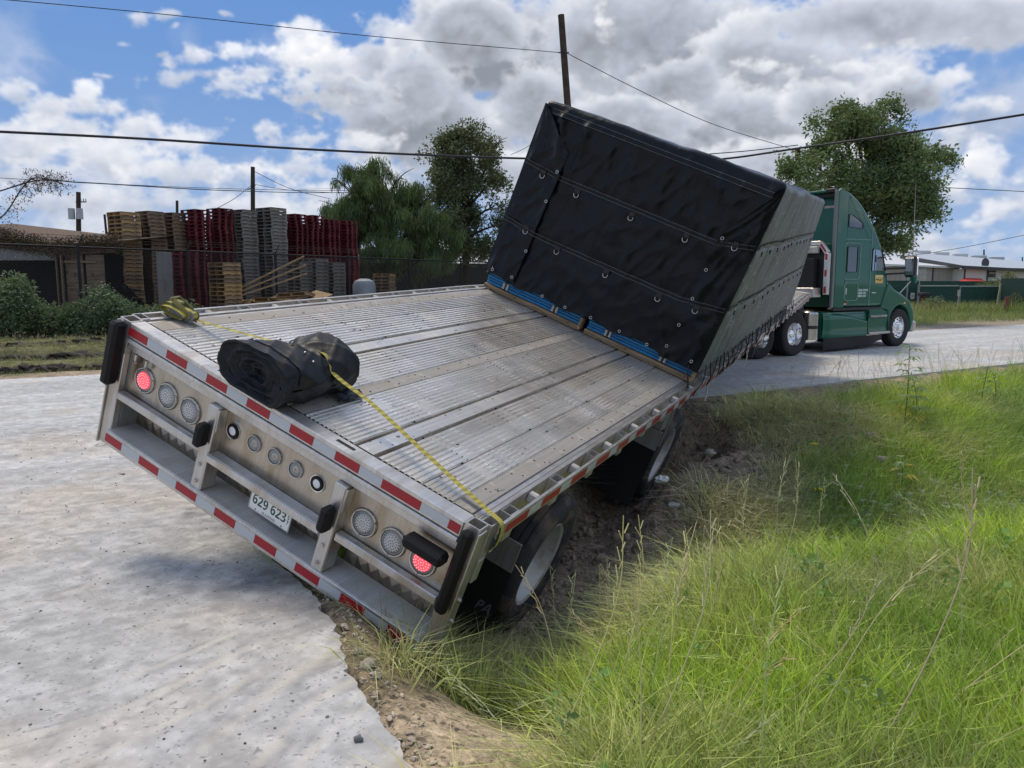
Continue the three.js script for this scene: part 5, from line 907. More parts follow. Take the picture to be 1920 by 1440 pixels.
{
  const broad = leafClump(26, .42, .20, .085, .35, 1), small = leafClump(30, .36, .15, .075, .2, 2), strand = leafClump(34, .30, .24, .035, 1.6, 3);
  // ash-like tree behind the tractor
  { const f = foot(1612, 34, .05), k = 34 / FPX, L = (px, py, rx, ry, dz, rz) => [(px - 1612) * k, (535 - py) * k + EYE - .05, dz, rx * k, ry * k, rz];
    tree('ash_tree', 'broad leafy tree rising behind the roof of the green truck', f, [L(1560, 262, 60, 50, 0, 1.6), L(1635, 258, 80, 44, -.4, 1.8), L(1600, 335, 130, 75, .2, 2.2), L(1685, 330, 72, 62, 0, 1.7), L(1665, 415, 72, 58, .3, 1.5), L(1715, 390, 42, 38, .4, 1.1), L(1490, 312, 42, 24, .3, .9), L(1462, 330, 24, 18, .2, .6), L(1560, 400, 70, 50, -.4, 1.4), L(1640, 215, 30, 14, 0, .7), L(1560, 216, 22, 12, 0, .6), L(1745, 305, 22, 22, 0, .6)],
      { seed: 11, r: .22, trunkTop: [0, 5.2, 0], clump: broad, leaf: leafMat(.15, .215, .07, .45), clumps: 3700, gap: .8, open: -.12, scale: .95 }); }
  // tall oak-like tree and willow beyond the pallets
  { const D = 42, f = foot(868, D, .3), k = D / FPX, L = (px, py, rx, ry, dz, rz) => [(px - 868) * k, (535 - py) * k + EYE - .3, dz, rx * k, ry * k, rz];
    tree('oak_tree', 'tall ragged dark tree standing beyond the yard, beside the willow', f, [L(875, 292, 62, 34, 0, 1.6), L(922, 300, 36, 34, .3, 1.1), L(830, 315, 36, 34, 0, 1.1), L(870, 345, 70, 40, 0, 1.7), L(925, 350, 28, 22, .2, .8), L(930, 395, 34, 18, .3, .8), L(905, 410, 40, 20, 0, 1), L(850, 400, 50, 45, 0, 1.6), L(865, 455, 55, 45, 0, 1.6), L(948, 425, 22, 12, .2, .5), L(880, 268, 40, 14, 0, .9)],
      { seed: 23, r: .24, trunkTop: [.2, 5.6, 0], clump: small, leaf: leafMat(.125, .155, .055, .45), clumps: 2500, gap: 1.0, open: -.08, scale: 1.05, bark: M.barkDark }); }
  { const D = 40, f = foot(715, D, .3), k = D / FPX, L = (px, py, rx, ry, dz, rz) => [(px - 715) * k, (535 - py) * k + EYE - .3, dz, rx * k, ry * k, rz];
    tree('willow_tree', 'pale green weeping willow behind the stacks of red pallets', f, [L(700, 350, 50, 36, 0, 1.3), L(745, 362, 55, 42, .3, 1.4), L(800, 400, 55, 50, 0, 1.5), L(640, 400, 40, 45, .1, 1.1), L(665, 385, 45, 45, 0, 1.3), L(630, 405, 26, 40, .2, .8), L(760, 400, 60, 50, 0, 1.5), L(700, 430, 80, 60, .4, 1.8), L(790, 440, 60, 55, .3, 1.5), L(740, 485, 90, 45, .2, 1.8), L(650, 455, 45, 50, 0, 1.2), L(825, 480, 45, 40, .2, 1.2), L(640, 350, 14, 12, 0, .4), L(712, 322, 22, 14, 0, .6)],
      { seed: 31, r: .25, trunkTop: [0, 4.6, 0], clump: strand, leaf: leafMat(.115, .17, .05, .4), clumps: 4000, gap: .8, open: -.15, scale: 1.0, stretch: 1.1 }); }
  // bushes along the left fence
  const bush = (px, py, D, w, h, seed, col, label, n = 420) => { const p = at(px, py, D), g0 = gh(p.x, D); const t = thing('bush', label, 'bush', 'bushes along the chain link fence'); t.position.set(p.x, g0, -D); const R = rng(seed), list = [], b = new B(); for (let i = 0; i < 7; i++) b.tube([V((R() - .5) * .3, -.05, (R() - .5) * .3), V((R() - .5) * w * .6, h * .4, (R() - .5) * w * .4), V((R() - .5) * w * 1.2, h * .85, (R() - .5) * w * .8)], .022, 5, 6, u => 1 - .7 * u); b.put('stem', M.barkDark, t);
    for (let i = 0; i < n; i++) { const a = R() * 6.28, r = Math.sqrt(R()), x = Math.cos(a) * r * w, z = Math.sin(a) * r * w * .6, top = h * Math.sqrt(Math.max(.04, 1 - r * r * .8)) * (.85 + .5 * n3(x * 1.3, z * 1.3, seed)); const y = top * Math.pow(R(), .6); if (n3(x * 1.8, y * 1.8, z * 1.8 + seed) < -.22) continue; const g = mix(.6, 1.4, R()); list.push({ x, y: y + .08, z, s: mix(.45, .8, R()), ry: R() * 6.28, rx: R() * 6.28, c: [g, g, g] }); } scatter('foliage', small, col, list, null, null, t); };
  const bg = leafMat(.12, .18, .065, .45), bg2 = leafMat(.09, .15, .055, .45);
  bush(12, 600, 19.2, .75, 1.6, 41, bg, 'dark leafy bush by the fence in front of the shed opening'); bush(92, 600, 19.6, .7, .8, 42, bg, 'low dark bush between the fence posts beside the shed', 180); bush(188, 600, 19.8, .85, 1.15, 43, bg2, 'dense dark green bush beside the scrap heap'); bush(262, 600, 20.6, .6, .6, 44, bg2, 'low bush hugging the fence behind the trailer tail', 130); bush(330, 600, 22.5, .9, .8, 45, bg, 'scrubby low bush at the foot of the red pallet stacks', 240); bush(1748, 560, 49, .7, 1.0, 46, leafMat(.20, .24, .10), 'pale wispy shrub by the mailbox', 60); bush(1885, 545, 55, 2.0, 2.7, 47, leafMat(.17, .20, .06), 'yellow green shrub beside the red awning', 700); bush(1918, 560, 49, 1.3, 1.0, 48, leafMat(.12, .15, .06), 'grey green scrub at the dark end of the green fence', 200);
  // bare vine that has climbed the service cable
  { const D = 17, t = thing('vine', 'dead brown vine arching up onto the cable', 'vine'), P = (x, y) => at(x, y, D), R = rng(51), b = new B(); const stem = [P(-30, 430), P(10, 400), P(40, 355), P(60, 335), P(90, 336), P(118, 345)]; b.tube(stem, .014, 5, 30); const c = new THREE.CatmullRomCurve3(stem); for (let i = 0; i < 34; i++) { const p = c.getPoint(R()); b.tube([p, p.clone().add(V((R() - .5) * .25, (R() - .6) * .3, (R() - .5) * .2)), p.clone().add(V((R() - .4) * .5, (R() - .62) * .5, (R() - .5) * .3))], .004, 4, 4); } b.put('stem', M.barkDark, t); const list = []; for (let i = 0; i < 330; i++) { const p = c.getPoint(Math.pow(R(), .7)); list.push({ x: p.x + (R() - .4) * .5, y: p.y + (R() - .6) * .45, z: p.z + (R() - .5) * .3, s: mix(.1, .22, R()), rx: R() * 6, ry: R() * 6, c: [mix(.8, 1.3, R()), 1, 1] }); } scatter('foliage', leafClump(5, .3, .25, .12, .3, 52), std({ color: lin(.10, .07, .05), roughness: .9 }), list, null, null, t); }
}

// ------------------------------------------------------------------ pallet yard behind the chain link fence
{
  const fx = s => -14 + .605 * s, fd = s => 21 + .797 * s, FP = (s, y) => V(fx(s), y, -fd(s)), RAIL = 2.76;
  const t = thing('chain_link_fence', 'black chain link fence with angled tops round the pallet yard', 'fence');
  const black = std({ color: lin(.012, .012, .013), roughness: .55, metalness: .3 }), wire = std({ color: lin(.03, .03, .032), roughness: .5, metalness: .4 });
  const posts = []; for (let s = -8.0; s < 37; s += 3.4) posts.push(s);
  for (const s of posts) { const g0 = gh(fx(s), fd(s)); new B().cyl(FP(s, g0 - .2), FP(s, RAIL + .06), .045, .045, 10).bar(FP(s, RAIL + .04), FP(s, RAIL + .04).add(V(.12, .30, -.1)), .03, .03).put('post', black, t); }
  new B().cyl(FP(-8, RAIL), FP(36.2, RAIL), .028, .028, 8).put('top_rail', black, t);
  for (const k of [.12, .2, .28]) new B().cyl(FP(-8, RAIL + .04 + k).add(V(k * .4, 0, -k * .33)), FP(36.2, RAIL + .04 + k).add(V(k * .4, 0, -k * .33)), .006, .006, 4, false).put('barbed_wire', black, t);
  const b = new B(), lo = .40, H = RAIL - lo, tri = (a, c) => { b.bar(a, c, .0045, .0045); };
  for (let s = -8 - H; s < 36.2; s += .085) for (const dir of [0, 1]) { let a = s, c = s + H, ya = lo, yc = RAIL; if (a < -8) { ya += (-8 - a); a = -8; } if (c > 36.2) { yc -= c - 36.2; c = 36.2; } if (a >= c) continue; dir ? tri(FP(a, ya), FP(c, yc)) : tri(FP(a, lo + RAIL - ya), FP(c, lo + RAIL - yc)); }
  const w = b.put('wire_mesh', wire, t); w.userData.kind = 'stuff';
}
{
  // pallets: one shape per kind, one object per pallet
  const pallet = (W, Dp, tops, blocks, seed) => { const b = new B(), R = rng(seed), H = .138, j = () => (R() - .5) * .012; for (let i = 0; i < tops; i++) { const z = -Dp / 2 + (i + .5) * Dp / tops; b.box(-W / 2 + j(), W / 2 + j(), H - .02 + j() * .2, H, z - Dp / tops * .40, z + Dp / tops * .40); } for (const x of [-W / 2 + .05, 0, W / 2 - .05]) { if (blocks) { for (const z of [-Dp / 2 + .07, 0, Dp / 2 - .07]) b.box(x - .05, x + .05, .022, H - .021, z - .07, z + .07); } else b.box(x - .02, x + .02, .022, H - .021, -Dp / 2, Dp / 2); } for (const z of [-Dp / 2 + .06, 0, Dp / 2 - .06]) b.box(-W / 2 + j(), W / 2 + j(), 0, .021, z - .05, z + .05); b.box(-W / 2 + .12, W / 2 - .12, .022, H - .022, -.012, .012); b.box(-.012, .012, .022, H - .022, -Dp / 2 + .1, Dp / 2 - .1); return b.done(); };  // the two crossed centre boards are added to keep the inside dark
  const kinds = { red: [pallet(1.2, 1.0, 7, true, 1), M.woodRed], grey: [pallet(1.2, 1.02, 7, false, 2), M.woodGrey], tan: [pallet(1.2, 1.02, 7, false, 3), M.wood], brown: [pallet(1.2, 1.0, 6, false, 4), M.woodBrown] };
  const vary = { red: [M.woodRed, std({ color: lin(.26, .028, .045), map: again(M.tWood, 1.3, 1.3), roughness: .8 }), std({ color: lin(.40, .065, .085), map: again(M.tWood, 1.7, 1.7), roughness: .8 })], grey: [M.woodGrey, std({ color: lin(.48, .47, .45), map: again(M.tWood, 1.2, 1.2), roughness: .9 })], tan: [M.wood, std({ color: lin(.95, .66, .32), map: again(M.tWood, 1.2, 1.2), roughness: .88 }), M.woodBrown], brown: [M.woodBrown, std({ color: lin(.50, .39, .29), map: again(M.tWood, 1.2, 1.2), roughness: .9 })] };
  const hidden = { red: [], grey: [], tan: [], brown: [] };
  const R = rng(91);
  const stack = (pl, pr, ytop, D, kind, label, group, seen, rot = -.55, base) => {
    const c = (pl + pr) / 2, p = at(c, 535, D), top = at(c, ytop, D).y, g0 = base ?? .33, n = Math.max(1, Math.round((top - g0) / .139)), w = (pr - pl) * D / FPX, sx = clamp(w / (1.2 * Math.abs(Math.cos(rot)) + 1.0 * Math.abs(Math.sin(rot))), .62, 1.15) * 1.07;
    let lx = 0, lz = 0;
    if (n > 20) for (let i = 0; i < n - 2; i++) hidden[kind].push({ x: p.x * 1.045 + (R() - .5) * .04, y: g0 + i * .139 + .001, z: -D - 1.35, ry: rot + (R() - .5) * .05, s: [sx * 1.05, 1, sx * 1.05] });
    for (let i = 0; i < n; i++) {
      lx = lx * .9 + (R() - .5) * .035; lz = lz * .9 + (R() - .5) * .035;
      const q = { x: p.x + lx, y: g0 + i * .139 + .001, z: -D + lz, ry: rot + (R() - .5) * .05 + (R() < .08 ? (R() - .5) * .12 : 0), s: [sx, 1, sx] };
      if (i < n - seen) { hidden[kind].push(q); continue; }
      const v = vary[kind], m = mesh('pallet', kinds[kind][0], v[Math.floor(R() * v.length)]); m.position.set(q.x, q.y, q.z); m.rotation.y = q.ry; m.scale.set(...q.s); const k = n - i, th = ['th', 'st', 'nd', 'rd'][(k % 100 >> 3 ^ 1) && k % 10 < 4 && (k < 10 || k > 20) ? k % 10 : 0]; tag(m, k === 1 ? `topmost ${label}` : `${label}, ${k}${th} from its top`, 'pallet', group);
    }
  };
  stack(212, 266, 396, 28.0, 'tan', 'golden tan pallet of the stack next to the shed', 'tan pallet stack', 24);
  stack(267, 311, 398, 29.2, 'brown', 'brown pallet of the stack next to the golden one', 'brown pallet stack', 24);
  stack(308, 350, 402, 29.8, 'brown', 'dark brown pallet of the stack touching the first red one', 'splayed pallet stack', 22, -.35);
  stack(350, 398, 391, 30.0, 'red', 'red pallet of the tall stack touching the dark brown one', 'paired red pallet stacks', 27);
  stack(399, 436, 394, 31.0, 'red', 'red pallet of the tall stack touching the first grey one', 'paired red pallet stacks', 27);
  stack(436, 486, 394, 31.6, 'grey', 'grey pallet of the tall stack touching the paired red stacks', 'tall grey pallet stacks', 27);
  stack(487, 539, 393, 32.2, 'grey', 'grey pallet of the tall stack touching the long red row', 'tall grey pallet stacks', 27);
  stack(541, 572, 405, 33.4, 'red', 'red pallet of the long row, stack touching the grey one', 'row of red pallet stacks', 22);
  stack(571, 604, 407, 34.0, 'red', 'red pallet of the long row, second stack from the grey', 'row of red pallet stacks', 22);
  stack(603, 636, 410, 34.6, 'red', 'red pallet of the long row, second stack from the willow', 'row of red pallet stacks', 22);
  stack(635, 668, 414, 35.2, 'red', 'red pallet of the long row, stack next to the willow', 'row of red pallet stacks', 24);
  stack(328, 362, 474, 27.0, 'red', 'red pallet of the short stack beside the grey sheet', 'short red pallet stack', 12);
  stack(393, 448, 495, 26.6, 'tan', 'pale pallet of the low stack before the red stacks', 'low pale pallet stack', 10);
  stack(548, 578, 490, 30.4, 'grey', 'grey pallet of the low stack against the tall grey one', 'low grey pallet stacks', 10); stack(577, 606, 487, 30.8, 'grey', 'grey pallet of the middle low grey stack', 'low grey pallet stacks', 10); stack(607, 640, 492, 31.2, 'grey', 'grey pallet of the low grey stack next to the tank', 'low grey pallet stacks', 10);
  // tumbled heap
  for (let i = 0; i < 22; i++) { const px = 445 + R() * 150, D = 27.2 + R() * 1.6, p = at(px, 540, D), hgt = .36 + Math.floor(R() * (px > 500 ? 7 : 4)) * .14, m = mesh('pallet', kinds.tan[0], vary.tan[i % 3]); m.position.set(p.x, hgt, -D); m.rotation.set((R() - .5) * .5, R() * 3, (R() - .5) * .45); tag(m, 'broken tan pallet in the tumbled heap against the grey stacks', 'pallet', 'tumbled pallet heap'); }
  for (let i = 0; i < 3; i++) { const p = at(508, 537 - i * 12, 26.9), m = mesh('plank', new B().box(-1.3, 1.3, 0, .05, -.05, .05, .004).done(), M.wood); m.position.copy(p); m.rotation.set(0, .2 - i * .1, .33 + i * .06); tag(m, ['lowest of three long planks lying aslant on the tumbled heap', 'middle one of three long planks aslant on the tumbled heap', 'topmost of three long planks lying aslant on the tumbled heap'][i], 'plank', 'planks on the pallet heap'); }
  { const all = []; for (const k of Object.keys(hidden)) for (const q of hidden[k]) all.push({ ...q, c: k === 'red' ? [.4, .035, .06] : k === 'grey' ? [.5, .49, .47] : k === 'tan' ? [.75, .55, .34] : [.45, .33, .22] }); scatter('lower_pallets', kinds.grey[0], std({ map: again(M.tWood, 1.4, 1.4), roughness: .88 }), all, 'lower pallets at the foot of the tall stacks', 'pallets'); }
  // standing pallet, stack and odd yard things further along the fence
  { const p = at(796, 520, 38), m = mesh('pallet', kinds.tan[0], M.wood); m.position.set(p.x, .45, -38); m.rotation.set(1.25, -.1, 0, 'YXZ'); tag(m, 'pale pallet propped upright before the black screen', 'pallet'); m.position.y = .92; }
  stack(703, 738, 513, 34, 'tan', 'pale pallet of the upper small stack beside the tank', 'small pale pallet stack', 6, -.2, .9); stack(700, 742, 536, 34, 'tan', 'pale pallet of the lower small stack beside the tank', 'small pale pallet stack', 6, -.2);
  { const t = thing('liquid_tank', 'grey rounded liquid tank beside the row of red pallets', 'tank'), p = at(683, 530, 33.5); t.position.set(p.x, .33, -33.5); new B().lathe([[0, 1.62], [.2, 1.6], [.42, 1.5], [.5, 1.32], [.5, .05], [.47, 0]], 24, new THREE.Matrix4().makeRotationZ(Math.PI / 2)).put('shell', std({ color: lin(.33, .37, .41), roughness: .55 }), t); new B().cyl(V(0, 1.6, 0), V(0, 1.7, 0), .12, .12, 12).put('lid', M.dark, t); }
  { const t = thing('drum', 'white plastic drum in front of the grey tank', 'drum'), p = at(690, 545, 32.6); t.position.set(p.x, .33, -32.6); new B().lathe([[0, .88], [.26, .88], [.29, .85], [.29, .6], [.3, .58], [.29, .56], [.29, .03], [.26, 0]], 20, new THREE.Matrix4().makeRotationZ(Math.PI / 2)).put('shell', std({ color: lin(.62, .68, .76), roughness: .5 }), t); }
  { const t = thing('yard_trolley', 'dark slatted yard trolley beside the propped pallet', 'trolley'), p = at(760, 520, 37); t.position.set(p.x, .33, -37); new B().box(-.45, .45, .98, 1.06, -.3, .3, .01).put('top', M.woodGrey, t); for (const [x, z] of [[-.42, -.27], [.42, -.27], [-.42, .27], [.42, .27]]) new B().box(x - .03, x + .03, 0, .98, z - .03, z + .03).put('leg', M.woodGrey, t); for (const y of [.25, .5, .75]) new B().box(-.4, .4, y, y + .09, -.28, -.25).put('slat', M.woodGrey, t); }
  { const t = thing('timber_crate', 'grey slatted crate by the black screen next to the load', 'crate'), p = at(872, 522, 40); t.position.set(p.x, .33, -40); for (let i = 0; i < 6; i++) new B().box(-.8 + i * .3, -.72 + i * .3, 0, 1.25 + (i % 2) * .1, -.02, .02).put('slat', M.woodGrey, t); for (const y of [.35, .95]) new B().box(-.85, .85, y, y + .09, .021, .05).put('rail', M.woodGrey, t); }
  // black screened fence further back
  { const t = thing('screened_fence', 'tall fence hung with black screen cloth beyond the pallet yard', 'fence'), a = at(640, 520, 46), c = at(985, 520, 50); const dir = c.clone().sub(a); dir.y = 0; for (let i = 0; i <= 6; i++) { const p = a.clone().addScaledVector(dir, i / 6); new B().cyl(V(p.x, .1, p.z), V(p.x, 3.1, p.z), .05, .05, 8).put('post', M.blackSteel, t); if (i < 6) { const q = a.clone().addScaledVector(dir, (i + 1) / 6); new B().bar(V(p.x, 1.7, p.z + .06), V(q.x, 1.7, q.z + .06), .02, 2.6).put('screen_panel', std({ color: lin(.012, .014, .018), roughness: .9 }), t); } } }
  { const t = thing('far_warehouse', 'pale roofed warehouse glimpsed beyond the tall dark tree', 'building'), p = at(960, 480, 70); t.position.set(p.x, 0, -70); new B().box(-6, 14, 0, 3.4, -8, 0).put('wall', std({ color: lin(.05, .05, .05), roughness: .9 }), t); new B().box(-6.5, 14, 3.4, 3.6, -8, .6).quad(V(-6.5, 3.6, .6), V(14, 3.6, .6), V(14, 5.6, -8), V(-6.5, 5.6, -8)).quad(V(-6.5, 3.6, .6), V(-6.5, 5.6, -8), V(-6.5, 3.4, -8), V(-6.5, 3.4, .6)).put('roof', std({ color: lin(.5, .52, .53), roughness: .5, metalness: .3 }), t); }

  // overgrown shed at the left
  { const t = thing('overgrown_shed', 'low shed with rusty roof edge overgrown by brown creeper', 'shed'); const D = 25, q = (x, y, d = D) => at(x, y, d);
    const rust = std({ color: lin(.22, .15, .105), map: tSoil, roughness: .9 }), ply = std({ color: lin(.42, .33, .23), map: again(M.tWood, .6, .6), roughness: .85 });
    { const a = q(-160, 426), c = q(112, 457), e = q(215, 452); const b = new B(); const slab = (p, r, th, dz) => { b.quad(V(p.x, p.y - th, p.z), V(r.x, r.y - th, r.z), r, p).quad(p, r, V(r.x, r.y + .5, r.z - dz), V(p.x, p.y + .5, p.z - dz)); }; slab(a, c, .32, 5); slab(c, e, .36, 5); b.put('roof', rust, t); }
    { const a = q(-150, 466, 25.1), c = q(103, 488, 25.1); new B().box(a.x, c.x, c.y, a.y + .08, -25.14, -25.1).put('net_panel', std({ color: lin(.42, .48, .50), roughness: .8, map: tSoil }), t); new B().box(a.x, q(196, 0, 27.5).x, .2, 3.2, -27.6, -27.5).put('back_wall', M.dark, t); }
    for (const [x0, x1] of [[104, 110], [113, 120]]) { const a = q(x0, 478, 24.9), c = q(x1, 540, 24.9); new B().box(a.x, c.x, .2, a.y, -24.95, -24.85, .005).put('post', M.woodBrown, t); }
    { const a = q(121, 476, 25), c = q(158, 540, 25), e = q(159, 476, 25), f = q(197, 540, 25); new B().box(a.x, c.x, .25, a.y, -25.05, -25, .004).put('plywood_sheet', ply, t); new B().box(e.x, f.x, .25, e.y - .03, -25.06, -25.01, .004).put('plywood_sheet', ply, t); const g = q(119, 489, 24.96), h = q(180, 493, 24.96); new B().box(g.x, h.x, h.y, g.y, -24.99, -24.95, .004).put('batten', M.woodBrown, t); }
    const L = [], R2 = rng(61); for (let i = 0; i < 520; i++) { const px = mix(-60, 222, R2()), base = px < 112 ? mix(432, 458, clamp((px + 20) / 130)) : mix(456, 448, (px - 112) / 100), p = q(px, base - 4 + Math.pow(R2(), 1.4) * 26, 24.85 + R2() * .3), g = mix(.7, 1.4, R2()), gr = R2() < .3; L.push({ x: p.x, y: p.y, z: p.z, s: mix(.45, .8, R2()), rx: R2() * 6, ry: R2() * 6, c: gr ? [.6 * g, .9 * g, .5 * g] : [g, g * .85, g * .75] }); }
    scatter('creeper', leafClump(14, .3, .12, .06, .4, 62), std({ color: lin(.11, .08, .05), roughness: .9 }), L, null, null, t); }
  // scrap beside it
  { const t = thing('scrap_heap', 'heap of black tangled scrap beside the golden pallet stack', 'scrap'), R2 = rng(66), c = at(221, 507, 26); t.position.set(c.x, .33, -26); const b = new B(); for (let i = 0; i < 90; i++) { const a = V((R2() - .5) * .9, .5 + R2() * .75, (R2() - .5) * .8); b.tube([a, a.clone().add(V((R2() - .5) * .6, (R2() - .5) * .3, (R2() - .5) * .5)), a.clone().add(V((R2() - .5) * .9, (R2() - .5) * .4, (R2() - .5) * .6))], .02 + R2() * .03, 5, 5); } b.put('tangle', std({ color: lin(.025, .02, .018), roughness: .7, map: tSoil }), t); new B().box(-.55, .55, 0, .5, -.4, .4, .02).put('bin', std({ color: lin(.05, .04, .035), roughness: .9, map: tSoil }), t); }
  { const p = at(312, 560, 25.6), top = at(312, 473, 25.6); const m = mesh('grey_sheet', new B().box(-.28, .28, 0, top.y - .33, -.02, .02, .004).done(), std({ color: lin(.36, .37, .37), roughness: .85, map: again(tAlu, .5, .5) })); m.position.set(p.x, .33, -25.6); m.rotation.y = -.2; tag(m, 'tall grey sheet standing behind the fence by the short red stack', 'sheet'); }
  { const p = at(282, 545, 25.4), R2 = rng(68), L = []; for (let i = 0; i < 160; i++) L.push({ x: p.x + (R2() - .5) * 1.3, y: .62 + R2() * .22, z: -25.4 + (R2() - .5) * .5, s: [mix(.05, .16, R2()), .02, .03], ry: R2() * 3, rz: (R2() - .5) * .8, c: [mix(.5, .9, R2()), mix(.38, .6, R2()), .3] }); scatter('wood_offcuts', new THREE.BoxGeometry(1, 1, 1), std({ roughness: .9 }), L, 'pale wood offcuts piled in the trough below the pallets', 'offcuts'); const m = mesh('timber_trough', new B().box(-.75, .75, .28, .34, -.35, .35).box(-.75, .75, .0, .28, .28, .35, .005).box(-.78, -.72, 0, .34, -.35, .27).box(.72, .78, 0, .34, -.35, .27).done(), M.woodBrown); m.position.set(p.x, .29, -25.4); tag(m, 'low timber trough holding offcuts below the golden pallets', 'trough'); }
  { const p = at(30, 585, 21.2), m = mesh('yellow_barrier', new B().cyl(V(-1.1, .62, 0), V(1.1, .62, 0), .06, .06, 10).cyl(V(-1.0, 0, 0), V(-1.0, .62, 0), .06, .06, 10).cyl(V(.2, 0, 0), V(.2, .62, 0), .06, .06, 10).done(), std({ color: lin(.55, .42, .03), roughness: .6 })); m.position.set(p.x, gh(p.x, 21.2), -21.2); m.rotation.y = -.6; tag(m, 'yellow pipe barrier half hidden by the fence bushes', 'barrier'); }
}

// ------------------------------------------------------------------ poles and overhead lines
{
  const wood = std({ color: lin(.15, .125, .10), map: tBark, roughness: .9 }), cable = std({ color: lin(.012, .012, .018), roughness: .5 });
  const pole = (a, b, r, label, extra) => { const t = thing('utility_pole', label, 'pole'); t.position.copy(b); new B().cyl(V(0, -.3, 0), a.clone().sub(b), r * 1.25, r * .95, 12).put('shaft', wood, t); if (extra) extra(t, a.clone().sub(b)); return t; };
  const base = (px, D) => { const y = 535 + EYE * FPX / D; return at(px, y, D); };
  pole(at(1052, 28, 30), base(1096, 30), .125, 'tall leaning utility pole rising behind the tarped load', (t, a) => new B().bar(a.clone().multiplyScalar(.885).add(V(-.2, 0, 0)), a.clone().multiplyScalar(.885).add(V(.2, 0, 0)), .04, .04).put('bracket', M.galv, t));
  pole(at(1496, 280, 37), base(1496, 37), .13, 'utility pole standing beside the leafy tree behind the truck', (t, a) => new B().cyl(a.clone().add(V(-.2, -.1, 0)), a.clone().add(V(.2, -.1, 0)), .04, .04, 8).put('insulator', M.galv, t));
  pole(at(474, 313, 44), base(474, 44), .12, 'dark utility pole behind the tall grey pallet stacks', (t, a) => new B().bar(a.clone().add(V(-.35, -1.25, 0)), a.clone().add(V(.1, -1.0, 0)), .05, .05).put('bracket', M.galv, t));
  pole(at(147, 360, 60), base(148, 60), .17, 'utility pole carrying two grey transformers above the shed roof', (t, a) => { for (const x of [-.5, .12]) new B().cyl(a.clone().add(V(x, -2.05, .25)), a.clone().add(V(x, -1.25, .25)), .24, .24, 14).put('transformer', std({ color: lin(.45, .47, .48), roughness: .5 }), t); new B().bar(a.clone().add(V(-.2, -.75, .1)), a.clone().add(V(.6, -.75, .1)), .06, .08).put('crossarm', wood, t); for (const x of [.2, .4, .58]) new B().cyl(a.clone().add(V(x, -.75, .1)), a.clone().add(V(x, -.5, .1)), .04, .03, 8).put('insulator', M.galv, t); });
  pole(at(332, 376, 75), base(332, 75), .13, 'thin distant pole above the splayed brown pallet stack');
  pole(at(196, 402, 48), base(214, 48), .07, 'slim leaning post beyond the creeper on the shed');
  pole(at(1845, 468, 110), base(1845, 110), .1, 'distant pole rising behind the warehouse roof');
  pole(at(1917, 482, 120), base(1917, 120), .09, 'distant pole beyond the end of the warehouse roof');
  const line = (pts, r, label) => { const m = new B().tube(pts.map(p => at(...p)), r, 5, 60).put('overhead_cable', cable, scene); return tag(m, label, 'cable'); };
  line([[-80, -9, 22], [300, 26, 24.5], [700, 68, 27.5], [1056, 99, 30]], .013, 'thin overhead cable running up to the leaning pole top');
  line([[1060, 98, 30], [1180, 160, 31.5], [1330, 230, 34.2], [1496, 283, 37]], .014, 'thin overhead cable falling from the leaning pole to the pole by the tree');
  line([[-80, 243, 14], [250, 259, 15.5], [600, 281, 17], [985, 297, 19], [1330, 300, 20], [1496, 278, 19], [1700, 249, 17.5], [2000, 202, 16]], .026, 'thick black overhead cable crossing the whole sky behind the load');
  line([[1312, 290, 35], [1400, 283, 36], [1496, 272, 37]], .022, 'short black cable meeting the pole by the tree');
  line([[-60, 330, 30], [60, 337, 32], [400, 353, 36], [700, 357, 40], [960, 347, 44]], .012, 'thin service wire strung behind the pallet yard trees');
  line([[-60, 376, 17], [0, 358, 17], [60, 340, 17.2], [150, 342, 20], [420, 357, 30], [640, 361, 38], [940, 350, 44]], .016, 'sagging service cable hung with dead vine');
  line([[474, 345, 44], [440, 372, 42], [404, 392, 40]], .016, 'short guy wire slanting from the dark pole to the red pallets');
  line([[478, 322, 44], [540, 352, 46], [620, 373, 50]], .016, 'wire dropping from the dark pole top towards the willow');
  line([[478, 346, 44], [540, 356, 45], [640, 362, 48]], .014, 'wire leaving the dark pole level towards the willow');
  line([[1560, 340, 40], [1780, 352, 40], [2000, 363, 40]], .018, 'level cable leaving the leafy tree across the open sky');
  line([[1690, 482, 60], [1800, 465, 58], [2000, 424, 54]], .02, 'thin wire rising over the warehouse roof');
  line([[560, 355, 60], [700, 352, 60], [800, 360, 60]], .01, 'faint wire behind the willow top');
  line([[958, 290, 40], [980, 280, 40], [1010, 262, 40]], .014, 'short wire slanting from the dark tree behind the load');
}

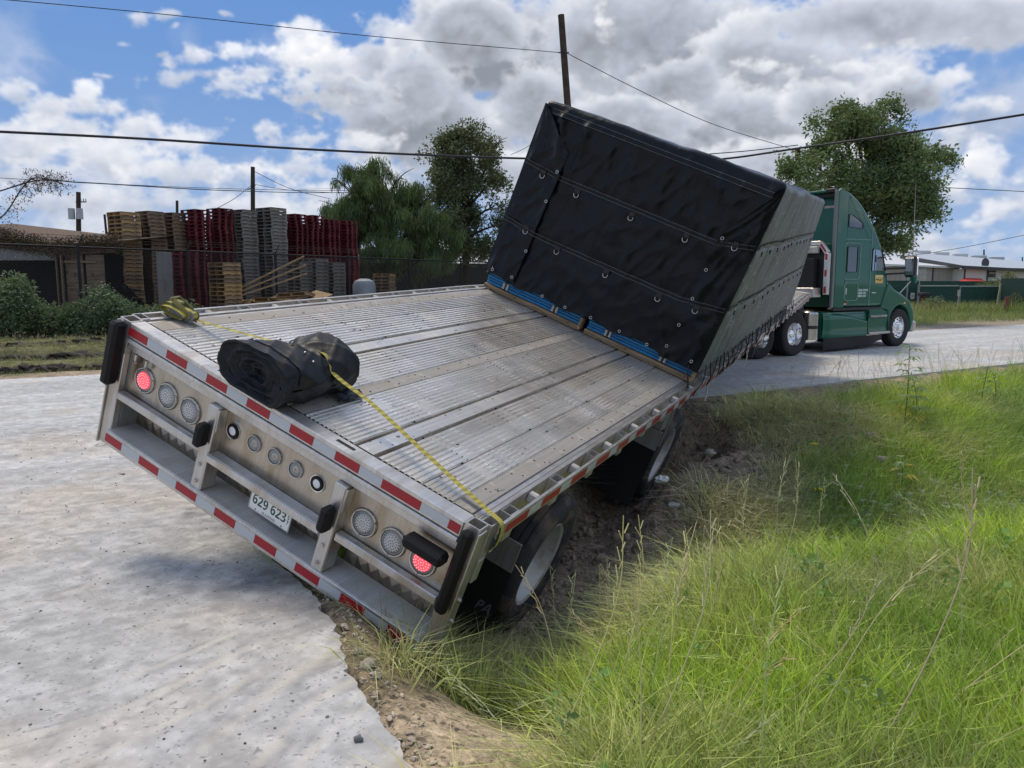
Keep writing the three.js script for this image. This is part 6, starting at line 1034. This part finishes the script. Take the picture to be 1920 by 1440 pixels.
// ------------------------------------------------------------------ across the road at the right: green fence, warehouse
{
  const fabric = std({ color: lin(.035, .125, .10), roughness: .85, map: tSoil }), fab2 = std({ color: lin(.022, .085, .072), roughness: .85, map: tSoil }), rail = std({ color: lin(.40, .42, .40), roughness: .5, metalness: .4 });
  const D = 52, X = (px, d = D) => at(px, 540, d).x, Y = (py, d = D) => at(1800, py, d).y;
  const g = thing('green_gate', 'pair of green screened gates under pale top rails', 'gate');
  for (const [a, c, y] of [[1722, 1798, 537], [1801, 1873, 538]]) { new B().box(X(a), X(c), .12, Y(y), -D - .03, -D, .005).put('screen_panel', fabric, g); new B().box(X(a), X(c), Y(y), Y(y) + .07, -D - .05, -D + .03, .01).put('top_rail', rail, g); new B().cyl(V(X(a), 0, -D), V(X(a), Y(y) + .1, -D), .05, .05, 8).put('post', M.galv, g); }
  const fnc = thing('green_fence', 'dark green screened fence flanking the gates before the warehouse', 'fence');
  new B().box(X(1655, D + .8), X(1722, D + .8), .05, Y(526), -D - .83, -D - .8).put('screen_panel', fabric, fnc); new B().box(X(1724, D + 5), X(1870, D + 5), .05, Y(527, D + 5), -D - 5.03, -D - 5).put('screen_panel', fabric, fnc); new B().bar(V(X(1876), 1.05, -D), V(X(1990, 46), 1.05, -46), .03, 2.1).put('screen_panel', fab2, fnc);
  for (const px of [1700, 1722, 1875]) new B().cyl(V(X(px), 0, -D + .1), V(X(px), Y(530), -D + .1), .05, .05, 8).put('post', M.galv, fnc);
  { const t = thing('pale_post', 'pale slanting post at the end of the green gate', 'post'); t.position.set(X(1872, 51), 0, -51); new B().cyl(V(-.05, 0, 0), V(.12, 1.75, 0), .05, .05, 8).put('shaft', std({ color: lin(.4, .4, .2), roughness: .7 }), t); }
  { const t = thing('address_post', 'thin white post with a tag before the green gates', 'sign'); t.position.set(X(1797, 50), 0, -50); new B().cyl(V(0, 0, 0), V(.06, 1.2, 0), .025, .025, 8).put('shaft', M.white, t); new B().box(-.02, .14, .95, 1.35, -.03, .03, .01).put('tag', M.white, t); }
  { const t = thing('notice_board', 'small white notice fixed on the green fence beside the truck', 'sign'); t.position.set(X(1712, 51.5), .95, -51.5); new B().box(-.13, .13, -.2, .2, -.01, .01, .004).put('board', M.white, t); new B().box(-.08, .08, -.12, .1, .011, .013).put('print', M.galv, t); }
  { const t = thing('mailbox', 'black mailbox on a red brown post before the green fence', 'mailbox'); t.position.set(X(1733, 50), 0, -50); new B().box(-.16, .16, 0, .95, -.12, .12, .01).put('post', std({ color: lin(.09, .03, .025), roughness: .8 }), t); new B().box(-.26, .26, .95, 1.2, -.3, .3, .05).put('box', M.blackSteel, t); }
  { const t = thing('brick_stub', 'faded red stub post in the weeds by the dark fence end', 'post'); t.position.set(X(1890, 47), 0, -47); new B().cyl(V(0, 0, 0), V(0, .95, 0), .13, .13, 10).put('shaft', std({ color: lin(.22, .07, .05), roughness: .9 }), t); }
  const t = thing('warehouse', 'long pale grey metal warehouse with a low white roof behind the green gates', 'building');
  const wall = std({ color: lin(.62, .60, .58), roughness: .7, map: again(tAlu, .1, .1) }), wall2 = std({ color: lin(.62, .60, .59), roughness: .7 }), roofM = std({ color: lin(.50, .54, .56), roughness: .45, metalness: .35 }), dk = std({ color: lin(.06, .06, .065), roughness: .7 });
  const bx = (p0, p1, d, y0, y1, dep, name, m, ch = 0) => new B().box(X(p0, d), X(p1, d), y0, y1, -d - dep, -d, ch).put(name, m, t);
  bx(1640, 1797, 76, 0, Y(499, 76), 14, 'wall', wall); bx(1806, 1990, 74, 0, Y(504, 74), 20, 'wall', wall2);
  bx(1700, 1736, 75.9, 0, Y(503, 76), .08, 'roller_door', M.white);
  for (const px of [1747, 1793]) bx(px, px + 2, 75.9, 0, Y(499, 76), .08, 'downpipe', dk); for (const px of [1806, 1849, 1888]) bx(px, px + 2.4, 73.9, 0, Y(504, 74), .08, 'downpipe', dk);
  bx(1852, 1865, 73.9, Y(520, 74), Y(508, 74), .06, 'window', dk); bx(1853, 1864, 73.85, Y(513, 74), Y(511, 74), .05, 'window_bar', M.white);
  { const a = at(1640, 494, 75.6), c = at(1800, 500, 75.6), e = at(1800, 489, 86), f = at(1640, 481, 86); new B().quad(a, c, e, f).quad(a.clone().add(V(0, -.18, 0)), c.clone().add(V(0, -.18, 0)), c, a).put('lean_to_roof', std({ color: lin(.62, .64, .66), roughness: .5 }), t); }
  { const P = [at(1690, 481, 84), at(1806, 501, 73.4), at(1895, 505.5, 73.4), at(2000, 508, 73.4), at(2000, 497, 96), at(1690, 471, 104)]; const b = new B(); b.quad(P[0], P[1], P[4], P[5]); b.tri(P[1], P[2], P[4]); b.tri(P[2], P[3], P[4]); b.put('roof', roofM, t); new B().bar(P[0], P[1], .2, .3).bar(P[1], P[2], .2, .3).bar(P[2], P[3], .2, .3).put('gutter', dk, t); for (const px of [1730, 1765, 1800, 1835, 1868]) { const p = at(px, 471 + (px - 1690) * .085 + 2, 101); new B().box(p.x - .9, p.x + .9, p.y - .1, p.y + .45, p.z - .3, p.z + .3, .05).put('ridge_vent', roofM, t); } }
  { const p = at(1846, 493, 79); new B().lathe([[.5, .1], [.35, .03], [0, 0]], 16, new THREE.Matrix4().makeTranslation(p.x, p.y, p.z).multiply(new THREE.Matrix4().makeRotationY(-1.3))).bar(V(p.x, p.y - .6, p.z), p, .06, .06).put('satellite_dish', dk, t); }
  { const a = at(1809, 521, 73.8), c = at(1840, 522, 73.8), e = at(1849, 530, 72), f = at(1814, 529, 72); new B().quad(f, e, c, a).tri(f, a, V(f.x, f.y, a.z)).tri(e, V(e.x, e.y, c.z), c).put('awning', std({ color: lin(.55, .05, .045), roughness: .7 }), t); }
}

// ------------------------------------------------------------------ grass and weeds
function tuft(n, h0, h1, spread, lean, wid, seed, seg = 2) {
  const R = rng(seed), pos = [], idx = [], nor = [];
  for (let i = 0; i < n; i++) {
    const a = R() * 6.283, r = spread * Math.sqrt(R()), bx = Math.cos(a) * r, bz = Math.sin(a) * r, h = mix(h0, h1, R()), az = a + (R() - .5) * 2.4, ln = lean * (.3 + R()), tw = R() * 6.283, k = pos.length / 3, w = wid * mix(.7, 1.3, R());
    for (let s = 0; s <= seg; s++) { const t = s / seg, y = h * (t - .25 * ln * t * t * t), o = ln * h * t * t, x = bx + Math.cos(az) * o, z = bz + Math.sin(az) * o, ww = w * (1 - t * .55) * (t < .01 ? .8 : 1), q = k + (s - 1) * 2; if (s === seg) { pos.push(x, y, z); idx.push(q, q + 1, q + 2); continue; } pos.push(x + Math.cos(tw) * ww / 2, y, z + Math.sin(tw) * ww / 2, x - Math.cos(tw) * ww / 2, y, z - Math.sin(tw) * ww / 2); if (s) idx.push(q, q + 1, q + 3, q, q + 3, q + 2); }
  }
  const g = new THREE.BufferGeometry(); g.setAttribute('position', new THREE.Float32BufferAttribute(pos, 3)); g.setIndex(idx); g.computeVertexNormals(); g.setAttribute('uv', new THREE.Float32BufferAttribute(new Float32Array(pos.length / 3 * 2), 2)); return g;
}
{
  const R = rng(123), gm = phy({ color: lin(1, 1, 1), roughness: .75, transmission: .35, thickness: 0 });
  const fine = [tuft(15, .12, .36, .07, .65, .0095, 1), tuft(14, .09, .31, .08, 1.05, .0115, 2), tuft(14, .16, .42, .06, .45, .0085, 3)], flat = [tuft(15, .12, .34, .13, 1.6, .0080, 4), tuft(13, .1, .3, .15, 2.0, .0085, 5)];
  const lists = [[], [], [], [], []];
  const tries = [[1.0, 2.6, 5200], [2.6, 4.5, 5200], [4.5, 7.5, 9000], [7.5, 11, 9500], [11, 18, 9000], [18, 40, 2500]];
  for (const [d0, d1, n] of tries) for (let i = 0; i < n; i++) {
    const d = Math.sqrt(mix(d0 * d0, d1 * d1, R())), x = mix(-1.7, d * .70 + .6, R());
    const e = offPaving(x, d), nn = nOf(x, d); if (e < .02 || nn > NEAR) continue;
    const w = fbm(x * 1.1 + 5, d * 1.1, 4, 3), w2 = fbm(x * .5, d * .5, 9, 2);
    let keep = ss(.02, .45, e + w * .5);
    const sand = Math.hypot((x + .10) / .55, (d - 2.65) / .85) + w * .6; keep *= ss(.55, 1.15, sand);
    if (nn > NEAR - 1.9 && d > 8) { const k = mix(.55, 0, ss(5, 9, x)); keep *= ss(NEAR - .65 - k, NEAR - 1.35 - k, nn + w * .9) * (x > 4 ? 1 : .75); }
    const mud = mudAmt(x, d); keep *= 1 - clamp(mud * 1.25);
    if (R() > keep) continue;
    const dry = clamp(ss(.0, .5, w + .12) * .55 + mud * 1.2 + ss(1.0, .1, e) * ss(5, 3, d) * .55 + .85 * ss(1.3, .3, Math.hypot((x - 3.2) / 1.3, (d - 9.0) / 1.2)) + .7 * ss(1.5, .4, distPoly([[-.5, 3.4], [.2, 4.4], [.9, 6], [1.7, 7.4]], x, d) + w) * ss(3, 4, d));
    const lush = ss(-.3, .4, w2 + (d < 4 ? .15 : 0));
    const k = dry > .55 || R() < .15 + dry * .4 ? 3 + (R() < .5 ? 0 : 1) : Math.floor(R() * 3);
    const g = mix(.75, 1.3, R()), col = [mix(mix(.30, .48, lush), .56, dry * .8) * g, mix(mix(.45, .63, lush), .50, dry * .8) * g, mix(mix(.07, .055, lush), .28, dry * .8) * g];
    const s = mix(.75, 1.25, R()) * (d < 4.6 ? .82 : .92) * mix(.8, 1.1, lush) * (e < .5 ? .75 : 1) * (d > 9 ? 1.15 : 1);
    lists[k].push({ x, y: gh(x, d) - .01, z: -d, s: [s, s * mix(.85, 1.2, R()), s], ry: R() * 6.28, rx: (R() - .5) * .2, c: col });
  }
  const geos = [...fine, ...flat], names = ['tall_grass', 'bent_grass', 'spear_grass', 'matted_grass', 'straw_grass'], labs = ['fine bright green grass filling the ditch bank', 'bending green grass mixed through the ditch bank', 'upright green grass blades over the ditch bank', 'matted dry grass lying round the trailer wheels', 'flattened straw coloured grass by the broken concrete'];
  const gv = phy({ color: lin(1, 1, 1), vertexColors: true, roughness: .8, transmission: .45, thickness: 0 });
  const field = (name, src, list, label) => {            // every blade in one sheet of geometry
    const sp = src.attributes.position.array, si = src.index.array, nv = sp.length / 3, pos = new Float32Array(list.length * sp.length), col = new Float32Array(list.length * sp.length), idx = new Uint32Array(list.length * si.length), o = new THREE.Object3D(), v = V(0, 0, 0);
    list.forEach((q, i) => { o.position.set(q.x, q.y, q.z); o.rotation.set(q.rx || 0, q.ry || 0, 0, 'YXZ'); Array.isArray(q.s) ? o.scale.set(...q.s) : o.scale.setScalar(q.s); o.updateMatrix(); for (let k = 0; k < nv; k++) { v.set(sp[k * 3], sp[k * 3 + 1], sp[k * 3 + 2]).applyMatrix4(o.matrix); const w = (i * nv + k) * 3, bl = Math.floor(k / 5), hs = hash2(i, bl, 5), hv = hash2(i, bl, 9), br = mix(.55, 1.45, hs), yl = hv > .95 ? 1 : 0; pos[w] = v.x; pos[w + 1] = v.y; pos[w + 2] = v.z; col[w] = mix(q.c[0] * br, .62, yl * .8); col[w + 1] = mix(q.c[1] * br, .56, yl * .8); col[w + 2] = mix(q.c[2] * br, .30, yl * .8); } for (let k = 0; k < si.length; k++) idx[i * si.length + k] = si[k] + i * nv; });
    const g = new THREE.BufferGeometry(); g.setAttribute('position', new THREE.BufferAttribute(pos, 3)); g.setAttribute('color', new THREE.BufferAttribute(col, 3)); g.setIndex(new THREE.BufferAttribute(idx, 1)); g.computeVertexNormals();
    const m = mesh(name, g, gv); m.userData.kind = 'stuff'; return tag(m, label, 'grass');
  };
  lists.forEach((l, i) => field(names[i], geos[i], l, labs[i]));
  // far verges
  const thin = tuft(12, .12, .36, .12, .8, .010, 21);
  const V2 = [];
  for (let i = 0; i < 9000; i++) { const t = R(), a = mix(18, 62, R()), n = FAR + 1.8 + Math.pow(R(), .8) * 20, x = RA[0] * a + RN[0] * n, d = RA[1] * a + RN[1] * n; if (x < 10 || d > 51 || x > d * .72) continue; if (Math.abs(n - FAR - 13) < 1.4 && x > 27) continue; const g = mix(.7, 1.3, R()), dry = ss(-.1, .5, fbm(x * .2, d * .2, 3, 3)); const s = mix(.7, 1.5, R()) * (d > 46 ? 2.0 : .9); V2.push({ x, y: gh(x, d), z: -d, s, ry: R() * 6, c: [mix(.22, .42, dry) * g, mix(.30, .38, dry) * g, mix(.06, .15, dry) * g] }); }
  field('verge_grass', thin, V2, 'rough grass on the verge in front of the green gates');
  const V3 = [];
  for (let i = 0; i < 7000; i++) { const a = mix(-18, 9, R()), tt = .7 + R() * 5.4, n = FAR + tt, x = RA[0] * a + RN[0] * n, d = RA[1] * a + RN[1] * n; if (Math.sin(tt * 4.2 + 3.1 + n3(x * .5, d * .5, 9) * 1.5) > .15 + R() * .4 && tt > 1 && tt < 5) continue; const g = mix(.7, 1.3, R()); V3.push({ x, y: gh(x, d) - .02, z: -d, s: [mix(.7, 1.2, R()), mix(.25, .45, R()), mix(.7, 1.2, R())], ry: R() * 6, c: [.25 * g, .27 * g, .09 * g] }); }
  field('mown_grass', thin, V3, 'short mown grass between the mud ruts of the far verge');
  // seeding stalks
  const sb = new B(); sb.tube([V(0, 0, 0), V(.03, .4, 0), V(.10, .78, .02), V(.22, 1.02, .05)], .0028, 4, 12, u => 1.1 - .5 * u); for (let i = 0; i < 9; i++) { const t = .74 + i * .03, p = V(.08 + (t - .72) * .42, .72 + (t - .74) * 1.05, .02); sb.bar(p, p.clone().add(V(.02 + .02 * Math.sin(i * 3), .035, .022 * Math.cos(i * 2.3))), .004, .003); }
  const S = [], stalk = (x, d, s, lean, az) => S.push({ x, y: gh(x, d), z: -d, s, ry: az, rz: lean, c: [mix(.45, .62, R()), mix(.43, .56, R()), mix(.20, .30, R())] });
  for (let i = 0; i < 46; i++) { const d = mix(1.7, 4.3, Math.sqrt(R())), x = mix(.15, d * .66, R()); if (offPaving(x, d) < .4) continue; stalk(x, d, mix(.4, .85, R()), (R() - .5) * 1.1, R() * 6.28); }
  for (let i = 0; i < 130; i++) { const a = mix(9, 17, R()), n = NEAR - .7 - R() * .9, x = RA[0] * a + RN[0] * n, d = RA[1] * a + RN[1] * n; stalk(x, d, mix(.35, .75, R()), (R() - .5) * .5, R() * 6.28); }
  for (const [px, py, s, l, z] of [[1010, 1440, .95, .5, 3.0], [1130, 1300, .9, .35, 2.9], [1180, 1440, 1.0, .45, 2.8], [1090, 1150, .7, .4, 3.2], [1620, 1440, 1.1, .5, 3.1], [1500, 1420, .9, -.3, 0], [1850, 1400, 1.1, -.4, .1], [1250, 1440, .9, .1, 1], [1400, 1360, .8, .8, 3], [1700, 1380, .9, -.7, 0], [1230, 760, .5, -.1, 0]]) { const p = onGround(px, py, -.05); stalk(p.x, -p.z, s, l, z); }
  scatter('seeding_stalks', sb.done(), std({ roughness: .8 }), S, 'long pale seeding grass stalks standing above the ditch grass', 'grass');
  // white flowered weeds in the ditch
  const fb = new B(); fb.tube([V(0, 0, 0), V(.01, .15, .01), V(.02, .3, 0)], .003, 4, 4); for (let i = 0; i < 10; i++) { const a = i * 2.4, r = .012 + .004 * i; fb.geo(new THREE.IcosahedronGeometry(.006, 0), new THREE.Matrix4().makeTranslation(.02 + Math.cos(a) * r, .3 + .006 * Math.sin(i), Math.sin(a) * r)); }
  const F = []; for (let i = 0; i < 60; i++) { const px = mix(1560, 1915, R()), py = mix(880, 985, R()), p = onGround(px, py, -.25); F.push({ x: p.x, y: gh(p.x, -p.z) + .08, z: p.z, s: mix(.5, .8, R()), ry: R() * 6, rx: (R() - .5) * .4, c: [.5, .52, .44] }); }
  scatter('white_flowers', fb.done(), std({ roughness: .8 }), F, 'small white flowers scattered along the ditch', 'flowers');
  // low broad leaved weeds through the grass
  const W = []; for (let i = 0; i < 1500; i++) { const d = Math.sqrt(mix(2.2, 150, R())), x = mix(.1, d * .68, R()), e = offPaving(x, d); if (e < .35 || nOf(x, d) > NEAR - (x < 7 ? 2.1 : 1.2) || mudAmt(x, d) > .3 || n3(x * 1.4, d * 1.4, 6) < .02) continue; const g = mix(.7, 1.3, R()); W.push({ x, y: gh(x, d) + mix(.06, .22, R()), z: -d, s: mix(.25, .55, R()), ry: R() * 6, rx: (R() - .5), c: [g, g * mix(.9, 1.15, R()), g] }); }
  scatter('leafy_weeds', leafClump(11, .16, .14, .055, .1, 83), leafMat(.19, .32, .08, .45), W, 'low broad leaved weeds mixed through the ditch grass', 'weeds');
  // tall broad leaved weeds
  const leaf = (b, p, d, L, w) => { const s = d.clone().cross(V(0, 1, 0)).normalize(), m = p.clone().addScaledVector(d, L * .45), e = p.clone().addScaledVector(d, L).add(V(0, -L * .3, 0)), u = V(0, w * .12, 0); const a = m.clone().addScaledVector(s, w / 2).add(u), c = m.clone().addScaledVector(s, -w / 2).add(u); b.tri(p, a, m); b.tri(a, e, m); b.tri(p, m, c); b.tri(m, e, c); };
  const lm = leafMat(.22, .34, .09, .5), ym = leafMat(.45, .38, .03, .3), sm = std({ color: lin(.12, .15, .06), roughness: .8 });
  const weed = (px, py, h, n, seed, label, fingers, yellow = 0) => { const p = onGround(px, py, -.06), t = thing('weed', label, 'weed', 'tall weeds on the ditch bank'); t.position.set(p.x, gh(p.x, -p.z), p.z); const r = rng(seed), lean = V((r() - .5) * .14, h, (r() - .5) * .14), st = [V(0, -.03, 0), V(.02, h * .5, .01), lean], c = new THREE.CatmullRomCurve3(st); new B().tube(st, .007, 5, 10, u => 1.2 - .8 * u).put('stem', sm, t); for (let i = 0; i < n; i++) { const s = .22 + .78 * i / (n - 1), q = c.getPoint(s), az = i * 2.4 + r(), b = new B(), o = V(Math.cos(az), .35, Math.sin(az)).normalize(), len = mix(.10, .05, s * s) * (h / 1.0), tip = q.clone().addScaledVector(o, len); b.tube([q, q.clone().lerp(tip, .5).add(V(0, .008, 0)), tip], .002, 4, 3); const k = fingers; for (let f = 0; f < k; f++) { const a2 = az + (f - (k - 1) / 2) * .52; leaf(b, tip, V(Math.cos(a2), .12 - .2 * r(), Math.sin(a2)).normalize(), mix(.16, .10, Math.abs(f - (k - 1) / 2) / k) * mix(.7, 1.15, r()), .034); } b.put('leaf', i < n * yellow ? ym : lm, t); } return t; };
  weed(1693, 808, 1.08, 20, 71, 'tall weed with fingered leaves standing up against the road', 5, .12); weed(1712, 800, .72, 14, 72, 'shorter weed with fingered leaves beside the tall one', 5, .2); weed(1838, 760, .62, 10, 73, 'slender leafy weed at the edge of the road, by itself', 3, .15); weed(1862, 758, .5, 9, 74, 'thin weed beside the slender leafy one', 3, .2); weed(1612, 765, .35, 7, 75, 'small dark weed on the sandy road shoulder', 5, 0); weed(1690, 860, .4, 8, 76, 'yellowing weed at the foot of the tall fingered weed', 3, .7); weed(1795, 900, .42, 9, 77, 'bright fern like weed in the ditch grass', 3, .35);
  const fl = (px, py, seed, label) => { const p = onGround(px, py + 20, -.35), y = at(px, py, -p.z).y, t = thing('yellow_flower', label, 'flower'); t.position.set(p.x, gh(p.x, -p.z), p.z); const H = Math.max(.2, y - t.position.y), r = rng(seed); new B().tube([V(0, 0, 0), V(.01, H * .5, 0), V(0, H, 0)], .003, 4, 5).put('stem', sm, t); for (let k = 0; k < 7; k++) { const b = new B(), a = k * .9; leaf(b, V(0, H, 0), V(Math.cos(a), .35, Math.sin(a)).normalize(), .05, .034); b.put('petal', std({ color: lin(.75, .55, .01), roughness: .7 }), t); } };
  fl(1524, 876, 1, 'yellow flower in the ditch, the upper of two'); fl(1534, 918, 2, 'yellow flower in the ditch, the lower of two'); fl(1705, 1075, 3, 'yellow bloom on the lush bank in front of the crumpled sheet'); fl(1722, 1068, 4, 'yellow bloom close beside the other on the lush bank');

  // litter and lumps of concrete
  const paper = std({ color: lin(.72, .73, .72), roughness: .7 }), crumple = (seed, s) => { const g = mergeVertices(new THREE.IcosahedronGeometry(1, 2).deleteAttribute('uv').deleteAttribute('normal')), p = g.attributes.position; for (let i = 0; i < p.count; i++) { const k = .75 + .7 * n3(p.getX(i) * 2.2 + seed, p.getY(i) * 2.2, p.getZ(i) * 2.2); p.setXYZ(i, p.getX(i) * k * s, p.getY(i) * k * s * .45, p.getZ(i) * k * s); } const q = g.toNonIndexed(); q.computeVertexNormals(); return q; };
  const drop = (name, px, py, h, geo, mat, label, cat, dy = .02) => { const p = onGround(px, py, h), m = mesh(name, geo, mat); m.position.set(p.x, gh(p.x, -p.z) + dy, p.z); m.rotation.y = px; return tag(m, label, cat); };
  drop('paper_litter', 1240, 942, -.4, crumple(3, .085), paper, 'crumpled white paper beside the mud flap', 'litter', .12); drop('paper_litter', 1262, 965, -.4, crumple(5, .06), std({ color: lin(.4, .4, .39), roughness: .8 }), 'dull grey crumpled litter below the white paper', 'litter', .08); drop('paper_litter', 1738, 992, -.3, crumple(9, .13), paper, 'white crumpled sheet in the grass beyond the lush bank', 'litter', .3); drop('paper_litter', 978, 1242, -.1, crumple(12, .028), paper, 'scrap of white litter in the straw grass', 'litter', .1);
  const conc = std({ color: lin(.62, .58, .52), roughness: .9, map: tSoil, bumpMap: again(tSoilBump, 1, 1), bumpScale: .01 });
  const lump = (px, py, h, s, seed, label, dy = 0) => { const g = stoneGeo(seed, .65); g.scale(s, s, s); drop('concrete_lump', px, py, h, g, conc, label, 'stone', s * .35 + dy); };
  lump(690, 1252, -.03, .035, 1, 'pale broken lump at the crumbled concrete edge'); lump(672, 1228, -.03, .026, 2, 'small broken chip wedged by the concrete edge'); lump(706, 1270, -.03, .02, 3, 'rusty chip lying between sand and concrete'); lump(1356, 786, -.1, .06, 4, 'pale stone on the lip of the mud hole', .05); lump(1328, 905, -.35, .06, 5, 'pale stone half buried under the ditch bank', .1); lump(1633, 838, -.15, .08, 6, 'pale slab of rubble below the tall weed', .1); lump(1652, 858, -.15, .07, 7, 'small rubble piece beneath the pale slab', .1);
  { const p = onGround(672, 1391), g = stoneGeo(8, .8); g.scale(.016, .016, .016); const m = mesh('pebble', g, std({ color: lin(.14, .14, .15), roughness: .8 })); m.position.set(p.x, .014, p.z); tag(m, 'dark grey pebble lying alone on the pale concrete', 'stone'); }
}
renderer.render(scene, camera);
